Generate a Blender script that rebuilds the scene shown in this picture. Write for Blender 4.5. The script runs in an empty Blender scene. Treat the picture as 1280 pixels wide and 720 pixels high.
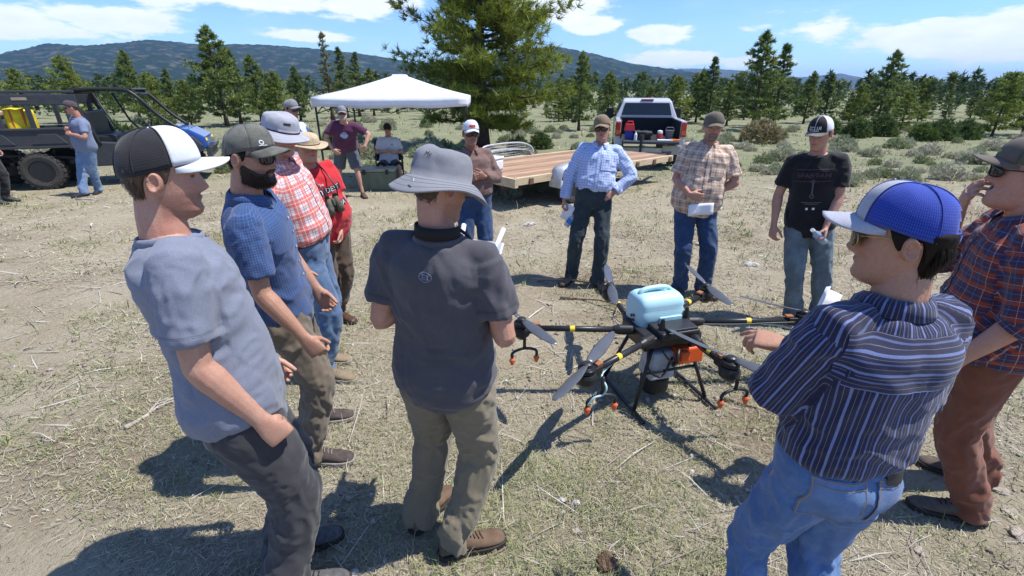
import bpy, bmesh, math, random
import numpy as np
from mathutils import Vector, Matrix
from mathutils.bvhtree import BVHTree

random.seed(7)
RNG = np.random.default_rng(7)
SC = bpy.context.scene
COL = SC.collection
PI = math.pi
HAZE = True
R_ = math.radians

# ------------------------------------------------------------------ camera
CAM_Z, CAM_F, CAM_P = 1.97, 600.0, math.atan(248 / 600.0)
cam_data = bpy.data.cameras.new('camera')
cam_data.sensor_width = 36.0
cam_data.lens = 36.0 * CAM_F / 1280.0
cam_data.clip_start = 0.05
cam_data.clip_end = 30000.0
cam = bpy.data.objects.new('camera', cam_data)
COL.objects.link(cam)
cam.location = (0, 0, CAM_Z)
cam.rotation_euler = (PI / 2 - CAM_P, 0, 0)
SC.camera = cam

# ------------------------------------------------------------------ sun and sky
SUN_EL, SUN_AZ = R_(63), R_(92)          # azimuth measured from +Y towards +X
sun_data = bpy.data.lights.new('sun', 'SUN')
sun_data.energy = 4.6
sun_data.angle = R_(0.53)
sun_data.color = (1.0, 0.955, 0.89)
sun = bpy.data.objects.new('sun', sun_data)
COL.objects.link(sun)
sdir = Vector((math.sin(SUN_AZ) * math.cos(SUN_EL), math.cos(SUN_AZ) * math.cos(SUN_EL), math.sin(SUN_EL)))
sun.rotation_euler = sdir.to_track_quat('Z', 'Y').to_euler()
SC.view_settings.view_transform = 'Standard'
SC.view_settings.look = 'None'
SC.view_settings.gamma = 1.0
SC.view_settings.exposure = 0.55
SC.view_settings.use_curve_mapping = False
SC.render.engine = 'CYCLES'
SC.cycles.use_denoising = True
SC.cycles.max_bounces = 6
SC.cycles.transparent_max_bounces = 12
SC.cycles.volume_bounces = 0

CF = np.array([0, math.cos(CAM_P), -math.sin(CAM_P)])
CU = np.array([0, math.sin(CAM_P), math.cos(CAM_P)])
CR = np.array([1.0, 0, 0])
CC = np.array([0, 0, CAM_Z])


def ray(px, py):
    return CF + CR * ((px - 640) / CAM_F) + CU * ((360 - py) / CAM_F)


def ground(px, py, z=0.0):
    """point of the photo's pixel on the level z"""
    d = ray(px, py)
    # the meadow falls gently to the right: z = z0 - SLOPE * x
    return CC + d * ((z - CAM_Z) / (d[2] + SLOPE * d[0]))


SLOPE = 0.0


def gz(x):
    return -SLOPE * x


def on_slope(o, rz):
    """stand a thing square on the sloping ground"""
    n = Vector((SLOPE, 0, 1)).normalized()
    q = Vector((0, 0, 1)).rotation_difference(n) @ Matrix.Rotation(rz, 3, 'Z').to_quaternion()
    o.rotation_euler = q.to_euler()
    return np.array(q.to_matrix())


def at_y(px, py, Y):
    d = ray(px, py)
    return CC + d * (Y / d[1])


def on_sphere(px, py, c, r, near=True):
    """point seen at a pixel at distance r from c (limb of known length)"""
    d = ray(px, py)
    d = d / np.linalg.norm(d)
    oc = CC - c
    b = np.dot(oc, d)
    q = b * b - (np.dot(oc, oc) - r * r)
    if q < 0:
        p = CC + d * (-b)
        v = p - c
        return c + v / np.linalg.norm(v) * r
    s = math.sqrt(q)
    return CC + d * (-b - s if near else -b + s)


# ------------------------------------------------------------------ world
def build_world():
    w = bpy.data.worlds.new('World')
    SC.world = w
    w.use_nodes = True
    nt = w.node_tree
    N, L = nt.nodes, nt.links
    N.clear()
    out = N.new('ShaderNodeOutputWorld')
    bg = N.new('ShaderNodeBackground')
    bg.inputs['Strength'].default_value = 0.145
    sky = N.new('ShaderNodeTexSky')
    sky.sky_type = 'NISHITA'
    sky.sun_disc = False
    sky.sun_elevation = SUN_EL
    sky.sun_rotation = SUN_AZ
    sky.altitude = 1200
    sky.air_density = 1.15
    sky.dust_density = 0.35
    sky.ozone_density = 1.6
    tc = N.new('ShaderNodeTexCoord')
    sep = N.new('ShaderNodeSeparateXYZ')
    L.new(tc.outputs['Generated'], sep.inputs[0])

    def m(op, a, b=None, c=None):
        n = N.new('ShaderNodeMath')
        n.operation = op
        for i, v in enumerate((a, b, c)):
            if v is None:
                continue
            if isinstance(v, (int, float)):
                n.inputs[i].default_value = v
            else:
                L.new(v, n.inputs[i])
        return n.outputs[0]
    az = m('ARCTAN2', sep.outputs[0], sep.outputs[1])
    el = m('ARCSINE', sep.outputs[2])
    comb = N.new('ShaderNodeCombineXYZ')
    L.new(m('MULTIPLY', az, 5.0), comb.inputs[0])
    L.new(m('MULTIPLY', el, 16.0), comb.inputs[1])
    def noise(scale, detail, rough, off):
        mp = N.new('ShaderNodeVectorMath')
        mp.operation = 'ADD'
        mp.inputs[1].default_value = off
        L.new(comb.outputs[0], mp.inputs[0])
        n = N.new('ShaderNodeTexNoise')
        n.inputs['Scale'].default_value = scale
        n.inputs['Detail'].default_value = detail
        n.inputs['Roughness'].default_value = rough
        L.new(mp.outputs[0], n.inputs['Vector'])
        return n.outputs['Fac']
    n1 = noise(1.25, 7, 0.66, (3.1, 0.4, 0))
    # cumulus seen in the photograph: (azimuth deg, elevation deg, size az, size el, weight)
    blobs = [(-44, 4.7, 7, 1.2, 1.), (-36, 5.4, 5, 1.1, 1.05), (-28, 8.6, 11, 1.6, 1.1), (-14.5, 8.6, 5, 1.9, 1.15), (5, 8.4, 5, 1.8, 1.15), (8, 6.2, 2.8, .9, 1.05), (14.8, 5.3, 2.5, .9, 1.05),
             (17.5, 2.9, 4.5, .8, .9), (25, 2.6, 4, .6, .85), (46, 4.0, 16, 1.9, 1.0), (38, 5.2, 1.4, .4, 1.1), (-20, 4.9, 4, .5, .9)]
    tot = None
    for a, e, sa, se, wt in blobs:
        dx = m('MULTIPLY', m('SUBTRACT', az, R_(a)), 1 / R_(sa))
        dy = m('MULTIPLY', m('SUBTRACT', el, R_(e)), 1 / R_(se))
        r2 = m('ADD', m('MULTIPLY', dx, dx), m('MULTIPLY', dy, dy))
        g = m('MULTIPLY', m('EXPONENT', m('MULTIPLY', r2, -1.0)), wt)
        tot = g if tot is None else m('MAXIMUM', tot, g)
    dens = m('ADD', m('MULTIPLY', tot, 0.70), m('MULTIPLY', m('SUBTRACT', n1, 0.5), 1.5))
    ramp = N.new('ShaderNodeMapRange')
    ramp.interpolation_type = 'SMOOTHSTEP'
    ramp.inputs['From Min'].default_value = 0.15
    ramp.inputs['From Max'].default_value = 0.36
    L.new(dens, ramp.inputs['Value'])
    n2 = noise(3.0, 3, 0.6, (7, 2, 1))
    thin = m('MULTIPLY', m('SUBTRACT', n1, 0.42), 1.1)
    thin = m('MAXIMUM', m('MULTIPLY', thin, 0.35), 0.0)
    fac = m('MINIMUM', m('ADD', m('MULTIPLY', ramp.outputs[0], 0.92), thin), 1.0)
    above = N.new('ShaderNodeMapRange')
    above.inputs['From Min'].default_value = -0.01
    above.inputs['From Max'].default_value = 0.03
    L.new(el, above.inputs['Value'])
    fac = m('MULTIPLY', fac, above.outputs[0])
    cr = N.new('ShaderNodeMixRGB')
    cr.inputs[1].default_value = (4.3, 4.8, 5.6, 1)
    cr.inputs[2].default_value = (6.4, 6.5, 6.6, 1)
    L.new(n2, cr.inputs[0])
    mix = N.new('ShaderNodeMixRGB')
    L.new(fac, mix.inputs[0])
    tint = N.new('ShaderNodeMixRGB')
    tint.blend_type = 'MULTIPLY'
    tint.inputs[0].default_value = 1.0
    tint.inputs[2].default_value = (0.53, 0.70, 1.0, 1)
    L.new(sky.outputs[0], tint.inputs[1])
    L.new(tint.outputs[0], mix.inputs[1])
    L.new(cr.outputs[0], mix.inputs[2])
    L.new(mix.outputs[0], bg.inputs['Color'])
    L.new(bg.outputs[0], out.inputs['Surface'])
    w.cycles.sampling_method = 'NONE'


build_world()

# ------------------------------------------------------------------ small numpy noise
def _hash(ix, iy, iz, seed):
    n = (ix * 374761393 + iy * 668265263 + iz * 2147483647 + seed * 1274126177) & 0xffffffff
    n = ((n ^ (n >> 13)) * 1274126177) & 0xffffffff
    n = n ^ (n >> 16)
    return (n & 0xffff) / 65535.0


def vnoise(p, seed=0):
    i = np.floor(p).astype(np.int64)
    f = p - i
    f = f * f * (3 - 2 * f)
    x, y, z = i[:, 0], i[:, 1], i[:, 2]
    r = 0
    for dx in (0, 1):
        wx = f[:, 0] if dx else 1 - f[:, 0]
        for dy in (0, 1):
            wy = f[:, 1] if dy else 1 - f[:, 1]
            for dz in (0, 1):
                wz = f[:, 2] if dz else 1 - f[:, 2]
                r = r + wx * wy * wz * _hash(x + dx, y + dy, z + dz, seed)
    return r * 2 - 1


def fbm(p, oct=3, seed=0):
    r, a, s = 0, 0.5, 1.0
    for o in range(oct):
        r = r + a * vnoise(p * s, seed + o * 17)
        a *= .5
        s *= 2.03
    return r


# ------------------------------------------------------------------ materials
MATS = {}


def _in(node, name, v):
    if name in node.inputs:
        node.inputs[name].default_value = v


def rgba(c):
    return (c[0], c[1], c[2], 1.0)


def mat(name, col, rough=.6, metal=0.0, var=.15, vscale=8.0, bump=0.0, bscale=60.0, spec=.4, col2=None, coat=0.0, alpha=1.0, trans=0.0, attr=None, detail=5, sheen=0.0, sss=0.0, stretch=None):
    """procedural principled material: two tones mixed by noise, bump, optional colour attribute"""
    if name in MATS:
        return MATS[name]
    m = bpy.data.materials.new(name)
    m.use_nodes = True
    nt = m.node_tree
    N, L = nt.nodes, nt.links
    b = N['Principled BSDF']
    _in(b, 'Roughness', rough)
    _in(b, 'Metallic', metal)
    _in(b, 'Specular IOR Level', spec)
    _in(b, 'Coat Weight', coat)
    _in(b, 'Alpha', alpha)
    _in(b, 'Transmission Weight', trans)
    _in(b, 'Sheen Weight', sheen)
    if sss:
        _in(b, 'Subsurface Weight', sss)
        _in(b, 'Subsurface Radius', (0.012, 0.005, 0.003))
        _in(b, 'Subsurface Scale', 1.0)
    tc = N.new('ShaderNodeTexCoord')
    vec = tc.outputs['Object']
    if stretch:
        mp = N.new('ShaderNodeMapping')
        mp.inputs['Scale'].default_value = stretch
        L.new(vec, mp.inputs['Vector'])
        vec = mp.outputs[0]
    nz = N.new('ShaderNodeTexNoise')
    nz.inputs['Scale'].default_value = vscale
    nz.inputs['Detail'].default_value = detail
    nz.inputs['Roughness'].default_value = .6
    L.new(vec, nz.inputs['Vector'])
    rp = N.new('ShaderNodeMapRange')
    rp.inputs['From Min'].default_value = .3
    rp.inputs['From Max'].default_value = .7
    L.new(nz.outputs['Fac'], rp.inputs['Value'])
    mx = N.new('ShaderNodeMixRGB')
    c2 = col2 if col2 else tuple(max(0, c * (1 - var)) for c in col)
    c1 = col if col2 else tuple(min(1, c * (1 + var * .6)) for c in col)
    mx.inputs[1].default_value = rgba(c1)
    mx.inputs[2].default_value = rgba(c2)
    L.new(rp.outputs[0], mx.inputs[0])
    o = mx.outputs[0]
    if attr:
        at = N.new('ShaderNodeAttribute')
        at.attribute_name = attr
        mm = N.new('ShaderNodeMixRGB')
        mm.blend_type = 'MULTIPLY'
        mm.inputs[0].default_value = 1.0
        L.new(o, mm.inputs[1])
        L.new(at.outputs['Color'], mm.inputs[2])
        o = mm.outputs[0]
    L.new(o, b.inputs['Base Color'])
    if bump:
        nb = N.new('ShaderNodeTexNoise')
        nb.inputs['Scale'].default_value = bscale
        nb.inputs['Detail'].default_value = 4
        L.new(vec, nb.inputs['Vector'])
        bp = N.new('ShaderNodeBump')
        bp.inputs['Strength'].default_value = bump
        bp.inputs['Distance'].default_value = .02
        L.new(nb.outputs['Fac'], bp.inputs['Height'])
        L.new(bp.outputs[0], b.inputs['Normal'])
    MATS[name] = m
    return m


# ------------------------------------------------------------------ mesh helpers
def nrm(v):
    v = np.asarray(v, float)
    l = np.linalg.norm(v)
    return v / l if l > 1e-9 else v


class MB:
    """collects polygons; build() links them as one mesh object"""

    def __init__(self):
        self.v, self.f = [], []

    def add(self, V, F):
        o = len(self.v)
        self.v.extend([tuple(p) for p in V])
        self.f.extend([tuple(i + o for i in q) for q in F])
        return self

    def box(self, c, s, rot=None, taper=1.0):
        x, y, z = s[0] / 2, s[1] / 2, s[2] / 2
        V = np.array([(-x, -y, -z), (x, -y, -z), (x, y, -z), (-x, y, -z), (-x * taper, -y * taper, z), (x * taper, -y * taper, z), (x * taper, y * taper, z), (-x * taper, y * taper, z)])
        if rot is not None:
            V = V @ np.array(rot).T
        return self.add(V + np.array(c), [(3, 2, 1, 0), (4, 5, 6, 7), (0, 1, 5, 4), (1, 2, 6, 5), (2, 3, 7, 6), (3, 0, 4, 7)])

    def loft(self, rings, caps=True):
        n = len(rings[0])
        V = np.concatenate(rings)
        F = []
        for i in range(len(rings) - 1):
            for j in range(n):
                k = (j + 1) % n
                F.append((i * n + j, i * n + k, (i + 1) * n + k, (i + 1) * n + j))
        if caps:
            F.append(tuple(range(n - 1, -1, -1)))
            F.append(tuple(range((len(rings) - 1) * n, len(rings) * n)))
        return self.add(V, F)

    def tube(self, pts, rad, n=10, caps=True, squash=None, side=None, p=2.0):
        return self.loft(tube_rings(pts, rad, n, squash, side, p), caps)

    def cyl(self, a, b, r, n=16, r2=None):
        return self.tube([a, b], [r, r if r2 is None else r2], n)

    def grid(self, P):
        """P: (rows, cols, 3)"""
        r, c = P.shape[:2]
        F = [(i * c + j, i * c + j + 1, (i + 1) * c + j + 1, (i + 1) * c + j) for i in range(r - 1) for j in range(c - 1)]
        return self.add(P.reshape(-1, 3), F)

    def prism(self, poly, axis, a, b):
        """extrude a 2D outline along axis 0/1/2 from a to b"""
        n = len(poly)
        V = []
        for t in (a, b):
            for (p, q) in poly:
                V.append({0: (t, p, q), 1: (p, t, q), 2: (p, q, t)}[axis])
        F = [tuple(range(n)), tuple(range(2 * n - 1, n - 1, -1))]
        F += [(i, n + i, n + (i + 1) % n, (i + 1) % n) for i in range(n)]
        return self.add(V, F)

    def sphere(self, c, r, n=12, m=8):
        r = np.array(r) * np.ones(3)
        rings = []
        for i in range(1, m):
            a = PI * i / m - PI / 2
            rings.append(np.array([(math.cos(a) * math.cos(2 * PI * j / n), math.cos(a) * math.sin(2 * PI * j / n), math.sin(a)) for j in range(n)]) * r + np.array(c))
        return self.loft(rings)

    def xform(self, M):
        M = np.array(M)
        V = np.array(self.v)
        self.v = [tuple(p) for p in V @ M[:3, :3].T + M[:3, 3]]
        return self

    def build(self, name, m, parent=None, smooth=False, bevel=0.0, origin=None, solid=0.0, sub=0):
        V = np.array(self.v, float)
        if origin is not None:
            V = V - np.array(origin)
        me = bpy.data.meshes.new(name)
        me.from_pydata(V.tolist(), [], self.f)
        bm = bmesh.new()
        bm.from_mesh(me)
        bmesh.ops.recalc_face_normals(bm, faces=bm.faces)
        bm.to_mesh(me)
        bm.free()
        if smooth:
            me.shade_smooth()
        o = link(name, me, m, parent)
        if solid:
            md = o.modifiers.new('solid', 'SOLIDIFY')
            md.thickness = solid
            md.offset = 0
        if bevel:
            md = o.modifiers.new('bevel', 'BEVEL')
            md.width = bevel
            md.segments = 2
            md.limit_method = 'ANGLE'
            md.angle_limit = R_(35)
        if sub:
            md = o.modifiers.new('sub', 'SUBSURF')
            md.levels = md.render_levels = sub
        return o


def link(name, me, m, parent=None):
    o = bpy.data.objects.new(name, me)
    if m is not None:
        me.materials.append(m)
    COL.objects.link(o)
    if parent is not None:
        o.parent = parent
    return o


def frames(pts, side=None):
    pts = [np.asarray(p, float) for p in pts]
    T = []
    for i in range(len(pts)):
        a = pts[max(0, i - 1)]
        b = pts[min(len(pts) - 1, i + 1)]
        T.append(nrm(b - a))
    s = np.array(side, float) if side is not None else (np.array([1., 0, 0]) if abs(T[0][0]) < .8 else np.array([0, 1., 0]))
    out = []
    for t in T:
        s = nrm(s - t * np.dot(s, t))
        out.append((s, np.cross(t, s)))
    return out


def sgp(c, p):
    return np.sign(c) * np.abs(c) ** (2.0 / p)


def tube_rings(pts, rad, n=10, squash=None, side=None, p=2.0):
    a = np.linspace(0, 2 * PI, n, endpoint=False)
    ca, sa = sgp(np.cos(a), p), sgp(np.sin(a), p)
    R = []
    for i, ((s, u), c) in enumerate(zip(frames(pts, side), pts)):
        r = rad[i] if hasattr(rad, '__len__') else rad
        q = 1.0 if squash is None else (squash[i] if hasattr(squash, '__len__') else squash)
        R.append(np.asarray(c, float) + np.outer(ca, s * r) + np.outer(sa, u * r * q))
    return R


def catmull(pts, n=6):
    P = [np.asarray(p, float) for p in pts]
    P = [2 * P[0] - P[1]] + P + [2 * P[-1] - P[-2]]
    out = []
    for i in range(1, len(P) - 2):
        for k in range(n):
            t = k / n
            out.append(.5 * ((2 * P[i]) + (-P[i - 1] + P[i + 1]) * t + (2 * P[i - 1] - 5 * P[i] + 4 * P[i + 1] - P[i + 2]) * t * t + (-P[i - 1] + 3 * P[i] - 3 * P[i + 1] + P[i + 2]) * t ** 3))
    out.append(P[-2])
    return out


def rotz(a):
    c, s = math.cos(a), math.sin(a)
    return np.array([(c, -s, 0), (s, c, 0), (0, 0, 1.0)])


def rotx(a):
    c, s = math.cos(a), math.sin(a)
    return np.array([(1.0, 0, 0), (0, c, -s), (0, s, c)])


def roty(a):
    c, s = math.cos(a), math.sin(a)
    return np.array([(c, 0, s), (0, 1.0, 0), (-s, 0, c)])


def empty(name, loc=(0, 0, 0), rz=0.0):
    o = bpy.data.objects.new(name, None)
    o.empty_display_size = .1
    COL.objects.link(o)
    o.location = [float(x) for x in loc]
    o.rotation_euler = (0, 0, rz)
    return o


def tag(o, label, cat, group=None):
    o['label'] = label
    o['category'] = cat
    if group:
        o['group'] = group
    return o


def copy_tree(o, parent=None):
    c = o.copy()
    COL.objects.link(c)
    c.parent = parent
    for ch in list(o.children):
        copy_tree(ch, c)
    return c


# scratch scene for evaluating voxel remeshes without touching the real one
TMP = bpy.data.scenes.new('scratch')


def remesh(V, F, vox):
    me = bpy.data.meshes.new('scratch')
    me.from_pydata([tuple(p) for p in V], [], F)
    bm = bmesh.new()
    bm.from_mesh(me)
    bmesh.ops.recalc_face_normals(bm, faces=bm.faces)
    bm.to_mesh(me)
    bm.free()
    o = bpy.data.objects.new('scratch', me)
    TMP.collection.objects.link(o)
    md = o.modifiers.new('r', 'REMESH')
    md.mode = 'VOXEL'
    md.voxel_size = vox
    with bpy.context.temp_override(scene=TMP, view_layer=TMP.view_layers[0]):
        dg = bpy.context.evaluated_depsgraph_get()
        dg.update()
    e = o.evaluated_get(dg)
    em = e.data
    n = len(em.vertices)
    co = np.empty(n * 3, np.float32)
    em.vertices.foreach_get('co', co)
    nl = len(em.loops)
    li = np.empty(nl, np.int32)
    em.loops.foreach_get('vertex_index', li)
    q = li.reshape(-1, 4)
    bpy.data.objects.remove(o)
    bpy.data.meshes.remove(me)
    return co.reshape(-1, 3).astype(float), q.astype(np.int64)


def smooth_np(V, Q, w, iters):
    """laplacian smoothing with per-vertex weight"""
    E = np.concatenate([Q[:, [0, 1]], Q[:, [1, 2]], Q[:, [2, 3]], Q[:, [3, 0]]])
    n = len(V)
    deg = np.bincount(E[:, 0], minlength=n) + np.bincount(E[:, 1], minlength=n)
    deg = np.maximum(deg, 1)
    w = np.asarray(w) * np.ones(n)
    for _ in range(iters):
        S = np.empty_like(V)
        for k in range(3):
            S[:, k] = np.bincount(E[:, 0], V[E[:, 1], k], n) + np.bincount(E[:, 1], V[E[:, 0], k], n)
        V = V + (S / deg[:, None] - V) * w[:, None]
    return V


def normals_np(V, Q):
    fn = np.cross(V[Q[:, 2]] - V[Q[:, 0]], V[Q[:, 3]] - V[Q[:, 1]])
    N = np.zeros_like(V)
    for k in range(4):
        for j in range(3):
            N[:, j] += np.bincount(Q[:, k], fn[:, j], len(V))
    l = np.linalg.norm(N, axis=1)
    return N / np.maximum(l, 1e-12)[:, None]


def mesh_np(name, V, Q, smooth=True):
    """fast quad mesh"""
    me = bpy.data.meshes.new(name)
    me.vertices.add(len(V))
    me.vertices.foreach_set('co', np.ascontiguousarray(V, np.float32).ravel())
    k = Q.shape[1]
    me.loops.add(len(Q) * k)
    me.loops.foreach_set('vertex_index', np.ascontiguousarray(Q, np.int32).ravel())
    me.polygons.add(len(Q))
    me.polygons.foreach_set('loop_start', np.arange(0, len(Q) * k, k, dtype=np.int32))
    if smooth:
        me.polygons.foreach_set('use_smooth', np.ones(len(Q), bool))
    me.update()
    me.validate()
    return me


def set_col(me, C, name='col', domain='POINT'):
    a = me.color_attributes.new(name, 'FLOAT_COLOR', domain)
    c4 = np.ones((len(C), 4), np.float32)
    c4[:, :3] = C
    a.data.foreach_set('color', c4.ravel())


def text_verts(s, size, res=3):
    """flat text mesh, centred: (verts Nx2, faces)"""
    cu = bpy.data.curves.new('scratch', 'FONT')
    cu.body = s
    cu.size = size
    cu.align_x = 'CENTER'
    cu.align_y = 'CENTER'
    cu.resolution_u = res
    o = bpy.data.objects.new('scratch', cu)
    TMP.collection.objects.link(o)
    with bpy.context.temp_override(scene=TMP, view_layer=TMP.view_layers[0]):
        dg = bpy.context.evaluated_depsgraph_get()
        dg.update()
    me = o.evaluated_get(dg).to_mesh()
    V = np.array([v.co[:2] for v in me.vertices]) if len(me.vertices) else np.zeros((0, 2))
    F = [tuple(p.vertices) for p in me.polygons]
    o.evaluated_get(dg).to_mesh_clear()
    bpy.data.objects.remove(o)
    bpy.data.curves.remove(cu)
    return V, F


def decal(target, name, m, pieces, center, right, up, fwd, off=.002, parent=None, far=.4):
    """lay flat print (list of (verts2d, faces)) on the surface of a mesh object by projecting along -fwd"""
    me = target.data
    bv = BVHTree.FromPolygons([v.co for v in me.vertices], [p.vertices for p in me.polygons])
    V, F, UV, miss = [], [], [], set()
    center, right, up, fwd = [np.asarray(a, float) for a in (center, right, up, fwd)]
    for (P, fs) in pieces:
        o = len(V)
        for p in P:
            UV.append((float(p[0]), float(p[1]), 0.0))
            q = center + right * p[0] + up * p[1] + fwd * far * .5
            hit = bv.ray_cast(Vector(q), Vector(-fwd), far)
            if hit[0] is None:
                miss.add(len(V))
                V.append(tuple(center + right * p[0] + up * p[1]))
            else:
                V.append(tuple(np.array(hit[0]) + fwd * off))
        F += [tuple(i + o for i in f) for f in fs]
    F = [f for f in F if not any(i in miss for i in f)]
    if not F:
        return None
    me2 = bpy.data.meshes.new(name)
    me2.from_pydata(V, [], F)
    me2.shade_smooth()
    at = me2.attributes.new('pat', 'FLOAT_VECTOR', 'POINT')
    at.data.foreach_set('vector', np.array(UV, np.float32).ravel())
    return link(name, me2, m, parent if parent is not None else target)


def quad2d(x0, y0, x1, y1, nx=4, ny=3):
    P = [(x0 + (x1 - x0) * i / nx, y0 + (y1 - y0) * j / ny) for j in range(ny + 1) for i in range(nx + 1)]
    F = [(j * (nx + 1) + i, j * (nx + 1) + i + 1, (j + 1) * (nx + 1) + i + 1, (j + 1) * (nx + 1) + i) for j in range(ny) for i in range(nx)]
    return np.array(P), F


def disc2d(r, n=20, cx=0, cy=0, r0=0.0, sy=1.0):
    if r0 > 0:
        P = [(cx + rr * math.cos(2 * PI * i / n), cy + sy * rr * math.sin(2 * PI * i / n)) for rr in (r0, r) for i in range(n)]
        F = [(i, (i + 1) % n, n + (i + 1) % n, n + i) for i in range(n)]
    else:
        P = [(cx, cy)] + [(cx + r * math.cos(2 * PI * i / n), cy + sy * r * math.sin(2 * PI * i / n)) for i in range(n)]
        F = [(0, 1 + i, 1 + (i + 1) % n) for i in range(n)]
    return np.array(P), F
# ------------------------------------------------------------------ ground
def ground_mat():
    m = bpy.data.materials.new('dry_grassland')
    m.use_nodes = True
    nt = m.node_tree
    N, L = nt.nodes, nt.links
    b = N['Principled BSDF']
    _in(b, 'Roughness', .95)
    _in(b, 'Specular IOR Level', .1)
    tc = N.new('ShaderNodeTexCoord')

    def nz(sc, det=6, rough=.6, off=0.0, st=None):
        v = tc.outputs['Object']
        mp = N.new('ShaderNodeMapping')
        mp.inputs['Location'].default_value = (off, off * .7, 0)
        if st:
            mp.inputs['Scale'].default_value = st
        L.new(v, mp.inputs['Vector'])
        n = N.new('ShaderNodeTexNoise')
        n.inputs['Scale'].default_value = sc
        n.inputs['Detail'].default_value = det
        n.inputs['Roughness'].default_value = rough
        L.new(mp.outputs[0], n.inputs['Vector'])
        return n.outputs['Fac']

    def rng(f, lo, hi):
        r = N.new('ShaderNodeMapRange')
        r.interpolation_type = 'SMOOTHSTEP'
        r.inputs['From Min'].default_value = lo
        r.inputs['From Max'].default_value = hi
        L.new(f, r.inputs['Value'])
        return r.outputs[0]

    def mix(f, a, c):
        x = N.new('ShaderNodeMixRGB')
        L.new(f, x.inputs[0])
        for i, v in ((1, a), (2, c)):
            if isinstance(v, tuple):
                x.inputs[i].default_value = rgba(v)
            else:
                L.new(v, x.inputs[i])
        return x.outputs[0]
    c = mix(rng(nz(1.3, 7, .65), .35, .65), (.345, .290, .200), (.415, .365, .262))
    c = mix(rng(nz(.55, 6, .65, 5), .50, .68), c, (.27, .215, .15))
    c = mix(rng(nz(.8, 6, .7, 9), .58, .76), c, (.255, .255, .155))
    c = mix(rng(nz(28, 4, .7, 2), .52, .72), c, (.47, .42, .31))
    c = mix(rng(nz(45, 3, .7, 8), .58, .74), c, (.17, .13, .09))
    c = mix(rng(nz(9, 5, .75, 4), .60, .75), c, (.20, .16, .11))
    sx = N.new('ShaderNodeSeparateXYZ')
    L.new(tc.outputs['Object'], sx.inputs[0])
    veg = N.new('ShaderNodeMath')
    veg.operation = 'MULTIPLY'
    L.new(rng(sx.outputs[1], 7.0, 17.0), veg.inputs[0])
    L.new(rng(nz(.5, 6, .7, 21), .22, .50), veg.inputs[1])
    c = mix(veg.outputs[0], c, (.205, .215, .125))
    L.new(c, b.inputs['Base Color'])
    h = N.new('ShaderNodeMath')
    h.operation = 'ADD'
    L.new(nz(60, 5, .75, 1), h.inputs[0])
    L.new(nz(14, 5, .7, 3), h.inputs[1])
    bp = N.new('ShaderNodeBump')
    bp.inputs['Strength'].default_value = .9
    bp.inputs['Distance'].default_value = .03
    L.new(h.outputs[0], bp.inputs['Height'])
    L.new(bp.outputs[0], b.inputs['Normal'])
    return m


def ground_z(X, Y):
    """gentle unevenness, level where people and vehicles stand"""
    P = np.stack([X, Y, 0 * X], -1)
    r = np.hypot(X, Y)
    far = np.clip((r - 20) / 40, 0, 1)
    fall = -.55 * (1 - np.exp(-np.clip(Y - 11, 0, 60) * .14)) * np.clip((X + 7) / 6, .25, 1)
    Xs = 40 * np.tanh(X / 40)
    fall = fall - SLOPE * Xs * np.exp(-np.clip(r - 25, 0, 1e9) / 60)
    return .012 * fbm(P * 2.3, 3, 2) + far * (.35 * fbm(P * .05, 2, 6)) - .006 + fall


def ground_hit(px, py):
    z = 0.0
    for _ in range(12):
        g = ground(px, py, z)
        z = float(ground_z(np.array([g[0]]), np.array([g[1]]))[0]) - gz(g[0])
    return np.array([g[0], g[1], z + gz(g[0])])


def build_ground():
    u = np.linspace(-1, 1, 220)
    x = np.sinh(u * 7.2) / math.sinh(7.2) * 9000
    v = np.linspace(-.62, 1, 240)
    y = np.sinh(v * 7.4) / math.sinh(7.4) * 9000 + 4
    X, Y = np.meshgrid(x, y)
    Z = ground_z(X.ravel(), Y.ravel())
    V = np.stack([X.ravel(), Y.ravel(), Z], -1)
    c = len(x)
    i, j = np.meshgrid(np.arange(len(y) - 1), np.arange(c - 1), indexing='ij')
    a = (i * c + j).ravel()
    Q = np.stack([a, a + 1, a + c + 1, a + c], -1)
    me = mesh_np('ground', V, Q)
    o = link('ground', me, ground_mat())
    o['kind'] = 'structure'
    o['label'] = 'dry trampled grassland with bare dirt and straw'


build_ground()


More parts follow.
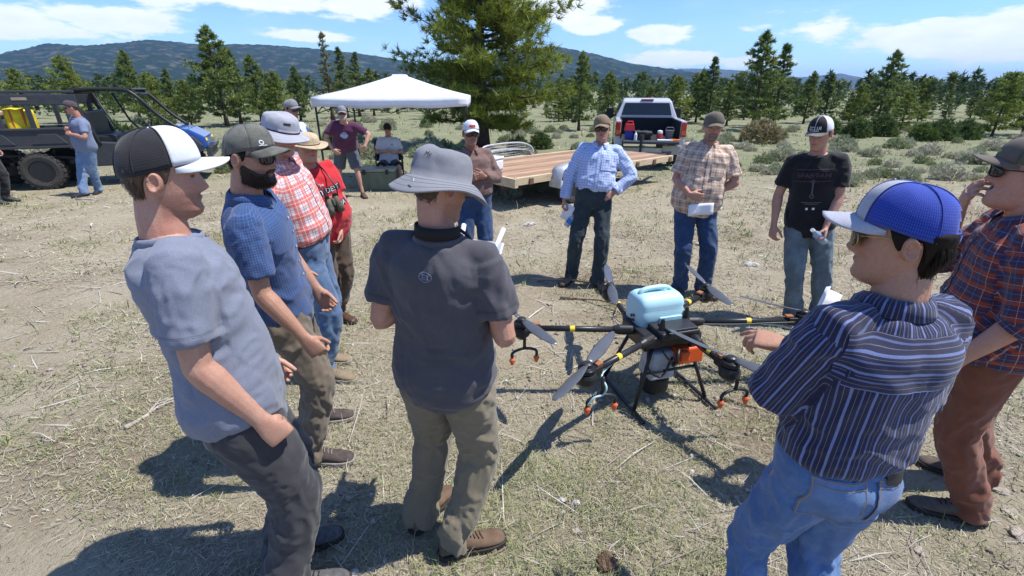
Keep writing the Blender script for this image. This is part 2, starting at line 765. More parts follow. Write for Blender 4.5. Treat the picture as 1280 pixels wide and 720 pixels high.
# ------------------------------------------------------------------ straw and grass near the people
def blades(name, label, n, rmin, rmax, lfn, col, flat, seed, thr=-1.0, ns=1.2, wk=1.0, clump=0, power=1.0, bare=.10):
    rg = np.random.default_rng(seed)
    k = int(n * 1.0)
    u = rg.random(k)
    r = rmin * (rmax / rmin) ** (u ** power)
    th = rg.uniform(R_(-58), R_(58), k)
    P = np.stack([np.sin(th) * r, np.cos(th) * r, np.zeros(k)], -1)
    if clump:
        c = P[rg.integers(0, k, k // clump)]
        ci = rg.integers(0, len(c), k)
        P = c[ci] + rg.normal(0, 1, (k, 3)) * np.array([.05, .05, 0]) * (1 + np.hypot(c[ci, 0], c[ci, 1]) * .05)[:, None]
    dn = fbm(P * ns + 31.0 * seed, 3, seed)
    near = np.clip((4.5 - np.hypot(P[:, 0], P[:, 1])) / 3, 0, 1)
    keep = dn > thr + near * bare + rg.normal(0, .08, k)
    P = P[keep]
    k = len(P)
    r = np.hypot(P[:, 0], P[:, 1])
    P[:, 2] = ground_z(P[:, 0], P[:, 1])
    L = lfn(rg, k) * (1 + r * .03)
    a = rg.uniform(0, 2 * PI, k)
    el = np.abs(rg.normal(0, flat, k)) + .03
    d = np.stack([np.cos(a) * np.cos(el), np.sin(a) * np.cos(el), np.sin(el)], -1)
    side = np.stack([-np.sin(a), np.cos(a), rg.normal(0, .3, k)], -1)
    w = (np.maximum(.0012, r * .00050) * (.7 + rg.random(k) * .8) * wk)[:, None]
    base = P + np.stack([np.zeros(k), np.zeros(k), rg.random(k) * .010], -1)
    mid = base + d * (L * .55)[:, None] + np.stack([rg.normal(0, .006, k), rg.normal(0, .006, k), np.abs(rg.normal(0, .004, k))], -1)
    tip = base + d * L[:, None] - np.stack([np.zeros(k), np.zeros(k), L * .12 * np.clip(el, 0, 1)], -1) + rg.normal(0, .008, (k, 3)) * np.array([1, 1, .3])
    tip[:, 2] = np.maximum(tip[:, 2], P[:, 2] + .002)
    V = np.stack([base - side * w, base + side * w, mid + side * w * .8, mid - side * w * .8, tip - side * w * .2, tip + side * w * .2], 1).reshape(-1, 3)
    o = np.arange(k) * 6
    Q = np.concatenate([np.stack([o, o + 1, o + 2, o + 3], -1), np.stack([o + 3, o + 2, o + 5, o + 4], -1)])
    me = mesh_np(name, V, Q, smooth=False)
    c = np.array(col)
    ci = rg.integers(0, len(c), k)
    C = c[ci] * (.7 + .6 * rg.random((k, 1)))
    set_col(me, np.repeat(C, 6, 0))
    ob = link(name, me, mat('straw_blade', (1, 1, 1), rough=.8, var=.08, spec=.2, attr='col'))
    ob['kind'] = 'stuff'
    ob['label'] = label
    return ob


STRAW = [(.42, .37, .265), (.37, .32, .225), (.31, .265, .185), (.46, .43, .33), (.28, .24, .175), (.38, .36, .27), (.29, .30, .18)]
GREEN = [(.20, .24, .085), (.25, .28, .12), (.29, .29, .15), (.16, .20, .075), (.36, .34, .19)]
blades('dry_straw', 'pale trampled straw lying over the dirt', 150000, 1.05, 17, lambda g, k: g.gamma(2.2, .010, k) + .010, STRAW, .16, 1, -.13, 1.3)
blades('dry_grass', 'short dry standing grass', 70000, 1.05, 42, lambda g, k: g.gamma(3, .012, k) + .02, STRAW + GREEN[2:], .65, 2, -.05, 1.1, clump=14)
blades('green_grass', 'short green grass sprouting in patches', 105000, 1.1, 40, lambda g, k: g.gamma(3, .010, k) + .018, GREEN, .75, 3, .06, .8, clump=16, bare=.07)
blades('twig_litter', 'grey dry twigs and stalks scattered on the ground', 1700, 1.1, 12, lambda g, k: g.gamma(3, .05, k) + .05, [(.36, .32, .27), (.26, .21, .16), (.48, .45, .40)], .10, 4, -.3, 1.0, wk=1.6)


def build_gravel():
    rg = np.random.default_rng(12)
    k = 11000
    r = 1.1 * (11 / 1.1) ** rg.random(k)
    th = rg.uniform(R_(-56), R_(56), k)
    P = np.stack([np.sin(th) * r, np.cos(th) * r, 0 * r], -1)
    keep = fbm(P * .9 + 7, 3, 3) + .22 * np.clip(P[:, 0] - .8, -1, 1) * np.clip(3 - P[:, 1], 0, 1) > -.02
    P = P[keep]
    k = len(P)
    s = np.clip(rg.lognormal(-4.75, .5, k), .004, .028)
    oct_ = np.array([(1, 0, 0), (0, 1, 0), (-1, 0, 0), (0, -1, 0), (.3, .2, .6), (0, 0, -.5)], float)
    V = oct_[None] * s[:, None, None] * (1 + rg.normal(0, .22, (k, 6, 3)))
    a = rg.uniform(0, 6.28, k)
    ca, sa = np.cos(a)[:, None], np.sin(a)[:, None]
    V = np.stack([V[..., 0] * ca - V[..., 1] * sa, V[..., 0] * sa + V[..., 1] * ca, V[..., 2]], -1)
    P[:, 2] = ground_z(P[:, 0], P[:, 1]) + s * .2
    V = V + P[:, None]
    F = np.array([(0, 1, 4), (1, 2, 4), (2, 3, 4), (3, 0, 4), (1, 0, 5), (2, 1, 5), (3, 2, 5), (0, 3, 5)])
    Q = (F[None] + (np.arange(k) * 6)[:, None, None]).reshape(-1, 3)
    me = mesh_np('gravel', V.reshape(-1, 3), Q, smooth=False)
    C = np.array([(.34, .29, .23), (.27, .23, .19), (.45, .42, .37), (.22, .18, .15)])[rg.integers(0, 4, k)]
    set_col(me, np.repeat(C, 6, 0))
    o = link('gravel', me, mat('pebble', (1, 1, 1), rough=.9, attr='col', var=.2))
    o['kind'] = 'stuff'
    o['label'] = 'small pebbles and clods on the bare patches'


build_gravel()


def rock(px, py, size, m, label, seed, flat=.55, name='rock', cat='rock'):
    rg = np.random.default_rng(seed)
    g = ground_hit(px, py)
    bm = bmesh.new()
    bmesh.ops.create_icosphere(bm, subdivisions=3, radius=1)
    V = np.array([v.co for v in bm.verts])
    d = fbm(V * 1.3 + seed * 3.1, 3, seed)
    V = V * (1 + d[:, None] * .9) * np.array(size if hasattr(size, '__len__') else (size, size * (.7 + .4 * rg.random()), size * flat))
    V = V @ rotz(rg.random() * 6).T
    for v, q in zip(bm.verts, V):
        v.co = q
    me = bpy.data.meshes.new(name)
    bm.to_mesh(me)
    bm.free()
    o = link(name, me, m)
    o.location = (g[0], g[1], g[2] + float(np.ptp(V[:, 2])) * .22)
    tag(o, label, cat, 'pale stones scattered on the ground')


m_rock = mat('pale_quartz_stone', (.50, .47, .42), rough=.9, var=.4, vscale=40, bump=.6, bscale=90)
m_rock2 = mat('grey_tan_stone', (.36, .31, .25), rough=.9, var=.35, vscale=40, bump=.6, bscale=90)
m_clod = mat('brown_dirt_clod', (.16, .10, .06), rough=1, var=.4, vscale=60, bump=.8, bscale=120)
rock(702, 628, .022, m_rock, 'small white stone, left of the pair on the dirt below the drone', 1, .8)
rock(719, 633, .026, m_rock, 'larger white stone of the pair on the dirt below the drone', 2, .9)
rock(704, 641, .016, m_rock, 'tiny pale stone under the white stone pair', 3)
rock(721, 664, (.034, .022, .010), m_rock2, 'flat grey stone below the pair of white stones', 4)
rock(757, 707, (.05, .045, .035), m_clod, 'brown clod of dirt at the bottom edge near the middle', 5, name='dirt_clod', cat='clod')
rock(938, 332, (.085, .045, .028), m_rock, 'jagged white stone on the grass left of the black T-shirt man', 6)
rock(662, 281, (.09, .05, .03), m_rock, 'low white stone lying left of the blue checked shirt man', 7)
rock(688, 381, .035, m_rock2, 'round grey stone beyond the left drone arm', 8)
rock(875, 306, (.06, .035, .022), m_rock, 'small white stone behind the legs of the broad plaid man', 9)
rock(1243, 612, (.055, .03, .014), m_rock2, 'flat tan stone right of the dusty boot', 10)
rock(1262, 640, (.04, .03, .012), m_rock2, 'lower flat tan stone by the right edge', 11)
rock(1270, 668, (.05, .035, .016), m_rock2, 'flat tan stone in the bottom right corner', 12)
rock(1231, 585, (.05, .02, .012), m_rock, 'thin pale stone above the dusty boot at right', 13)
rock(1148, 690, (.03, .025, .012), m_rock2, 'grey stone beside the striped shirt man\'s jeans', 14)
rock(538, 272 + 40, .04, m_rock2, 'grey stone in the grass behind the pilot', 15)

def dead_branch(px, py, L, rz, label, seed, m):
    rg = np.random.default_rng(seed)
    g = ground_hit(px, py)
    mb = MB()
    def grow(p0, a, l, r, lev):
        pts = [p0]
        q = p0.copy()
        for i in range(4):
            a += rg.normal(0, .25)
            q = q + np.array([math.cos(a), math.sin(a), rg.normal(.02, .10)]) * l / 4
            q[2] = max(q[2], .008)
            pts.append(q.copy())
            if lev and rg.random() < .75:
                grow(q.copy(), a + rg.choice([-1, 1]) * rg.uniform(.4, 1.0), l * .5, r * .55, lev - 1)
        mb.tube(pts, np.linspace(r, r * .35, 5), 6)
    grow(np.array([0, 0, .02]), rz, L, .016, 2)
    o = mb.build('dead_branch', m, smooth=True)
    o.location = [float(x) for x in g]
    tag(o, label, 'branch', 'dead branches on the ground')


m_dead = mat('bleached_wood', (.42, .38, .32), rough=.9, var=.35, vscale=20, bump=.4, bscale=60)
m_dead2 = mat('tan_dead_wood', (.34, .26, .17), rough=.9, var=.35, vscale=20, bump=.4, bscale=60)
dead_branch(672, 352, .75, -.25, 'tan dead branch lying left of the blue checked shirt man\'s feet', 1, m_dead2)
dead_branch(700, 374, .85, -.1, 'pile of straw-coloured twigs between the drone and the standing men', 2, m_dead2)
dead_branch(158, 538, .30, .9, 'bleached dry twig beside the grey T-shirt man at left', 3, m_dead)
dead_branch(95, 250, .5, .2, 'short dead branch in front of the utility vehicle', 4, m_dead)
dead_branch(905, 500, .4, -.3, 'thin dead branch under the right side of the drone', 5, m_dead2)

# ------------------------------------------------------------------ hills
def hill_mat(name, c1, c2, bare, sc):
    m = bpy.data.materials.new(name)
    m.use_nodes = True
    nt = m.node_tree
    N, L = nt.nodes, nt.links
    b = N['Principled BSDF']
    _in(b, 'Roughness', 1)
    _in(b, 'Specular IOR Level', 0)
    tc = N.new('ShaderNodeTexCoord')
    def nz(s, d, r, off):
        mp = N.new('ShaderNodeMapping')
        mp.inputs['Location'].default_value = (off, off, off)
        L.new(tc.outputs['Object'], mp.inputs['Vector'])
        n = N.new('ShaderNodeTexNoise')
        n.inputs['Scale'].default_value = s
        n.inputs['Detail'].default_value = d
        n.inputs['Roughness'].default_value = r
        L.new(mp.outputs[0], n.inputs['Vector'])
        return n.outputs['Fac']
    def rg_(f, a, c):
        r = N.new('ShaderNodeMapRange')
        r.inputs['From Min'].default_value = a
        r.inputs['From Max'].default_value = c
        L.new(f, r.inputs['Value'])
        return r.outputs[0]
    def mx(f, a, c):
        x = N.new('ShaderNodeMixRGB')
        L.new(f, x.inputs[0])
        for i, v in ((1, a), (2, c)):
            if isinstance(v, tuple):
                x.inputs[i].default_value = rgba(v)
            else:
                L.new(v, x.inputs[i])
        return x.outputs[0]
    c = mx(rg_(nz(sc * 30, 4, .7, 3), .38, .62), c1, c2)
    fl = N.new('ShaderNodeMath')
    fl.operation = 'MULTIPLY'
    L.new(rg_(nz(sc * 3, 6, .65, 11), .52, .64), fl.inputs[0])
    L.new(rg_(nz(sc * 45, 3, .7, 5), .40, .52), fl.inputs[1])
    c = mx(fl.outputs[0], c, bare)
    L.new(c, b.inputs['Base Color'])
    return m


def hills(name, label, prof, D, m, seed, depth=.5, foot=-2.0, rel=.25):
    """ridge whose crest is seen along the given pixel profile at distance D"""
    xs = np.linspace(prof[0][0], prof[-1][0], 420)
    ys = np.interp(xs, [p_[0] for p_ in prof], [p_[1] for p_ in prof])
    cols = []
    R = 26
    for i, (a, b_) in enumerate(zip(xs, ys)):
        d = ray(a, b_)
        hlen = math.hypot(d[0], d[1])
        dirh = np.array([d[0], d[1]]) / hlen
        zt = CAM_Z + d[2] / hlen * D
        col = []
        for k in range(R + 6):
            t = k / R
            if t <= 1:
                dist = D * (1 - depth * (1 - t))
                z = foot + (zt - foot) * t ** 1.25
            else:
                dist = D * (1 + (t - 1) * .8)
                z = zt - (zt - foot) * (t - 1) * 1.6
            col.append((dirh[0] * dist, dirh[1] * dist, z))
        cols.append(col)
    V = np.array(cols)
    n = V.shape[0]
    F = V.reshape(-1, 3)
    t = np.tile(np.arange(R + 6) / R, n)
    nzv = fbm(F / D * np.array([14, 14, 0]) + seed, 5, seed)
    hgt = max(p_ for p_ in F[:, 2])
    w = np.sin(np.clip(t, 0, 1) * PI) * rel
    F[:, 2] += nzv * w * hgt
    # tree tops along the crest
    F[:, 2] += (t > .97) * (t < 1.03) * np.random.default_rng(seed).random(len(F)) * hgt * .022
    c = R + 6
    i, j = np.meshgrid(np.arange(n - 1), np.arange(c - 1), indexing='ij')
    a = (i * c + j).ravel()
    Q = np.stack([a, a + c, a + c + 1, a + 1], -1)
    me = mesh_np(name, F, Q)
    o = link(name, me, m)
    o['kind'] = 'structure'
    o['label'] = label


hills('forested_hill', 'dark forested ridge behind the camp', [(-500, 75), (-200, 78), (0, 68), (60, 55), (110, 58), (190, 50), (250, 56), (330, 56), (400, 62), (470, 70), (520, 80), (600, 72), (690, 58), (740, 67), (790, 80), (850, 88), (900, 98), (960, 110), (1010, 124)], 2300,
      hill_mat('hill_forest', (.005, .014, .013), (.026, .042, .030), (.11, .105, .085), .012), 3)
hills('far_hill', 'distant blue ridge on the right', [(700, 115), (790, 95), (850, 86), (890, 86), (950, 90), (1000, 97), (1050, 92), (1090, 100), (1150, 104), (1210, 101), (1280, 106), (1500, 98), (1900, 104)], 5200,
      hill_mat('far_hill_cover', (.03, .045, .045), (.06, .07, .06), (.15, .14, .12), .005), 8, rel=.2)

# ------------------------------------------------------------------ trees
def needles(rg, C, D, k, size, width, up=.25):
    """k needle-clump triangles around each centre C pointing about D"""
    n = len(C)
    d = np.repeat(D, k, 0) + rg.normal(0, .75, (n * k, 3)) + np.array([0, 0, up])
    d /= np.linalg.norm(d, axis=1)[:, None]
    c = np.repeat(C, k, 0) + rg.normal(0, .10, (n * k, 3)) * size
    s = np.cross(d, rg.normal(0, 1, (n * k, 3)))
    s /= np.linalg.norm(s, axis=1)[:, None]
    L = size * (.6 + .8 * rg.random(n * k))[:, None]
    W = width * (.6 + .8 * rg.random(n * k))[:, None]
    V = np.stack([c - s * W, c + s * W, c + d * L], 1).reshape(-1, 3)
    return V


def leaf_mat(name, tr=.35):
    if name in MATS:
        return MATS[name]
    m = bpy.data.materials.new(name)
    m.use_nodes = True
    nt = m.node_tree
    N, L = nt.nodes, nt.links
    N.clear()
    out = N.new('ShaderNodeOutputMaterial')
    at = N.new('ShaderNodeAttribute')
    at.attribute_name = 'col'
    d = N.new('ShaderNodeBsdfDiffuse')
    t = N.new('ShaderNodeBsdfTranslucent')
    g = N.new('ShaderNodeBsdfGlossy')
    g.inputs['Roughness'].default_value = .5
    g.inputs['Color'].default_value = (.5, .5, .5, 1)
    mx, m2 = N.new('ShaderNodeMixShader'), N.new('ShaderNodeMixShader')
    mx.inputs[0].default_value = tr
    m2.inputs[0].default_value = .05
    L.new(at.outputs['Color'], d.inputs['Color'])
    L.new(at.outputs['Color'], t.inputs['Color'])
    L.new(d.outputs[0], mx.inputs[1])
    L.new(t.outputs[0], mx.inputs[2])
    L.new(mx.outputs[0], m2.inputs[1])
    L.new(g.outputs[0], m2.inputs[2])
    L.new(m2.outputs[0], out.inputs['Surface'])
    MATS[name] = m
    return m


def make_pine(H, R, seed, nb=60, cl=8, k=12, size=.26, width=.035, bare=.12, tr=.02, lean=0.0, taper=.85, ragged=.35, base_col=(.055, .085, .030), tipcol=(.085, .115, .040), limb_up=.25, trunk_mat=None, spread=.20):
    rg = np.random.default_rng(seed)
    mb = MB()
    bend = rg.normal(0, .02, 2) * H
    def axis(t):
        return np.array([bend[0] * t * t + lean * H * t * t, bend[1] * t * t, H * t])
    ts = np.linspace(0, 1, 10)
    mb.tube([axis(t) - np.array([0, 0, .1 if t == 0 else 0]) for t in ts], [H * tr * (1 - .93 * t) + .008 + (H * tr * .35 if t == 0 else 0) for t in ts], 9)
    Cs, Ds, Sh = [], [], []
    for i in range(nb):
        u = (i + rg.random()) / nb
        t = bare + (1 - bare) * u ** .92
        env = ((1 - (t - bare) / (1 - bare)) ** taper) * min(1, .55 + 2.2 * (t - bare)) 
        Lb = R * env * (1 - ragged + ragged * 1.6 * rg.random()) + .05 * H * (1 - t) + .03
        az = i * 2.399 + rg.normal(0, .35)
        o = axis(t)
        h = np.array([math.cos(az), math.sin(az), 0])
        up = limb_up * (1.3 * t - .35) + rg.normal(0, .1)
        pts = [o, o + h * Lb * .5 + np.array([0, 0, up * Lb * .5 - .02 * Lb]), o + h * Lb + np.array([0, 0, up * Lb + .10 * Lb])]
        mb.tube(pts, [H * tr * .26 * (1 - t) + .006, H * tr * .15 * (1 - t) + .004, .003], 4)
        m_ = max(3, int(cl * (.5 + env)))
        f = rg.uniform(.28, 1.03, m_)
        for q in f:
            p0 = pts[0] * (1 - q) ** 2 + 2 * pts[1] * q * (1 - q) + pts[2] * q * q if q < 1 else pts[2]
            sp = Lb * spread * (1 - abs(q - .6))
            Cs.append(p0 + rg.normal(0, 1, 3) * np.array([sp, sp, sp * .45]))
            Ds.append(h * .75 + np.array([0, 0, .25]))
            Sh.append(rg.uniform(.65, 1.35))
    top = axis(1.0)
    for q in range(8):
        Cs.append(top - np.array([0, 0, .05 * H * rg.random()]))
        Ds.append(np.array([0, 0, 1.0]))
        Sh.append(1.0)
    V = needles(rg, np.array(Cs), np.array(Ds), k, size, width)
    n = len(V) // 3
    me = mesh_np('crown', V, np.arange(len(V)).reshape(-1, 3), smooth=False)
    sh = np.repeat(np.array(Sh), k)
    f = rg.random(n)[:, None]
    C = (np.array(base_col) * (1 - f) + np.array(tipcol) * f) * sh[:, None] * np.array([2.9, 2.55, 1.8])
    set_col(me, np.repeat(C, 3, 0))
    me.materials.append(leaf_mat('pine_needles'))
    mb2 = mb
    mt = bpy.data.meshes.new('trunk')
    mt.from_pydata([tuple(map(float, q)) for q in mb2.v], [], mb2.f)
    mt.shade_smooth()
    mt.materials.append(trunk_mat or mat('pine_bark', (.085, .058, .042), rough=.95, var=.4, vscale=14, bump=.8, bscale=30, stretch=(1, 1, .35)))
    return mt, me, H


def plant(kind, loc, h, label, name='pine_tree', cat='tree', group=None, rz=0.0, sx=1.0):
    mt, mc, H = kind
    root = empty(name, loc, rz)
    s = h / H
    root.scale = (s * sx, s * sx, s)
    t = bpy.data.objects.new('trunk', mt)
    c = bpy.data.objects.new('crown', mc)
    for o in (t, c):
        COL.objects.link(o)
        o.parent = root
    return tag(root, label, cat, group)


KINDS = [make_pine(7, 1.9, 11, nb=58, cl=17, ragged=.62, taper=.75, spread=.15, base_col=(.045, .072, .026), tipcol=(.075, .105, .035)),
         make_pine(7, 1.6, 12, nb=56, cl=15, ragged=.6, taper=.8, bare=.08, spread=.15, base_col=(.036, .062, .026), tipcol=(.062, .09, .034)),
         make_pine(7, 2.3, 13, nb=60, cl=20, ragged=.6, taper=.55, bare=.10, spread=.16, base_col=(.062, .092, .028), tipcol=(.105, .135, .042)),
         make_pine(7, 1.3, 14, nb=40, cl=12, ragged=.75, bare=.2, spread=.15, base_col=(.040, .065, .028), tipcol=(.065, .09, .035)),
         make_pine(7, 2.8, 15, nb=60, cl=24, taper=.42, bare=.08, ragged=.6, spread=.15, base_col=(.055, .085, .024), tipcol=(.095, .125, .036)),
         make_pine(7, .8, 16, nb=30, cl=6, k=8, ragged=.8, bare=.25, base_col=(.05, .06, .03), tipcol=(.07, .08, .04))]


def tree_at(px, top, Y, kind, label, group, sx=1.0, name='pine_tree', rz=None):
    T = at_y(px, top, Y)
    # foot below the middle of the crown
    g = np.array([T[0], Y])
    z0 = float(ground_z(np.array([g[0]]), np.array([g[1]]))[0])
    plant(KINDS[kind], (g[0], g[1], z0 - .02), T[2] - z0, label, name=name, group=group, rz=random.random() * 6 if rz is None else rz, sx=sx)


G1 = 'pines behind the utility vehicle'
for i, (px, top, Y, k, sx, what) in enumerate([
        (-20, 92, 30, 2, 1.0, 'young pine cut by the left edge above the vehicle rack'), (12, 86, 38, 2, 1.0, 'small rounded pine above the cargo rack at far left'), (76, 70, 34, 2, .95, 'lone bushy pine standing above the rack of the utility vehicle'),
        (152, 64, 36, 0, 1.0, 'pointed pine above the roll cage of the utility vehicle'), (182, 92, 30, 4, .9, 'bright bushy pine behind the roll cage'), (206, 86, 40, 1, 1.1, 'slim dark pine between roll cage and the tallest left pine'),
        (226, 100, 30, 2, .95, 'bright green low pine above the blue hood'), (258, 34, 31, 0, 1.15, 'tallest ragged pine left of the pale sun hat'), (283, 62, 33, 1, 1.15, 'pine leaning close right of the tallest left pine'),
        (312, 70, 36, 0, 1.1, 'pine with pointed top above the camo cap'), (338, 90, 33, 2, 1.0, 'short bright pine above the pale sun hat'), (366, 84, 37, 1, 1.1, 'dark pine above the half hidden man'),
        (402, 42, 36, 5, 1.2, 'thin sparse pine left of the white canopy'), (424, 60, 40, 3, 1.2, 'narrow pine right of the sparse thin one'), (441, 66, 42, 3, 1.2, 'narrow pine touching the canopy peak from behind'), (462, 86, 44, 0, 1.2, 'pine half hidden by the canopy roof'),
        (130, 100, 44, 1, 1.1, 'dark distant pine just left of the roll cage'), (240, 105, 46, 1, 1.2, 'dark low pine behind the blue hood')]):
    tree_at(px, top, Y, k, what, G1, sx)
G2 = 'pines behind the pickup and the speakers'
for i, (px, top, Y, k, sx, what) in enumerate([
        (728, 66, 33, 0, .95, 'pointed pine right of the big pine, above the blue checked shirt man'), (764, 90, 38, 0, 1.1, 'dark pine above the left side of the pickup cab'), (814, 108, 46, 2, 1., 'low pine above the right corner of the pickup cab'),
        (846, 96, 38, 2, 1.0, 'rounded pine right of the pickup cab'), (878, 90, 42, 0, 1.05, 'pine above the broad plaid man'), (896, 72, 40, 1, 1.05, 'tall slim pine above the broad plaid man'), (917, 100, 38, 0, 1.2, 'shorter dark pine right of the broad plaid man'),
        (962, 40, 33, 0, 1.05, 'tallest dark pine between the plaid man and the black T-shirt man'), (986, 56, 36, 1, 1.15, 'tall pine touching the tallest one, above the white cap'), (1018, 90, 40, 0, 1.0, 'pine right above the black and white cap'), (1043, 92, 42, 1, 1.2, 'dark pine right of the black and white cap'),
        (1084, 104, 38, 2, .95, 'rounded pine left of the tall ragged right pine'), (1120, 64, 36, 0, 1.0, 'tall ragged pine on the right, above the blue cap'), (1140, 112, 32, 2, .95, 'low bright pine under the tall ragged right pine'), (1163, 98, 40, 2, .85, 'round-topped pine right of the tall ragged one'),
        (1192, 114, 44, 1, 1.1, 'small pointed pine in the gap at right'), (1224, 114, 46, 1, 1.2, 'dark small pine left of the right edge'), (1268, 92, 29, 4, .95, 'spreading pine at the right edge above the taupe cap'), (1310, 84, 30, 4, 1.0, 'spreading pine just beyond the right edge'),
        (706, 112, 44, 1, 1.2, 'dark pine low behind the big pine'), (936, 112, 46, 1, 1.3, 'dark small pine left of the tallest right pine'), (1066, 116, 46, 1, 1.3, 'dark low pine above the young man')]):
    tree_at(px, top, Y, k, what, G2, sx)

# denser belt behind
rgb_ = np.random.default_rng(91)
for i in range(95):
    Y = rgb_.uniform(40, 78)
    px = rgb_.uniform(-120, 1400)
    tree_at(px, 123 + rgb_.normal(0, 5), Y, int(rgb_.integers(0, 5)), 'young pine standing in the dense belt far behind the flat', 'pines of the dense belt behind the flat', rgb_.uniform(1.0, 1.5))

# the big ponderosa behind the trailer
BIG = make_pine(9.5, 3.05, 31, nb=135, cl=36, k=24, size=.27, width=.014, bare=.10, tr=.026, taper=.50, ragged=.55, spread=.115, base_col=(.036, .056, .011), tipcol=(.100, .132, .028), limb_up=.5)
b_ = ground_hit(604, 190)
plant(BIG, (b_[0], b_[1], b_[2] - .03), 9.6, 'big bushy ponderosa pine standing behind the trailer', group=None)

# low broad green bushes (junipers) on the flat
def make_bush(seed, h, r, k, size, width, c1, c2, n=260, woody=True):
    rg = np.random.default_rng(seed)
    u = rg.normal(0, 1, (n, 3))
    u /= np.linalg.norm(u, axis=1)[:, None]
    u[:, 2] = np.abs(u[:, 2])
    lob = 1 + .35 * fbm(u * 2.1 + seed, 2, seed)
    rad = (.45 + .55 * rg.random(n) ** .5) * lob
    C = u * rad[:, None] * np.array([r, r, h])
    V = needles(rg, C, u * .8, k, size, width, .5)
    me = mesh_np('foliage', V, np.arange(len(V)).reshape(-1, 3), smooth=False)
    f = rg.random(len(V) // 3)[:, None]
    sh = np.repeat(rg.uniform(.7, 1.3, n), k)[:, None]
    set_col(me, np.repeat((np.array(c1) * (1 - f) + np.array(c2) * f) * sh * 1.6, 3, 0))
    me.materials.append(leaf_mat('bush_leaf', .3))
    mb = MB()
    for i in range(9):
        a = i * .7
        e = np.array([math.cos(a) * r * .6, math.sin(a) * r * .6, h * .75])
        mb.tube([(0, 0, -.03), tuple(e * .4), tuple(e)], [.02 * h + .008, .012 * h + .005, .003], 5)
    mt = bpy.data.meshes.new('stem')
    mt.from_pydata([tuple(map(float, q)) for q in mb.v], [], mb.f)
    mt.materials.append(mat('shrub_wood', (.16, .13, .10), rough=.95, var=.3))
    return mt, me


def bush(kind, x, y, s, label, cat, name, group, sz=1.0):
    root = empty(name, (x, y, float(ground_z(np.array([x]), np.array([y]))[0])), random.random() * 6)
    root.scale = (s, s, s * sz)
    for n_, me in (('stem', kind[0]), ('foliage', kind[1])):
        o = bpy.data.objects.new(n_, me)
        COL.objects.link(o)
        o.parent = root
    return tag(root, label, cat, group)


JUN = [make_bush(51, 1.0, .75, 10, .22, .03, (.050, .085, .018), (.085, .12, .026), 300), make_bush(52, 1.1, .8, 10, .24, .03, (.045, .075, .02), (.075, .105, .028), 300)]
BRN = make_bush(53, .9, 1.0, 10, .24, .028, (.14, .115, .055), (.19, .17, .085), 300)
for px, py, s, k, what in [(838, 172, 1.0, 0, 'bright green bush right behind the pickup bed'), (1068, 172, .9, 1, 'dark green bush right of the black and white cap'), (1032, 168, 1.0, 0, 'bright green bush behind the black and white cap'), (1100, 170, 1.0, 1, 'wide green bush left of the bush pair'),
                           (1152, 176, .85, 0, 'green bush above the blue cap, left of two'), (1172, 175, .95, 1, 'green bush above the blue cap, right of two'), (1205, 174, .9, 1, 'dark rounded green bush near the right edge'), (648, 190, .6, 0, 'low green bush under the big pine'), (676, 186, .6, 1, 'low dark bush right of the big pine trunk'),
                           (420, 186, .7, 0, 'green bush behind the canopy leg'), (150, 176, .8, 0, 'green bush seen through the roll cage'), (212, 172, .8, 1, 'green bush behind the blue hood')]:
    g = ground_hit(px, py)
    bush(JUN[k], g[0], g[1], s, what, 'bush', 'green_bush', 'green bushes on the flat')
g = ground_hit(952, 178)
bush(BRN, g[0], g[1], 1.0, 'brownish round bush right of the broad plaid man', 'bush', 'brown_bush', None)

# sagebrush: individual shrubs over the flat
SAGE = [make_bush(60 + i, .38, .42, 7, .10, .012, c1, c2, 230) for i, (c1, c2) in enumerate([((.20, .21, .135), (.28, .28, .19)), ((.165, .185, .11), (.24, .25, .16)), ((.24, .235, .17), (.32, .31, .23)), ((.13, .16, .075), (.20, .22, .11))])]
rg = np.random.default_rng(77)
cnt = 0
BLOCK = [(3.5, 13.5, 3.2, 3.4), (-9.5, 10.6, 4.6, 2.0), (-2.3, 11.0, 2.6, 2.0), (1.2, 9.6, 3.0, 2.2)]
while cnt < 270:
    if cnt < 40:
        Y, X = rg.uniform(10, 14), 0
        X = rg.choice([-1, 1]) * rg.uniform(4.6, 14)
    else:
        Y = 13 + 24 * rg.random() ** 1.2
        X = rg.uniform(-1.15, 1.15) * Y
    if any(abs(X - b[0]) < b[2] and abs(Y - b[1]) < b[3] for b in BLOCK):
        continue
    if cnt < 40 and X < 0 and rg.random() < .7:
        continue
    s = rg.uniform(.55, 1.3) * (.55 if Y < 16 else .95)
    bush(SAGE[rg.integers(0, 4)], X, Y, s, 'low grey-green sagebrush growing on the dry flat', 'shrub', 'sagebrush', 'sagebrush on the flat', sz=rg.uniform(.75, 1.15))
    cnt += 1
for px, py, s, k in [(1090, 196, .9, 0), (1160, 193, 1.0, 2), (1215, 205, 1.1, 0), (1130, 182, 1., 1), (1240, 188, 1.1, 2), (640, 246, .5, 2), (668, 240, .4, 0), (1060, 190, .8, 0), (905, 200, .8, 1), (1185, 225, .9, 2)]:
    g = ground_hit(px, py)
    bush(SAGE[k], g[0], g[1], s, 'low grey-green sagebrush growing on the dry flat', 'shrub', 'sagebrush', 'sagebrush on the flat')


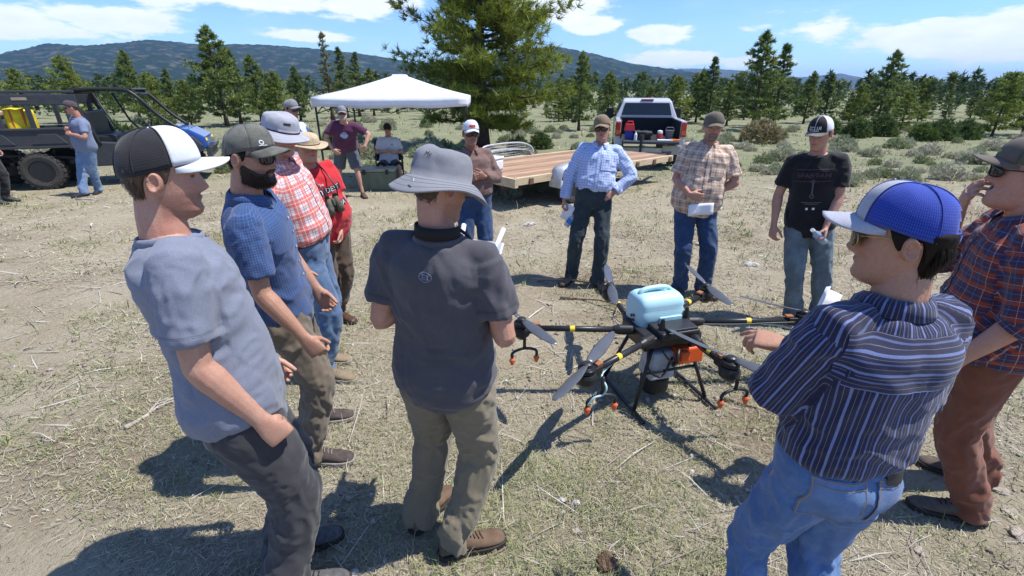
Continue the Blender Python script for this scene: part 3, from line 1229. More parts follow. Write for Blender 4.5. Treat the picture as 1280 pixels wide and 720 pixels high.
def far_wood():
    rg = np.random.default_rng(5)
    Vs, Cs = [], []
    for i in range(640):
        Y = rg.uniform(38, 130)
        X = rg.uniform(-1.25, 1.25) * Y
        h = rg.uniform(1.6, 3.0) + .012 * Y
        n = 46
        t = rg.random(n) ** .8
        a = rg.uniform(0, 6.28, n)
        r = h * .2 * (1 - t) * rg.uniform(.5, 1.2, n) + .05
        C = np.stack([X + np.cos(a) * r, Y + np.sin(a) * r, h * (.08 + .92 * t)], -1)
        D = np.stack([np.cos(a), np.sin(a), 0 * a], -1)
        V = needles(rg, C, D, 5, h * .13, h * .022)
        Vs.append(V)
        c = np.array([(.035, .058, .024), (.05, .075, .028), (.06, .085, .03)])[rg.integers(0, 3)] * rg.uniform(1.1, 1.9)
        Cs.append(np.repeat((c * rg.uniform(.75, 1.3, (len(V) // 3, 1))), 3, 0))
    V = np.concatenate(Vs)
    me = mesh_np('distant_pine_wood', V, np.arange(len(V)).reshape(-1, 3), smooth=False)
    set_col(me, np.concatenate(Cs))
    o = link('distant_pine_wood', me, MATS['pine_needles'])
    o['kind'] = 'stuff'
    o['label'] = 'far-off belt of small pines below the hills'


far_wood()

# ------------------------------------------------------------------ haze
def build_haze():
    mb = MB()
    mb.box((0, 0, 140), (19000, 19000, 290))
    m = bpy.data.materials.new('haze_air')
    m.use_nodes = True
    nt = m.node_tree
    nt.nodes.clear()
    out = nt.nodes.new('ShaderNodeOutputMaterial')
    pv = nt.nodes.new('ShaderNodeVolumePrincipled')
    pv.inputs['Color'].default_value = (.34, .60, 1.0, 1)
    pv.inputs['Density'].default_value = .00010
    nt.links.new(pv.outputs[0], out.inputs['Volume'])
    o = mb.build('haze', m)
    o['kind'] = 'stuff'
    o['label'] = 'thin blue air haze over the whole valley'


if HAZE:
    build_haze()
# ------------------------------------------------------------------ people
HZ = np.array([-.122, -.118, -.105, -.09, -.07, -.057, -.045, -.035, -.02, 0, .015, .035, .06, .085, .104, .114, .119])
HF = np.array([.035, .056, .079, .086, .079, .083, .080, .085, .081, .081, .079, .088, .087, .073, .047, .022, .002])
HB = np.array([-.02, -.025, -.035, -.045, -.062, -.07, -.076, -.08, -.088, -.097, -.100, -.103, -.099, -.082, -.056, -.03, -.008])
HW = np.array([.018, .028, .043, .052, .058, .061, .063, .065, .068, .071, .073, .0755, .0765, .069, .049, .026, .005])


def head_surf(phi, z, off=0.0, nose=1.0, feat=True):
    """head surface in head space: x right, y forward, z up; phi 0 = forward"""
    phi, z = np.broadcast_arrays(np.asarray(phi, float), np.asarray(z, float))
    w, f, b = np.interp(z, HZ, HW), np.interp(z, HZ, HF), np.interp(z, HZ, HB)
    yc = -.012
    s, c = np.sin(phi), np.cos(phi)
    p = 2.25
    x = (w + off) * sgp(s, p)
    y = yc + np.where(c > 0, (f - yc + off), (yc - b + off)) * sgp(c, p)
    if feat:
        fr = np.clip(c, 0, 1) ** .5
        amp = np.interp(z, [-.040, -.032, -.024, -.006, .014, .032], [0, .017, .027, .018, .009, .0]) * nose
        wid = np.interp(z, [-.040, -.030, -.02, 0, .02, .04], [.019, .018, .016, .012, .0095, .012])
        y = y + fr * amp * np.exp(-(x / wid) ** 2)
        ax = np.abs(x)
        y = y - fr * .011 * np.exp(-((ax - .031) / .017) ** 2 - ((z - .013) / .011) ** 2)
        y = y + fr * .005 * np.exp(-((ax - .031) / .010) ** 2 - ((z - .011) / .007) ** 2)
        y = y + fr * .005 * np.exp(-((ax - .046) / .016) ** 2 - ((z + .014) / .014) ** 2)
        y = y - fr * .0075 * np.exp(-((z + .0465) / .0032) ** 2) * np.exp(-(x / .022) ** 4)
        y = y + fr * .0035 * (np.exp(-((z + .053) / .005) ** 2) + np.exp(-((z + .040) / .004) ** 2)) * np.exp(-(x / .02) ** 2)
        y = y - fr * .004 * np.exp(-((ax - .034 - (-.02 - z) * .35) / .006) ** 2) * np.clip((-.018 - z) / .01, 0, 1) * np.clip((z + .06) / .015, 0, 1)
        y = y + fr * .0065 * np.exp(-((z - .034) / .007) ** 2) * np.exp(-((ax - .028) / .02) ** 2)
    z = z + 0 * x
    return np.stack([x, y, z], -1)


def GZ(x, y):
    return float(ground_z(np.array([float(x)]), np.array([float(y)]))[0])


class Person:
    pass


VOX = {'near': (.0036, .0036, .016, .0085), 'mid': (.0048, .0048, .02, .012), 'far': (.008, .008, .03, .02)}


def cloth_noise(V, N, bones, seed, amp, fs=(7.0, 20.0), det=3):
    """fold displacement: ridged noise stretched across the bone direction"""
    best, T, W, ANG, RAD = bone_coords(V, bones)
    P = np.stack([np.cos(ANG) * 1.1 + best * 13.7, np.sin(ANG) * 1.1, T * fs[1] * .5], -1)
    warp = np.stack([vnoise(V * fs[0] + 3.1, seed), vnoise(V * fs[0] + 9.7, seed + 1), vnoise(V * fs[0] - 4.2, seed + 2)], -1)
    P = P + warp * .75
    r = fbm(P, det, seed + 5)
    ridg = 1 - (np.abs(r) * 3.4) ** .8
    broad = vnoise(V * fs[0] * .8 + 17, seed + 9)
    return V + N * (amp * (1.25 * np.clip(ridg, -.8, 1) + .55 * broad))[:, None]


def bone_coords(V, bones):
    """nearest bone (weighted by its radius): index, metres along chain, normalised distance, angle, radius"""
    n = len(V)
    bd = np.full(n, 1e9)
    bi = np.zeros(n)
    T = np.zeros(n)
    ANG = np.zeros(n)
    RAD = np.ones(n)
    for k, (a, b, r, start, ref, grp) in enumerate(bones):
        a, b = np.asarray(a), np.asarray(b)
        d = b - a
        L = np.linalg.norm(d)
        u = d / L
        rel = V - a
        t = np.clip(rel @ u, 0, L)
        q = rel - np.outer(t, u)
        dist = np.linalg.norm(q, axis=1) / r
        if grp and start == 0.0:
            dist = dist + np.clip(.01 - rel @ u, 0, 1) / r * 6
        s = nrm(np.asarray(ref) - u * np.dot(ref, u))
        w = np.cross(u, s)
        ang = np.arctan2(q @ s, -(q @ w))
        m = dist < bd
        bd = np.where(m, dist, bd)
        bi = np.where(m, grp, bi)
        T = np.where(m, t + start, T)
        ANG = np.where(m, ang, ANG)
        RAD = np.where(m, r, RAD)
    return bi, T, bd, ANG, RAD


def pat_attr(me, V, Q, bones):
    """per-corner cloth coordinates (round the limb in m, along it in m, limb index)"""
    ctr = V[Q].mean(1)
    bi, T, _, ANG, RAD = bone_coords(ctr, bones)
    C = np.zeros((len(Q), Q.shape[1], 3), np.float32)
    for g in np.unique(bi):
        sel = np.where(bi == g)[0]
        sub = [b for b in bones if b[5] == g]
        r = sub[0][2]
        for k in range(Q.shape[1]):
            _, t, _, a, _ = bone_coords(V[Q[sel, k]], sub)
            da = a - ANG[sel]
            a = ANG[sel] + (da + PI) % (2 * PI) - PI
            C[sel, k, 0] = a * r
            C[sel, k, 1] = t
            C[sel, k, 2] = g
    at = me.attributes.new('pat', 'FLOAT_VECTOR', 'CORNER')
    at.data.foreach_set('vector', C.ravel())


def hand_parts(mb, wrist, d, nrmv, side, curl, spread, thumb, s=1.0, r0=.029):
    """palm and five fingers; d along the hand, nrmv out of the palm, side +1 right hand"""
    d = nrm(d)
    n = nrm(np.asarray(nrmv, float) - d * np.dot(nrmv, d))
    lat = np.cross(d, n) * side            # towards the thumb
    W = np.asarray(wrist, float)
    K = 1.0 * s
    # palm
    rings = []
    a = np.linspace(0, 2 * PI, 18, endpoint=False)
    for t, hw, th, sh in ((-.01, .027, .020, 0), (.02, .032, .019, 0), (.05, .040, .017, .002), (.08, .0415, .0145, .002), (.097, .040, .011, .001)):
        c = W + d * t * K + lat * sh
        rings.append(c + np.outer(sgp(np.cos(a), 2.6), lat * hw * K) + np.outer(sgp(np.sin(a), 2.6), n * th * K))
    mb.loft(rings)
    mb.sphere(tuple(W + d * .035 * K + lat * .026 * K + n * .010 * K), .0195 * K, 10, 7)
    for i, (lo, ln, r) in enumerate(((.030, .071, .0092), (.0105, .079, .0095), (-.009, .073, .0090), (-.0275, .058, .0080))):
        c = curl[i] if hasattr(curl, '__len__') else curl
        p = W + d * (.090 - .004 * abs(i - 1)) * K + lat * lo * K
        ang = 0.0
        sp = spread * (1.5 - i) * .09
        dd0 = nrm(d + lat * sp)
        pts, rad = [p - d * .02 * K], [r * K]
        pts.append(p)
        rad.append(r * 1.02 * K)
        for seg, (fr, mx) in enumerate(((.45, 62), (.31, 85), (.24, 55))):
            ang += R_(mx) * c
            dd = dd0 * math.cos(ang) + n * math.sin(ang)
            p2 = p + dd * ln * fr * K
            pts += [p * .5 + p2 * .5, p2]
            rad += [r * K * (.97 - .07 * seg), r * K * (.98 - .09 * seg)]
            p = p2
        pts.append(p + dd * .004)
        rad.append(rad[-1] * .55)
        mb.tube(pts, rad, 9)
    t0 = W + d * .028 * K + lat * .027 * K + n * .006 * K
    td = nrm(d * (.75 - .25 * thumb) + lat * (.75 - .75 * thumb) + n * (.35 + .55 * thumb))
    t1 = t0 + td * .040 * K
    td2 = nrm(td * .7 + d * .55 + n * .25 * thumb - lat * .15 * thumb)
    t2 = t1 + td2 * .030 * K
    t3 = t2 + nrm(td2 + d * .3) * .024 * K
    mb.tube([t0 - td * .012, t0, t1, (t1 + t2) / 2, t2, t3, t3 + td2 * .004], np.array([.014, .0145, .0115, .0105, .0105, .0085, .004]) * K, 9)


def arm_curve(J, side):
    return J['S' + side], J['E' + side], J['W' + side]


def build_person(label, group=None, detail='mid', H=1.78, g=1.0, belly=0.0, yaw=0, hip_yaw=None, feet=None, foot_yaw=None, pelvis=None,
                 pel_z=None, pel_off=(0, 0), neck=None, head=(0, 0, 0), head_fwd=.03, arms=None, sh_w=1.0, skin=(.47, .27, .185), shoulder_drop=(0, 0),
                 knee_out=0.0, face=None, sit=None, pel_px=None):
    """solve the joints, build the continuous body mesh; returns the Person for dressing"""
    p = Person()
    s = H / 1.78
    p.s, p.g, p.belly, p.detail = s, g, belly, detail
    vh, va, vb, vc = VOX[detail]
    p.vc = vc
    yw = R_(yaw)
    hy = R_(yaw if hip_yaw is None else hip_yaw)
    fwd = np.array([math.sin(yw), math.cos(yw), 0])
    rgt = np.array([math.cos(yw), -math.sin(yw), 0])
    hf = np.array([math.sin(hy), math.cos(hy), 0])
    hr = np.array([math.cos(hy), -math.sin(hy), 0])
    J = {}
    p.J = J
    FL = FR = None
    if feet is not None:
        FL, FR = [np.array(ground(*q)) if len(q) == 2 else np.array(q, float) for q in feet]
        FL[2], FR[2] = gz(FL[0]), gz(FR[0])
        mid = (FL + FR) / 2
    else:
        mid = None
    hipz = (.955 if pel_z is None else pel_z) * s
    if pelvis is None:
        Pv = np.array([mid[0] + pel_off[0], mid[1] + pel_off[1], hipz + mid[2]])
    else:
        Pv = np.array(pelvis, float)
    if pel_px is not None:
        Y = Pv[1]
        Pv[0] = (pel_px - 640) / CAM_F * (Y * math.cos(CAM_P) + (CAM_Z - Pv[2]) * math.sin(CAM_P))
    if mid is None:
        mid = np.array([Pv[0], Pv[1], gz(Pv[0])])
    if abs(neck[0]) > 20:
        zn = Pv[2] + .52 * s
        N0 = np.array([(neck[0] - 640) / CAM_F * (neck[2] * math.cos(CAM_P) + (CAM_Z - zn) * math.sin(CAM_P)), neck[2], zn])
    else:
        N0 = Pv + np.array(neck, float)
    up = nrm(N0 - Pv)
    Nk = Pv + up * .53 * s
    p.fwd, p.rgt, p.hf, p.hr, p.up = fwd, rgt, hf, hr, up
    rgt_t = nrm(rgt - up * np.dot(rgt, up))
    fwd_t = np.cross(up, rgt_t)
    p.rt, p.ft = rgt_t, fwd_t
    J['P'], J['N'] = Pv, Nk
    # head
    hyw, hp, hroll = R_(head[0]), R_(head[1]), R_(head[2])
    Rh = rotz(-hyw) @ rotx(hp) @ roty(hroll)
    hc = Nk + up * .048 * s + np.array([0, 0, .105]) * s + Rh @ np.array([0, head_fwd, .0]) + fwd * head_fwd
    J['H'] = hc
    p.Rh = Rh
    # shoulders
    for k, sd in (('L', -1), ('R', 1)):
        drop = shoulder_drop[0] if k == 'L' else shoulder_drop[1]
        J['S' + k] = Nk - up * (.062 + drop) * s + rgt_t * sd * .170 * s * sh_w * (.6 + .4 * g)
    UL, FLn = .29 * s, .255 * s
    for k in 'LR':
        a = arms[k]
        e = a['elbow']
        J['E' + k] = on_sphere(e[0], e[1], J['S' + k], UL, e[2] if len(e) > 2 else True) if abs(e[0]) > 3 or abs(e[1]) > 3 else J['S' + k] + nrm(rgt * e[0] + fwd * e[1] + np.array([0, 0, 1]) * e[2]) * UL
        w = a['wrist']
        if w == 'mouth':
            tg_ = hc + Rh @ np.array([.035, .125, -.055])
            J['W' + k] = J['E' + k] + nrm(tg_ - J['E' + k]) * FLn
            continue
        J['W' + k] = on_sphere(w[0], w[1], J['E' + k], FLn, w[2] if len(w) > 2 else True) if abs(w[0]) > 3 or abs(w[1]) > 3 else J['E' + k] + nrm(rgt * w[0] + fwd * w[1] + np.array([0, 0, 1]) * w[2]) * FLn
    # legs
    TH, SH = .43 * s, .425 * s
    for k, sd, F in (('L', -1, FL), ('R', 1, FR)):
        hip = Pv + hr * sd * .088 * s * (.5 + .5 * g) - np.array([0, 0, .045 * s])
        J['Hi' + k] = hip
        if sit:
            J['K' + k] = hip + nrm(hf + hr * sd * .25 - np.array([0, 0, .06])) * TH
            J['A' + k] = np.array([*(J['K' + k] + hf * .03)[:2], .085 * s + GZ(*(J['K' + k] + hf * .03)[:2])])
            continue
        ank = F + np.array([0, 0, .085 * s])
        v = ank - hip
        L = np.linalg.norm(v)
        if L > (TH + SH) * .998:
            # keep the foot where it is; stretch slightly
            q = L / (TH + SH) * 1.002
        else:
            q = 1.0
        th, sh = TH * q, SH * q
        cosA = np.clip((th * th + L * L - sh * sh) / (2 * th * L), -1, 1)
        A = math.acos(cosA)
        u = v / L
        fy = R_(foot_yaw[0 if k == 'L' else 1]) if foot_yaw else hy
        hint = np.array([math.sin(fy), math.cos(fy), 0]) * .5 + hf * .5 + hr * sd * knee_out
        pv = nrm(hint - u * np.dot(hint, u))
        J['K' + k] = hip + u * th * math.cos(A) + pv * th * math.sin(A)
        J['A' + k] = ank
        if q > 1.0:
            print('   leg stretched', label[:40], k, round(q, 3))
    p.foot_yaw = foot_yaw if foot_yaw else (math.degrees(hy), math.degrees(hy))
    base = np.array([mid[0], mid[1], mid[2]])
    p.base = base
    root = empty('person', base)
    p.root = root
    tag(root, label, 'person', group)
    print('person', label[:48], 'pelvis', np.round(Pv, 2), 'head', np.round(hc, 2), 'top', round(hc[2] + .12, 2))

    # ---- body, coarse part (mostly under the clothes)
    mb = MB()
    T = torso_table(p, 0.0, -.12, .55)
    mb.loft(torso_rings(p, T, 0.0, shrink=.93, n=20))
    for k in 'LR':
        S, E, W = arm_curve(J, k)
        mb.tube([Nk * .55 + S * .45 - up * .02 * s, S, S * .5 + E * .5], np.array([.045, .055, .046]) * s * (.7 + .3 * g), 10)
        hip, K, A = J['Hi' + k], J['K' + k], J['A' + k]
        mb.tube([hip + np.array([0, 0, .04]), hip * .8 + K * .2, hip * .4 + K * .6, K, K * .72 + A * .28, K * .3 + A * .7, A, A - np.array([0, 0, .05])],
                np.array([.075, .082, .068, .055, .056, .041, .036, .036]) * s * (.75 + .25 * g), 12)
    V0, Q0 = remesh(mb.v, mb.f, vb)
    V0 = smooth_np(V0, Q0, .5, 3)
    # ---- head and neck
    mb = MB()
    zz = np.concatenate([np.linspace(-.122, .112, 64), [.116, .119]])
    ph = np.linspace(0, 2 * PI, 72, endpoint=False)
    hs = (s * .5 + .5) * .97
    G = head_surf(ph[None, :], zz[:, None], nose=(face or {}).get('nose', 1.0))
    mouth_open = (face or {}).get('open', 0)
    if mouth_open:
        jaw = np.clip((-.045 - G[..., 2]) / .02, 0, 1)
        G[..., 2] -= jaw * .022
        m2 = np.exp(-((G[..., 2] + .056) / .014) ** 2 - (G[..., 0] / .02) ** 2) * (G[..., 1] > .03)
        G[..., 1] -= m2 * .03
    hw_ = (face or {}).get('wide', 1.0)
    G[..., 0] *= hw_
    rings = [(g_ * hs) @ Rh.T + hc for g_ in G]
    mb.loft(rings)
    for sd in (-1, 1):
        er = []
        a = np.linspace(0, 2 * PI, 14, endpoint=False)
        for t, rr in ((-.012, .7), (-.003, .9), (.006, 1.0), (.0125, .95), (.0135, .80), (.009, .62), (.006, .35)):
            q = np.stack([np.full(14, sd * (.0735 * hw_ + t * 1.25)), -.019 + .0175 * rr * np.cos(a) - t * .75, .001 + .0295 * rr * np.sin(a) + .004 * np.cos(a) * rr], -1)
            er.append((q * hs) @ Rh.T + hc)
        mb.loft(er)
    nb = hc + Rh @ np.array([0, -.028, -.045]) * hs
    nk = (.7 + .3 * g)
    mb.tube([Nk - up * .05 * s - fwd_t * .005, Nk + up * .005 * s, Nk * .5 + nb * .5 - Rh @ np.array([0, .004, 0]), nb, nb + Rh @ np.array([0, 0, .03])],
            np.array([.070, .062, .056, .054, .045]) * s * nk, 18, squash=[1.0, 1.02, 1.05, 1.05, 1.0], side=rgt)
    V1, Q1 = remesh(mb.v, mb.f, vh)
    loc = (V1 - hc) @ Rh / hs
    V1 = smooth_np(V1, Q1, np.where(loc[:, 2] < -.09, .5, .4), 2)
    loc = (V1 - hc) @ Rh / hs
    # ---- arms and hands
    VA, QA = [], []
    for k, sd in (('L', -1), ('R', 1)):
        S, E, W = arm_curve(J, k)
        a = arms[k]
        mb = MB()
        fr = nrm(np.cross(E - S, W - E)) if np.linalg.norm(np.cross(nrm(E - S), nrm(W - E))) > .1 else rgt
        cl = [S * .6 + E * .4, S * .3 + E * .7, S * .06 + E * .94, E * .97 + W * .03, E * .8 + W * .2, E * .5 + W * .5, E * .15 + W * .85, W, W + nrm(W - E) * .012]
        rr = np.array([.044, .043, .039, .0405, .0435, .038, .029, .0275, .026]) * s * (.65 + .35 * g)
        cl2 = catmull(cl, 3)
        rr2 = np.interp(np.arange(len(cl2)) / 3.0, np.arange(len(rr)), rr)
        sq = np.interp(np.arange(len(cl2)) / 3.0, np.arange(len(rr)), [1, 1, 1, 1, .95, .9, .8, .75, .75])
        d = a.get('dir')
        d = nrm(W - E) if d is None else nrm(np.array(d, float))
        n = a.get('palm')
        n = -rgt * sd if n is None else np.array(n, float)
        n = nrm(n - d * np.dot(n, d))
        lat = np.cross(d, n)
        mb.tube(cl2, rr2, 14, squash=sq, side=lat)
        hand_parts(mb, W, d, n, sd, a.get('curl', .45), a.get('spread', .5), a.get('thumb', .4), s=s * (.85 + .15 * g))
        J['D' + k], J['M' + k] = d, n
        v, q = remesh(mb.v, mb.f, va)
        v = smooth_np(v, q, .4, 2)
        VA.append(v)
        QA.append(q)
    # ---- join as one mesh with skin tints
    Vs, Qs, o = [], [], 0
    for v, q in [(V0, Q0), (V1, Q1)] + list(zip(VA, QA)):
        Vs.append(v)
        Qs.append(q + o)
        o += len(v)
    V, Q = np.concatenate(Vs), np.concatenate(Qs)
    C = np.ones((len(V), 3)) * np.array(skin)
    i0, i1 = len(V0), len(V0) + len(V1)
    f = face or {}
    x, y, z = loc[:, 0], loc[:, 1], loc[:, 2]
    front = np.clip(y / .05, 0, 1)
    def gs(cx, cz, sx, sz):
        return np.exp(-((np.abs(x) - cx) / sx) ** 2 - ((z - cz) / sz) ** 2) * front
    hc_ = C[i0:i1]
    flush = np.clip(gs(.04, -.018, .022, .02) * .8 + gs(0, -.022, .016, .016) + np.exp(-((np.abs(x) - .075) / .012) ** 2 - ((y + .02) / .02) ** 2) * .7 + np.clip((-.09 - z) / .05, 0, 1) * .5, 0, 1)
    hc_ = hc_ * (1 - flush[:, None] * np.array([.0, .22, .25]) * f.get('flush', 1.0))
    if 'stubble' in f:
        st = np.clip((-.028 - z) / .02, 0, 1) * np.clip((y + .035) / .02, 0, 1) * np.clip((z + .125) / .02, 0, 1)
        st *= 1 - gs(0, -.046, .02, .006)
        hc_ = hc_ * (1 - st[:, None] * (1 - np.array(f['stubble'])))
    lip = np.clip(gs(0, -.0465, .021, .0075) * 1.4, 0, 1)
    hc_ = hc_ * (1 - lip[:, None] * np.array([.25, .45, .42]))
    brow = np.clip(gs(.03, .0345, .016, .0045) * 1.8, 0, 1) * f.get('brow', .75)
    hc_ = hc_ * (1 - brow[:, None]) + brow[:, None] * np.array(f.get('browcol', (.06, .035, .02)))
    eye = np.clip(gs(.031, .0125, .0115, .0045) * 2.2 - .4, 0, 1)
    hc_ = hc_ * (1 - eye[:, None]) + eye[:, None] * np.array([.06, .045, .04])
    if mouth_open:
        mo = np.clip(np.exp(-((z + .058) / .0125) ** 2 - (x / .018) ** 2) * front * 2.5 - .5, 0, 1)
        hc_ = hc_ * (1 - mo[:, None]) + mo[:, None] * np.array([.05, .012, .010])
    C[i0:i1] = hc_
    # knuckles, elbows and general mottling
    mo = fbm(V * 22, 3, 4) * .16 + fbm(V * 160, 2, 9) * .10
    C = C * (1 + mo[:, None] * np.array([.6, 1.1, 1.2]))
    me = mesh_np('body', V - base, Q)
    set_col(me, C)
    body = link('body', me, skin_mat(), root)
    p.body = body
    p.hs = hs
    p.hw_ = hw_
    return p


def skin_mat():
    return mat('skin', (1, 1, 1), rough=.48, var=.16, vscale=140, bump=.22, bscale=380, spec=.38, attr='col', sss=.12)


TT = [(-.12, .10, .085, .085), (-.06, .160, .105, .115), (0, .170, .108, .120), (.08, .162, .108, .100), (.16, .155, .108, .093), (.24, .160, .112, .098), (.32, .170, .116, .105),
      (.39, .176, .112, .108), (.44, .168, .095, .104), (.475, .132, .078, .092), (.505, .088, .066, .08), (.53, .066, .060, .068), (.55, .060, .057, .062)]


def torso_table(p, extra, lo, hi):
    A = np.array(TT)
    zs = np.concatenate([[lo], A[(A[:, 0] > lo + .01) & (A[:, 0] < hi - .008), 0], [hi]])
    out = []
    for z in zs:
        hw, fr, bk = [np.interp(z, A[:, 0], A[:, k]) for k in (1, 2, 3)]
        out.append((z, hw, fr, bk))
    return out


def torso_rings(p, T, extra, shrink=1.0, n=32, flare=None):
    a = np.linspace(0, 2 * PI, n, endpoint=False)
    R = []
    for (z, hw, fr, bk) in T:
        t = np.clip(z / .40, 0, 1)
        r = nrm(p.hr * (1 - t) + p.rt * t)
        r = nrm(r - p.up * np.dot(r, p.up))
        f = np.cross(p.up, r)
        neckk = np.clip((z - .44) / .06, 0, 1)
        g = p.g * (1 - neckk) + (.7 + .3 * p.g) * neckk
        ex = extra * (1 - .6 * neckk)
        bl = p.belly * math.exp(-((z - .12) / .13) ** 2)
        if flare:
            ex += np.interp(z, flare[0], flare[1])
        HW = (hw * g * shrink + ex + bl * .35) * p.s
        FR = (fr * g * shrink + ex + bl) * p.s
        BK = (bk * (g * .6 + .4) * shrink + ex) * p.s
        c = p.J['P'] + p.up * z * p.s
        ca, sa = sgp(np.cos(a), 2.35), sgp(np.sin(a), 2.35)
        R.append(c + np.outer(ca, r * HW) + np.where(sa > 0, sa * FR, sa * BK)[:, None] * f)
    return R


def torso_bones(p):
    return [(p.J['P'] - p.up * .30, p.J['N'], .165 * p.s * p.g, 0.0, -p.ft, 0)]


def arm_bones(p):
    out = []
    for i, k in enumerate('LR'):
        S, E, W = arm_curve(p.J, k)
        d = nrm(E - S)
        ref = np.array([0, 1., .2]) if abs(d[1]) < .8 else np.array([1., 0, 0])
        out.append((S, E, .075 * p.s, 0.0, ref, 1 + i))
        out.append((E, W, .075 * p.s, .29 * p.s, ref, 1 + i))
    return out


def leg_bones(p):
    out = []
    for i, k in enumerate('LR'):
        hip, K, A = p.J['Hi' + k], p.J['K' + k], p.J['A' + k]
        out.append((hip, K, .09 * p.s, 0.0, -p.hf + .01, 1 + i))
        out.append((K, A, .09 * p.s, .43 * p.s, -p.hf + .01, 1 + i))
    return out


def dress_shirt(p, m, sleeve='short', tuck=False, ease=.020, sl=.62, hem=-.11, amp=.007, seed=1, name='shirt', sleeve_r=1.0, collar=None, cuff=None, fold_f=(7, 20), flare=.02):
    J, s = p.J, p.s
    p.tucked = tuck
    mb = MB()
    lo = .055 if tuck else hem
    T = torso_table(p, 0, lo, .512)
    blouse = ([lo, lo + .03, lo + .10, .3], [-.010, .010, .012, 0]) if tuck else ([lo, 0.0, .2], [flare, flare * .6, 0])
    mb.loft(torso_rings(p, T, ease, flare=blouse))
    for k in 'LR':
        S, E, W = arm_curve(J, k)
        gg = (.6 + .4 * p.g) * sleeve_r
        inn = J['N'] * .52 + S * .48 - p.up * .022 * s
        dn = np.array([0, 0, -.008])
        if sleeve == 'short':
            e = S * (1 - sl) + E * sl
            pts = [inn, S * .93 + inn * .07, S * .8 + E * .2, S * .45 + E * .55 if sl > .6 else S * .65 + E * .35, e + dn]
            rad = np.array([.052, .063, .064, .064, .067]) * gg
        else:
            q = sl
            e = E * (1 - q) + W * q
            pts = [inn, S * .93 + inn * .07, S * .75 + E * .25, S * .4 + E * .6, S * .08 + E * .92, E * .95 + e * .05, E * .7 + e * .3, E * .3 + e * .7, e]
            rad = np.array([.052, .063, .062, .059, .058, .058, .056, .051, .047 if q > .8 else .054]) * gg
        mb.tube(pts, rad * s, 16, side=p.rgt)
    V, Q = remesh(mb.v, mb.f, p.vc)
    V = smooth_np(V, Q, .5, 3)
    bones = torso_bones(p) + arm_bones(p)
    N = normals_np(V, Q)
    if amp:
        V = cloth_noise(V, N, bones, seed, amp, fold_f)
        V = smooth_np(V, Q, .35, 1)
    me = mesh_np(name, V - p.base, Q)
    pat_attr(me, V, Q, bones)
    o = link(name, me, m, p.root)
    p.shirt = o
    # collar
    if collar == 'crew':
        c = J['N'] + p.up * (-.018) * s + p.ft * .006
        nk = (.7 + .3 * p.g) * s
        pts = []
        for i in range(28):
            a = 2 * PI * i / 28
            pts.append(c + p.rt * math.cos(a) * .080 * nk + p.ft * math.sin(a) * .080 * nk + p.up * (-.022 * max(0, math.sin(a)) + .010) * s)
        rings = []
        for i in range(28):
            t = nrm(pts[(i + 1) % 28] - pts[i - 1])
            od = nrm(pts[i] - c)
            od = nrm(od - t * np.dot(od, t))
            u = np.cross(t, od)
            rings.append(np.array([pts[i] + od * .006 * math.cos(b) + u * .013 * math.sin(b) for b in np.linspace(0, 2 * PI, 8, endpoint=False)]))
        mbc = MB()
        mbc.loft(rings + [rings[0]], caps=False)
        mbc.build('collar', m, o, smooth=True, origin=p.base)
    elif collar == 'button':
        c = J['N'] + p.up * .0 + p.ft * .004
        nk = (.7 + .3 * p.g) * s
        a = np.linspace(R_(-158), R_(158), 40)                 # measured from the back
        P = np.zeros((5, 40, 3))
        for r, (rad, h) in enumerate(((.073, -.030), (.066, .020), (.069, .028), (.079, .017), (.091, -.014))):
            fr = np.clip((np.abs(a) - R_(95)) / R_(63), 0, 1)
            hh = h - fr * (.018 + (.022 if r >= 4 else .006 if r == 3 else 0)) - .006 * fr
            rr = rad + fr * (.008 if r >= 3 else 0)
            P[r] = c + np.outer(np.sin(a) * rr * nk, p.rt) - np.outer(np.cos(a) * rr * nk * 1.02, p.ft) + np.outer(hh * s, p.up)
        mbc = MB()
        mbc.grid(P)
        cl_ = mbc.build('collar', m, o, smooth=True, origin=p.base, solid=.004)
        uv = np.zeros((5, 40, 3), np.float32)
        uv[..., 0] = (a * .085)[None, :]
        uv[..., 1] = np.array([0, .035, .045, .06, .095])[:, None]
        at = cl_.data.attributes.new('pat', 'FLOAT_VECTOR', 'POINT')
        at.data.foreach_set('vector', uv.ravel())
    if cuff is not None:
        for k in 'LR':
            S, E, W = arm_curve(J, k)
            if sleeve == 'short':
                e = S * (1 - sl) + E * sl + np.array([0, 0, -.008])
                d = nrm(E - S)
                r = .069 * (.6 + .4 * p.g) * sleeve_r * s
            else:
                e = E * (1 - sl) + W * sl
                d = nrm(W - E)
                r = (.050 if sl > .8 else .058) * (.6 + .4 * p.g) * sleeve_r * s
            mbc = MB()
            mbc.tube([e - d * cuff, e - d * .004, e + d * .006, e + d * .004], [r, r * 1.02, r, r * .8], 18)
            cf = mbc.build('cuff', m, o, smooth=True, origin=p.base)
            uv = np.zeros((4, 18, 3), np.float32)
            uv[..., 0] = (np.arange(18) * .022)[None, :]
            uv[..., 1] = np.array([0, cuff, cuff + .01, cuff + .02])[:, None]
            at = cf.data.attributes.new('pat', 'FLOAT_VECTOR', 'POINT')
            at.data.foreach_set('vector', uv.ravel())
    return o


def front_point(p, z, lateral=0.0, far=.5):
    """point on the shirt front at height z above pelvis, and its outward direction"""
    return p.J['P'] + p.up * z * p.s + p.rt * lateral * p.s


def shirt_decal(p, name, m, pieces, z, lateral=0.0, back=False, off=.003):
    f = -p.ft if back else p.ft
    r = -p.rt if back else p.rt
    return decal(p.shirt, name, m, pieces, front_point(p, z, lateral) - p.base + f * .0, -r, p.up, f, off, far=.7)


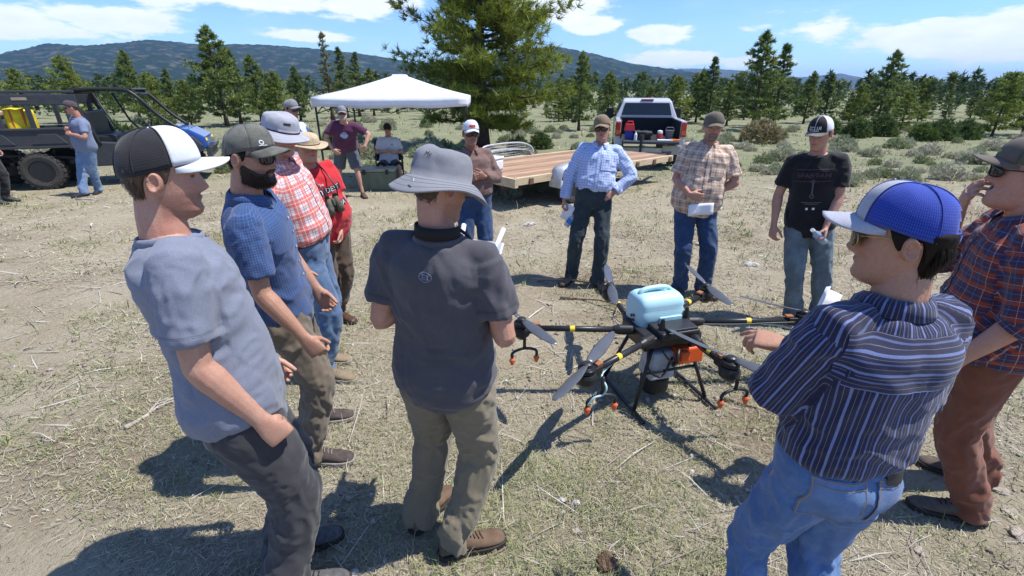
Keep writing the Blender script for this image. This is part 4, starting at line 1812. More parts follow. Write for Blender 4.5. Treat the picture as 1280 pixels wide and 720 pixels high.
def buttons(p, m, placket_mat=None, zs=(.12, .2, .28, .36, .43)):
    if placket_mat is not None:
        shirt_decal(p, 'placket', placket_mat, [quad2d(-.017, -.02, .017, .46, 2, 26)], 0.0, off=.0035)
    pcs = [disc2d(.0065, 8, 0, z) for z in zs]
    shirt_decal(p, 'button', m, pcs, 0.0, off=.006)


def dress_pants(p, m, kind='long', ease=.014, amp=.007, seed=3, name='trousers', leg_r=1.0, top=.10, hemz=.035, fold_f=(6, 17)):
    J, s = p.J, p.s
    mb = MB()
    T = torso_table(p, 0, -.115, top)
    mb.loft(torso_rings(p, T, ease if getattr(p, 'tucked', True) else ease * .4))
    gg = (.7 + .3 * p.g) * leg_r
    for k in 'LR':
        hip, K, A = J['Hi' + k], J['K' + k], J['A' + k]
        z1 = np.array([0, 0, 1.0])
        top_ = hip + z1 * .05 * s
        if kind == 'long':
            bot = A + z1 * (hemz - .085) * s
            pts = [top_, hip * .85 + K * .15, hip * .45 + K * .55, K * .96 + hip * .04, K * .75 + A * .25, K * .35 + A * .65, A + z1 * .05, bot]
            rad = np.array([.085, .102, .088, .074, .073, .067, .068, .074]) * gg
            fyk = R_(p.foot_yaw[0 if k == 'L' else 1])
            bk_ = -np.array([math.sin(fyk), math.cos(fyk), 0]) * .014 * s
            pts[-1] = pts[-1] + bk_
            pts[-2] = pts[-2] + bk_ * .6
        else:
            e = hip * .08 + K * .92
            pts = [top_, hip * .85 + K * .15, hip * .5 + K * .5, e]
            rad = np.array([.085, .104, .100, .098]) * gg
        mb.tube(pts, rad * s, 18, side=p.hr)
    V, Q = remesh(mb.v, mb.f, p.vc)
    V = smooth_np(V, Q, .5, 5)
    bones = leg_bones(p) + [(J['P'] - p.up * .04, J['P'] + p.up * .3, .15 * s, 0, -p.hf, 0)]
    N = normals_np(V, Q)
    if amp:
        # more folds at knee and ankle
        w = np.full(len(V), .55)
        for k in 'LR':
            K, A = J['K' + k], J['A' + k]
            w += .7 * np.exp(-(np.linalg.norm(V - K, axis=1) / .16) ** 2) + 1.0 * np.exp(-(np.linalg.norm(V - A, axis=1) / .16) ** 2)
            w += .5 * np.exp(-(np.linalg.norm(V - J['Hi' + k], axis=1) / .15) ** 2)
        V2 = cloth_noise(V, N, bones, seed, amp, fold_f)
        V = V + (V2 - V) * w[:, None]
        V = smooth_np(V, Q, .35, 1)
    me = mesh_np(name, V - p.base, Q)
    pat_attr(me, V, Q, bones)
    o = link(name, me, m, p.root)
    p.pants = o
    return o


def belt(p, m, bm, z=.07, extra=.020):
    T = [(z - .018,) + tuple(np.interp(z - .018, np.array(TT)[:, 0], np.array(TT)[:, k]) for k in (1, 2, 3)), (z + .018,) + tuple(np.interp(z + .018, np.array(TT)[:, 0], np.array(TT)[:, k]) for k in (1, 2, 3))]
    R = torso_rings(p, T, extra, n=40)
    R2 = torso_rings(p, T, extra - .006, n=40)
    mb = MB()
    mb.loft([R2[0], R[0], R[1], R2[1]], caps=False)
    b = mb.build('belt', m, p.root, smooth=False, origin=p.base)
    f = R[0][10] * .5 + R[1][10] * .5
    mb = MB()
    Rm = np.stack([p.hr, p.hf, p.up], 1)
    mb.box(f + p.hf * .005, (.05 * p.s, .008, .04 * p.s), Rm)
    mb.build('buckle', bm, b, bevel=.003, origin=p.base)
    return b


def shoes(p, m, sm, kind='boot', lace=None):
    """one shoe per foot, sole as its own piece"""
    for i, k in enumerate('LR'):
        A = p.J['A' + k]
        fy = R_(p.foot_yaw[i])
        f = np.array([math.sin(fy), math.cos(fy), 0])
        r = np.array([math.cos(fy), -math.sin(fy), 0])
        o = np.array([A[0], A[1], A[2] - .085 * p.s])
        s = p.s
        a = np.linspace(0, 2 * PI, 18, endpoint=False)
        rings = []
        top = .125 if kind == 'boot' else .085
        # (along, half width, top height)
        prof = [(-.080, .018, .045), (-.075, .029, .068), (-.052, .036, .092), (-.01, .038, top * 1.02), (.035, .040, top * .92), (.065, .041, .088), (.10, .044, .072), (.14, .0475, .061), (.175, .046, .054), (.20, .039, .047), (.217, .026, .038), (.222, .012, .03)]
        for (y, w, h) in prof:
            cz = (.018 + h) / 2
            hh = (h - .018) / 2
            ca, sa = sgp(np.cos(a), 2.6), sgp(np.sin(a), 2.6)
            wz = np.where(sa > 0, 1 - .28 * sa, 1.0)
            rings.append(o + f * y * s + np.outer(ca * w * wz * s, r) + np.outer(cz * s + sa * hh * s, np.array([0, 0, 1.0])))
        mb = MB()
        mb.loft(rings)
        # collar of the shoe
        ctop = o + np.array([0, 0, top * s])
        mb.tube([ctop - f * .006 + np.array([0, 0, -.03]), ctop - f * .006 + np.array([0, 0, .012 * s])], [.047 * s, .049 * s], 14)
        sh = mb.build('boot' if kind == 'boot' else 'shoe', m, p.root, smooth=True, origin=p.base, sub=1)
        mb = MB()
        out = []
        for (y, w) in [(-.09, 0), (-.088, .022), (-.072, .036), (-.04, .041), (.0, .040), (.04, .0395), (.08, .045), (.13, .052), (.175, .050), (.205, .042), (.226, .026), (.231, 0)]:
            out.append((y, w))
        pts = [(y, w) for y, w in out] + [(y, -w) for y, w in out[-2:0:-1]]
        mb.add([o + f * y * s + r * w * s + np.array([0, 0, zz]) for zz in (.002, .026) for y, w in pts],
               [tuple(range(len(pts)))[::-1], tuple(range(len(pts), 2 * len(pts)))] + [(j, (j + 1) % len(pts), len(pts) + (j + 1) % len(pts), len(pts) + j) for j in range(len(pts))])
        mb.build('sole', sm, sh, origin=p.base, bevel=.004)
        if lace is not None and p.detail != 'far':
            mb = MB()
            for q in range(5):
                y = .035 + q * .018
                h = np.interp(y, [z[0] for z in prof], [z[2] for z in prof]) + .004
                c = o + f * y * s + np.array([0, 0, h * s])
                mb.tube([c - r * .022 * s - np.array([0, 0, .008]), c, c + r * .022 * s - np.array([0, 0, .008]) + f * .008], .003, 6)
            mb.build('lace', lace, sh, smooth=True, origin=p.base)


def to_head(p, P):
    return (np.asarray(P) * p.hs) @ p.Rh.T + p.J['H']


def head_part(p, name, mb, m, parent=None, smooth=True, solid=0.0, bevel=0.0, sub=0):
    V = np.array(mb.v)
    mb.v = [tuple(q) for q in to_head(p, V)]
    return mb.build(name, m, parent if parent is not None else p.root, smooth=smooth, solid=solid, origin=p.base, bevel=bevel, sub=sub)


def hair_shell(p, name, m, zmin, thick, zmax=.052, strands=0, slen=.03, seed=1, lo_phi=None, col=None, sw=.0009, parent=None):
    """shell over the head between hairline zmin(phi) and zmax with fine strands, fading into the skin at its edge"""
    n, r = 96, 26
    ph = np.linspace(-PI, PI, n)
    P = np.zeros((r, n, 3))
    for i in range(r):
        t = i / (r - 1)
        z0 = zmin(ph)
        z1 = np.full(n, zmax) if not callable(zmax) else zmax(ph)
        z = z0 + (z1 - z0) * t
        edge = np.minimum(1, np.minimum(t * 6, np.clip((z1 - z) / .02, 0.0, 1.0))) if not callable(zmax) else np.minimum(1, np.minimum(t * 5, (1 - t) * 5))
        z0 = np.minimum(z0, z1)
        hgt = np.clip((z1 - z0) / .02, 0, 1)
        slim = 1 - .75 * np.exp(-((np.abs(ph) - 1.78) / .33) ** 2) * (z < .04) if not callable(zmax) else 1.0
        off = -.004 + (thick * slim + .004) * edge * hgt
        G = head_surf(ph, z, off, feat=callable(zmax))
        P[i] = G
    V = P.reshape(-1, 3)
    bumpn = fbm(V * np.array([150, 150, 40.]), 2, seed)
    ctr = np.array([0, -.01, .0])
    d = V - ctr
    d /= np.linalg.norm(d, axis=1)[:, None]
    V = V + d * (bumpn * .0035)[:, None]
    mb = MB()
    mb.grid(V.reshape(r, n, 3))
    if strands:
        rg = np.random.default_rng(seed)
        idx = rg.integers(0, len(V), strands)
        for j in idx:
            i, k = divmod(j, n)
            z0 = zmin(ph[k:k + 1])[0]
            z1 = zmax if not callable(zmax) else zmax(ph[k:k + 1])[0]
            if z1 - z0 < .006:
                continue
            q = V[j]
            dd = d[j]
            dn = np.array([0, -.35, -1.0]) + rg.normal(0, .22, 3)
            dn = nrm(dn - dd * np.dot(dn, dd) * .8)
            sd = nrm(np.cross(dd, dn))
            L = slen * (.5 + rg.random())
            if not callable(zmax) and (q[2] > np.interp(abs(ph[k]), [0, 1.2, 2.2, PI], [.046, .036, .010, .002]) or (1.2 < abs(ph[k]) < 2.15 and q[2] < .04)):
                continue
            b = q + dd * .0015
            mid_ = b + dn * L * .5 + dd * .0025
            tip = b + dn * L + dd * rg.normal(.0, .0022)
            o = len(mb.v)
            mb.v += [tuple(b - sd * sw), tuple(b + sd * sw), tuple(mid_ + sd * sw * .8), tuple(mid_ - sd * sw * .8), tuple(tip)]
            mb.f += [(o, o + 1, o + 2, o + 3), (o + 3, o + 2, o + 4)]
    V2 = np.array(mb.v)
    V2[:, 0] *= p.hw_
    mb.v = [tuple(q) for q in to_head(p, V2)]
    me = bpy.data.meshes.new(name)
    me.from_pydata((np.array(mb.v) - p.base).tolist(), [], mb.f)
    me.shade_smooth()
    return link(name, me, m, parent if parent is not None else p.root)


def short_hairline(front=.07, side=.0, nape=-.055):
    def f(ph):
        a = np.abs(ph)
        return np.interp(a, [0, .7, 1.25, 1.45, 1.62, 1.9, 2.2, 2.6, PI], [front, front, front - .02, side - .008, side - .012, side + .02, nape + .02, nape, nape])
    return f


def cap(p, m_front, m_back, m_brim, brim_len=.074, lift=.0, tall=.088, curve=.028, tilt=0.0, back_tilt=5, split=R_(58), button_mat=None, strap=False, droop=.18, name='cap', arc=R_(68), band=None):
    """six-panel cap: crown back, front panel, brim, button"""
    rx, ry, yc = .0845 * p.hw_, .106, -.006
    Rt = rotx(R_(back_tilt))
    def crown(ph, t, off=0.0):
        z0 = np.interp(np.abs(ph), [0, 1.2, 2.2, PI], [.052, .044, .022, .014]) + lift
        th = t * PI / 2
        e = 2.0 / 2.3
        cr = np.cos(th) ** e
        sr = np.sin(th) ** e
        fr = np.clip(np.cos(ph), 0, 1)
        x = (rx + off) * np.sin(ph) * cr
        y = yc + (ry + off) * np.cos(ph) * cr * (1 - .04 * fr * t)
        ztop = .139 + lift + (tall - .088) * (1 - .0)
        z = z0 + (ztop - z0 + off) * sr + .012 * fr * np.sin(th * 2)
        return np.stack([x, y, z], -1) @ Rt.T
    parts = []
    ts = np.linspace(0, 1, 16)
    # back of the crown
    ph = np.linspace(split, 2 * PI - split, 48)
    if strap:
        pass
    G = crown(np.where(ph > PI, ph - 2 * PI, ph)[None, :] + 0 * ts[:, None], ts[:, None] + 0 * ph[None, :])
    Nz = fbm(G.reshape(-1, 3) * 30, 2, 3).reshape(16, 48) * .0025
    G = G * (1 + Nz[..., None] * 8)
    mb = MB()
    r, c = G.shape[:2]
    F = []
    V = G.reshape(-1, 3)
    for i in range(r - 1):
        for j in range(c - 1):
            q = V[[i * c + j, i * c + j + 1, (i + 1) * c + j + 1, (i + 1) * c + j]].mean(0)
            if strap and i > 1 and i < 6 and abs(q[0]) < .034 * (1 - ((i - 2) / 5.0) ** 2) ** .5 and q[1] < 0:
                continue
            F.append((i * c + j, i * c + j + 1, (i + 1) * c + j + 1, (i + 1) * c + j))
    mb.add(V, F)
    root = head_part(p, name, mb, m_back, solid=.003)
    uv = np.zeros((16, 48, 3), np.float32)
    uv[..., 0] = (ph * .095)[None, :]
    uv[..., 1] = (ts * .14)[:, None]
    at = root.data.attributes.new('pat', 'FLOAT_VECTOR', 'POINT')
    at.data.foreach_set('vector', uv.ravel())
    ph = np.linspace(-split, split, 30)
    G = crown(ph[None, :] + 0 * ts[:, None], ts[:, None] + 0 * ph[None, :], .0012)
    mb = MB()
    mb.grid(G)
    fp = head_part(p, 'front_panel', mb, m_front, root, solid=.003)
    p.cap_front, p.cap_back = fp, root
    # seams
    mb = MB()
    for a in (0, split, -split, 2.15, -2.15, PI):
        if strap and a == PI:
            tt = np.linspace(.5, 1, 8)
        else:
            tt = np.linspace(0, 1, 14)
        mb.tube(list(crown(np.full(len(tt), a), tt, .0028)), .0016, 5)
    head_part(p, 'seam', mb, m_back, root)
    # brim
    n, r = 33, 9
    u = np.linspace(-1, 1, n)
    P = np.zeros((r, n, 3))
    base = crown(u * arc, np.zeros(n), -.002)
    for i in range(r):
        t = i / (r - 1)
        L = brim_len * (1 - np.abs(u) ** 3.2) ** .55
        q = base.copy()
        q[:, 1] += L * t
        q[:, 0] *= 1 - .04 * t
        q[:, 2] += -curve * (np.abs(u) ** 2) * (.35 + .65 * t) - L * t * droop + .010 * t * (1 - np.abs(u)) + .001
        P[i] = q
    mb = MB()
    mb.grid(P)
    br = head_part(p, 'brim', mb, m_brim, root, solid=.0045)
    p.cap_brim = br
    mb = MB()
    top = crown(np.array([0.0]), np.array([1.0]))[0]
    mb.sphere(tuple(top), (.008, .008, .004), 10, 6)
    head_part(p, 'button', mb, button_mat or m_front, root)
    if strap:
        mb = MB()
        a = np.linspace(PI - .42, PI + .42, 12)
        a2 = np.where(a > PI, a - 2 * PI, a)
        P = np.stack([crown(a2, np.full(12, .02), .002), crown(a2, np.full(12, .10), .002)])
        mb.grid(P)
        head_part(p, 'strap', mb, m_back, root, solid=.003)
    return root


def bucket_hat(p, m, brim=.070, droop=.034, tall=.10, wave=.006, seed=2, band=None, tilt=-4, flat=3.2, z0=.034, edge=None, tint_in=None, name='hat', side_up=0.0, dent=0.0, slouch=.010):
    rx, ry, yc = .089 * p.hw_, .108, -.006
    n = 72
    a = np.linspace(0, 2 * PI, n + 1)
    rows = []
    Rt = rotx(R_(tilt))
    e = 2.0 / flat
    for t in np.linspace(1, 0, 16):
        th = t * PI / 2
        cr, sr = max(math.cos(th), 0) ** e, math.sin(th) ** e
        q = np.stack([rx * np.sin(a) * cr, yc + ry * np.cos(a) * cr, z0 + tall * sr + 0 * a], -1)
        rows.append(q)
    for t in np.linspace(.12, 1, 12):
        wv = wave * np.sin(2 * a + seed) + wave * .7 * np.sin(3 * a + seed * 2.3)
        ext = brim * t
        su = side_up * np.abs(np.sin(a)) ** 4 * t
        q = np.stack([(rx + ext) * np.sin(a), yc + (ry + ext) * np.cos(a), z0 - droop * t ** 1.3 + wv * t ** 2 + su], -1)
        rows.append(q)
    P = np.array(rows)
    V = P.reshape(-1, 3)
    V[:, 2] -= dent * np.exp(-((V[:, 0] - .012) / .05) ** 2 - ((V[:, 1] + .01) / .075) ** 2) * (V[:, 2] > z0 + .05)
    V = V + (fbm(V * 14, 3, seed + 3) * slouch * np.clip((V[:, 2] - z0 + .03) / .06, .1, 1))[:, None] * nrm_rows(V * np.array([1, 1, .6]))
    P = (V @ Rt.T).reshape(P.shape)
    mb = MB()
    mb.grid(P)
    root = head_part(p, name, mb, m, solid=.004)
    p.hat = root
    if band is not None:
        mb = MB()
        q = np.stack([(rx + .003) * np.sin(a), yc + (ry + .003) * np.cos(a), z0 + .006 + 0 * a], -1) @ Rt.T
        mb.tube(list(q), .0045, 6)
        head_part(p, 'hat_band', mb, band, root)
    # stitch rows on the brim
    mb = MB()
    for i in (18, 21, 24, 27):
        mb.tube([tuple(x + np.array([0, 0, .0022])) for x in P[i]], .0011, 4)
    head_part(p, 'stitching', mb, edge or m, root)
    return root


def nrm_rows(V):
    return V / np.maximum(np.linalg.norm(V, axis=1), 1e-9)[:, None]


def sunglasses(p, fm, lm, w=.031, h=.021, shape=2.6, wrap=.030, zc=.012, name='sunglasses', fr=.0022):
    def bend(x):
        return .0975 - wrap * (np.abs(x) / .066) ** 2
    root = None
    mbf = MB()
    for sd in (-1, 1):
        cx = sd * .0345
        a = np.linspace(0, 2 * PI, 24, endpoint=False)
        xs = cx + w * sgp(np.cos(a), shape)
        zs = zc + h * sgp(np.sin(a), shape) - .004 * (np.abs(xs) / .06)
        P = np.stack([xs, bend(xs), zs], -1)
        mbf.tube(list(P) + [P[0]], fr, 5)
        c = np.array([cx, bend(cx) + .001, zc])
        mb = MB()
        mb.add(np.vstack([c, c * .5 + P * .5 + np.array([0, .0015, 0]), P]),
               [(0, 1 + j, 1 + (j + 1) % 24) for j in range(24)] + [(1 + j, 25 + j, 25 + (j + 1) % 24, 1 + (j + 1) % 24) for j in range(24)])
        p_ = mb
        if sd == -1:
            first = p_
        else:
            second = p_
    mbf.tube([(-.008, bend(.008), zc + .006), (0, .099, zc + .009), (.008, bend(.008), zc + .006)], fr, 5)
    for sd in (-1, 1):
        hx = .0655
        mbf.tube([(sd * hx, bend(hx), zc + .008), (sd * .0765 * p.hw_, .035, zc + .010), (sd * .0785 * p.hw_, -.015, zc + .010), (sd * .077 * p.hw_, -.032, zc - .006)], fr * 1.2, 6)
    root = head_part(p, name, mbf, fm)
    head_part(p, 'lens', first, lm, root, solid=.0015)
    head_part(p, 'lens', second, lm, root, solid=.0015)
    return root
# ------------------------------------------------------------------ cloth materials
def cloth(name, base, base2=None, layers=(), rough=.85, bump=.12, weave=900.0, heather=.10, vscale=9.0, wear=None, sheen=.15, hems=()):
    """woven cloth; layers: (axis u/v, period, from, to, colour, opacity) laid over the base by cloth coordinates"""
    if name in MATS:
        return MATS[name]
    m = bpy.data.materials.new(name)
    m.use_nodes = True
    nt = m.node_tree
    N, L = nt.nodes, nt.links
    b = N['Principled BSDF']
    _in(b, 'Roughness', rough)
    _in(b, 'Specular IOR Level', .2)
    _in(b, 'Sheen Weight', sheen)
    _in(b, 'Sheen Roughness', .6)
    tc = N.new('ShaderNodeTexCoord')
    nz = N.new('ShaderNodeTexNoise')
    nz.inputs['Scale'].default_value = vscale
    nz.inputs['Detail'].default_value = 6
    nz.inputs['Roughness'].default_value = .65
    L.new(tc.outputs['Object'], nz.inputs['Vector'])
    mr = N.new('ShaderNodeMapRange')
    mr.inputs['From Min'].default_value = .32
    mr.inputs['From Max'].default_value = .68
    L.new(nz.outputs['Fac'], mr.inputs['Value'])
    mx = N.new('ShaderNodeMixRGB')
    mx.inputs[1].default_value = rgba(base)
    mx.inputs[2].default_value = rgba(base2 if base2 else tuple(c * .86 for c in base))
    L.new(mr.outputs[0], mx.inputs[0])
    out = mx.outputs[0]
    at = N.new('ShaderNodeAttribute')
    at.attribute_name = 'pat'
    sp = N.new('ShaderNodeSeparateXYZ')
    L.new(at.outputs['Vector'], sp.inputs[0])

    def mth(op, a, bb=None):
        n = N.new('ShaderNodeMath')
        n.operation = op
        for i, v in enumerate((a, bb)):
            if v is None:
                continue
            if isinstance(v, (int, float)):
                n.inputs[i].default_value = v
            else:
                L.new(v, n.inputs[i])
        return n.outputs[0]
    for (ax, per, lo, hi, col, op) in layers:
        c = sp.outputs[0 if ax == 'u' else 1]
        fr = mth('FRACT', mth('DIVIDE', mth('ADD', c, 10.0), per))
        msk = mth('MULTIPLY', mth('GREATER_THAN', fr, lo), mth('LESS_THAN', fr, hi))
        mm = N.new('ShaderNodeMixRGB')
        L.new(mth('MULTIPLY', msk, op), mm.inputs[0])
        L.new(out, mm.inputs[1])
        mm.inputs[2].default_value = rgba(col)
        out = mm.outputs[0]
    for (grp, v0, w, k) in hems:
        c = sp.outputs[1]
        msk = mth('MULTIPLY', mth('LESS_THAN', mth('ABSOLUTE', mth('SUBTRACT', c, v0)), w), mth('GREATER_THAN' if grp else 'LESS_THAN', sp.outputs[2], .5))
        mm = N.new('ShaderNodeMixRGB')
        mm.blend_type = 'MULTIPLY'
        L.new(msk, mm.inputs[0])
        L.new(out, mm.inputs[1])
        mm.inputs[2].default_value = (k, k, k, 1)
        out = mm.outputs[0]
    # yarn mottling
    if heather:
        n2 = N.new('ShaderNodeTexNoise')
        n2.inputs['Scale'].default_value = 260
        n2.inputs['Detail'].default_value = 3
        L.new(tc.outputs['Object'], n2.inputs['Vector'])
        m2 = N.new('ShaderNodeMapRange')
        m2.inputs['From Min'].default_value = .3
        m2.inputs['From Max'].default_value = .7
        m2.inputs['To Min'].default_value = 1 - heather
        m2.inputs['To Max'].default_value = 1 + heather
        L.new(n2.outputs['Fac'], m2.inputs['Value'])
        mm = N.new('ShaderNodeMixRGB')
        mm.blend_type = 'MULTIPLY'
        mm.inputs[0].default_value = 1
        L.new(out, mm.inputs[1])
        L.new(m2.outputs[0], mm.inputs[2])
        out = mm.outputs[0]
    if wear:
        n3 = N.new('ShaderNodeTexNoise')
        n3.inputs['Scale'].default_value = 5.0
        n3.inputs['Detail'].default_value = 8
        n3.inputs['Roughness'].default_value = .7
        L.new(tc.outputs['Object'], n3.inputs['Vector'])
        m3 = N.new('ShaderNodeMapRange')
        m3.inputs['From Min'].default_value = .48
        m3.inputs['From Max'].default_value = .72
        L.new(n3.outputs['Fac'], m3.inputs['Value'])
        mm = N.new('ShaderNodeMixRGB')
        L.new(mth('MULTIPLY', m3.outputs[0], .7), mm.inputs[0])
        L.new(out, mm.inputs[1])
        mm.inputs[2].default_value = rgba(wear)
        out = mm.outputs[0]
    L.new(out, b.inputs['Base Color'])
    if bump:
        nb = N.new('ShaderNodeTexNoise')
        nb.inputs['Scale'].default_value = 45
        nb.inputs['Detail'].default_value = 7
        nb.inputs['Roughness'].default_value = .7
        nb.inputs['Distortion'].default_value = .6
        L.new(tc.outputs['Object'], nb.inputs['Vector'])
        bp = N.new('ShaderNodeBump')
        bp.inputs['Strength'].default_value = bump
        bp.inputs['Distance'].default_value = .010
        L.new(nb.outputs['Fac'], bp.inputs['Height'])
        L.new(bp.outputs[0], b.inputs['Normal'])
    MATS[name] = m
    return m


def srgb(r, g, b):
    f = lambda c: ((c / 255 + .055) / 1.055) ** 2.4 if c > 10 else c / 255 / 12.92
    return (f(r), f(g), f(b))


M_BLACKPL = mat('black_plastic', (.012, .012, .013), rough=.35, var=.2)
M_LENS = mat('dark_lens', (.008, .008, .010), rough=.06, var=.1, spec=.8)
M_GOLD = mat('thin_gold_metal', (.5, .38, .16), rough=.3, metal=1)
M_STEEL = mat('buckle_metal', (.45, .44, .42), rough=.35, metal=1)
M_LEATHER = mat('brown_leather', (.075, .035, .018), rough=.5, var=.4, vscale=40)
M_BLKLEATHER = mat('black_leather', (.014, .013, .012), rough=.45, var=.3, vscale=40)
M_SOLE = mat('dark_rubber_sole', (.035, .028, .022), rough=.8, var=.4, vscale=50)
M_PALESOLE = mat('pale_rubber_sole', (.28, .25, .21), rough=.8, var=.3, vscale=50)
M_BOOTBROWN = mat('tan_brown_suede', (.105, .062, .036), rough=.85, var=.35, vscale=22, bump=.3, bscale=200, col2=(.15, .10, .065))
M_HIKER = mat('taupe_hiking_shoe', (.085, .065, .055), rough=.85, var=.4, vscale=30, bump=.3, bscale=160, col2=(.04, .030, .030))
M_GREYSHOE = mat('grey_mesh_shoe', (.10, .10, .10), rough=.85, var=.4, vscale=45, bump=.4, bscale=260)
M_LACE = mat('dark_lace', (.03, .022, .018), rough=.9)
M_PALELACE = mat('pale_lace', (.25, .22, .18), rough=.9)
M_HAIRDK = mat('dark_hair', (.014, .009, .006), rough=.65, spec=.15, var=.5, vscale=60, stretch=(1, 1, .2))
M_HAIRBR = mat('brown_hair', (.075, .045, .025), rough=.5, var=.5, vscale=80, stretch=(1, 1, .2))
M_HAIRGR = mat('grey_hair', (.34, .32, .29), rough=.6, var=.4, vscale=80)
M_BEARDDK = mat('dark_brown_beard', (.034, .021, .014), rough=.6, var=.5, vscale=90)
M_BUTTON = mat('pearl_button', (.6, .58, .54), rough=.4)
M_WHITEPRINT = mat('white_print', (.72, .72, .70), rough=.8, var=.12, vscale=60)
M_PAPER = mat('white_paper', (.80, .81, .84), rough=.8, var=.03)
M_CAPWHITE = cloth('white_cap_cloth', (.62, .64, .68), heather=.05)
M_CAPGREY = cloth('light_grey_cap_cloth', (.42, .43, .46), heather=.08)
M_MESHBLACK = cloth('black_cap_mesh', (.012, .012, .015), (.018, .018, .022), heather=.1, layers=[('u', .0045, 0, .35, (.035, .035, .04), .7), ('v', .0055, 0, .3, (.004, .004, .005), .6)])

# ------------------------------------------------------------------ 1: grey T-shirt man, near left
m_grey = cloth('heather_blue_grey_jersey', (.185, .205, .262), (.16, .178, .23), heather=.12, hems=[(1, .188, .0014, .6), (1, .193, .0012, .65), (0, .150, .0015, .6)])
m_dkpants = cloth('charcoal_stretch_trousers', (.036, .037, .043), (.028, .029, .034), heather=.08, rough=.7)
p = build_person('man in heather grey T-shirt and black and white mesh cap, nearest at left', detail='near', H=1.88, g=1.0, belly=.02, yaw=54, hip_yaw=58,
                 feet=[(362, 692), (366, 742)], foot_yaw=(64, 76), pel_px=288, pel_off=(0, -.04), neck=(208, 297, 1.42), head=(58, -4, 0), head_fwd=.022,
                 arms={'R': dict(elbow=(.12, -.06, -1), wrist=(.10, .46, -.86), curl=(.85, .9, .95, 1.0), spread=.1, thumb=.9),
                       'L': dict(elbow=(-.15, .2, -1), wrist=(.1, .5, -.9), curl=.6)},
                 face=dict(stubble=(.68, .62, .60), nose=1.0), skin=(.50, .275, .195))
dress_shirt(p, m_grey, sl=.70, hem=-.165, ease=.024, amp=.008, seed=11, collar='crew', flare=.024, sleeve_r=1.06)
dress_pants(p, m_dkpants, amp=.010, seed=12, leg_r=1.15)
shoes(p, M_GREYSHOE, M_SOLE, 'shoe', M_LACE)
hair_shell(p, 'hair', M_HAIRBR, short_hairline(.075, -.004, -.066), .009, strands=4200, slen=.012, seed=5)
cap(p, M_CAPWHITE, M_MESHBLACK, M_CAPWHITE, brim_len=.080, tall=.094, curve=.022, droop=.10, split=R_(72))
shirt_decal(p, 'seam', m_grey, [], .3)

# ------------------------------------------------------------------ 2: bearded man
m_blue = cloth('navy_blue_print_cotton', (.020, .046, .135), (.030, .068, .180), layers=[('u', .011, 0, .22, (.085, .15, .30), .5), ('v', .011, 0, .22, (.08, .14, .28), .5)], heather=.25)
m_khaki = cloth('taupe_khaki_cotton', (.165, .130, .092), (.135, .105, .073), heather=.08)
m_camo = cloth('faded_camo_cap_cloth', (.15, .15, .125), (.075, .075, .062), vscale=26, heather=.1)
p = build_person('bearded man in navy blue short-sleeved shirt, faded camo cap and sunglasses', detail='near', H=1.86, g=.96, yaw=76, hip_yaw=74,
                 feet=[(396, 528), (392, 577)], foot_yaw=(76, 88), pel_px=350, pel_off=(0, -.10), neck=(309, 218, 2.12), head=(92, -5, 0), head_fwd=.028,
                 arms={'R': dict(elbow=(.12, .08, -1), wrist=(.08, .50, -.80), curl=(.6, .65, .7, .75), spread=.2, thumb=.6),
                       'L': dict(elbow=(-.15, .2, -1), wrist=(.15, .5, -.9), curl=.6)},
                 face=dict(stubble=(.5, .45, .42), brow=.95, browcol=(.02, .013, .01)), skin=(.45, .245, .165))
o = dress_shirt(p, m_blue, sl=.70, hem=-.13, ease=.022, amp=.007, seed=21, collar='button', flare=.022, sleeve_r=1.05)
buttons(p, M_BUTTON)
dress_pants(p, m_khaki, amp=.014, seed=22, leg_r=1.02)
shoes(p, M_HIKER, M_PALESOLE, 'shoe', M_PALELACE)
hair_shell(p, 'hair', M_HAIRDK, short_hairline(.075, .0, -.055), .008, strands=1500, slen=.018, seed=6)
def beard_lo(ph):
    return np.full_like(ph, -.1205)
def beard_hi(ph):
    a = np.abs(ph)
    return np.interp(a, [0, .25, .42, .9, 1.35, 1.6, 1.75, PI], [-.064, -.064, -.050, -.046, -.022, -.004, -.1205, -.1205])
def mous_lo(ph):
    return np.interp(np.abs(ph), [0, .25, .5, .52, PI], [-.043, -.045, -.058, -.06, -.06])
def mous_hi(ph):
    return np.interp(np.abs(ph), [0, .3, .5, .52, PI], [-.033, -.034, -.046, -.06, -.06])
bd = hair_shell(p, 'beard', M_BEARDDK, beard_lo, .0065, zmax=beard_hi, strands=7000, slen=.014, seed=7, sw=.0007)
hair_shell(p, 'moustache', M_BEARDDK, mous_lo, .008, zmax=mous_hi, strands=500, slen=.012, seed=8, parent=bd)
cap(p, m_camo, m_camo, m_camo, brim_len=.072, tall=.088, curve=.030, droop=.22, split=R_(60))
V_, F_ = text_verts('Mossyhorn', .020)
decal(p.cap_front, 'cap_print', M_WHITEPRINT, [disc2d(.010, 10, -.006, .006, r0=.006), quad2d(-.02, -.008, .014, -.005)], to_head(p, (.05, .09, .078)) - p.base, p.Rh @ nrm((-.87, .5, 0)), p.Rh @ np.array([0, -.3, .95]), p.Rh @ nrm((.5, .87, .25)), .003)
sunglasses(p, M_BLACKPL, M_LENS)

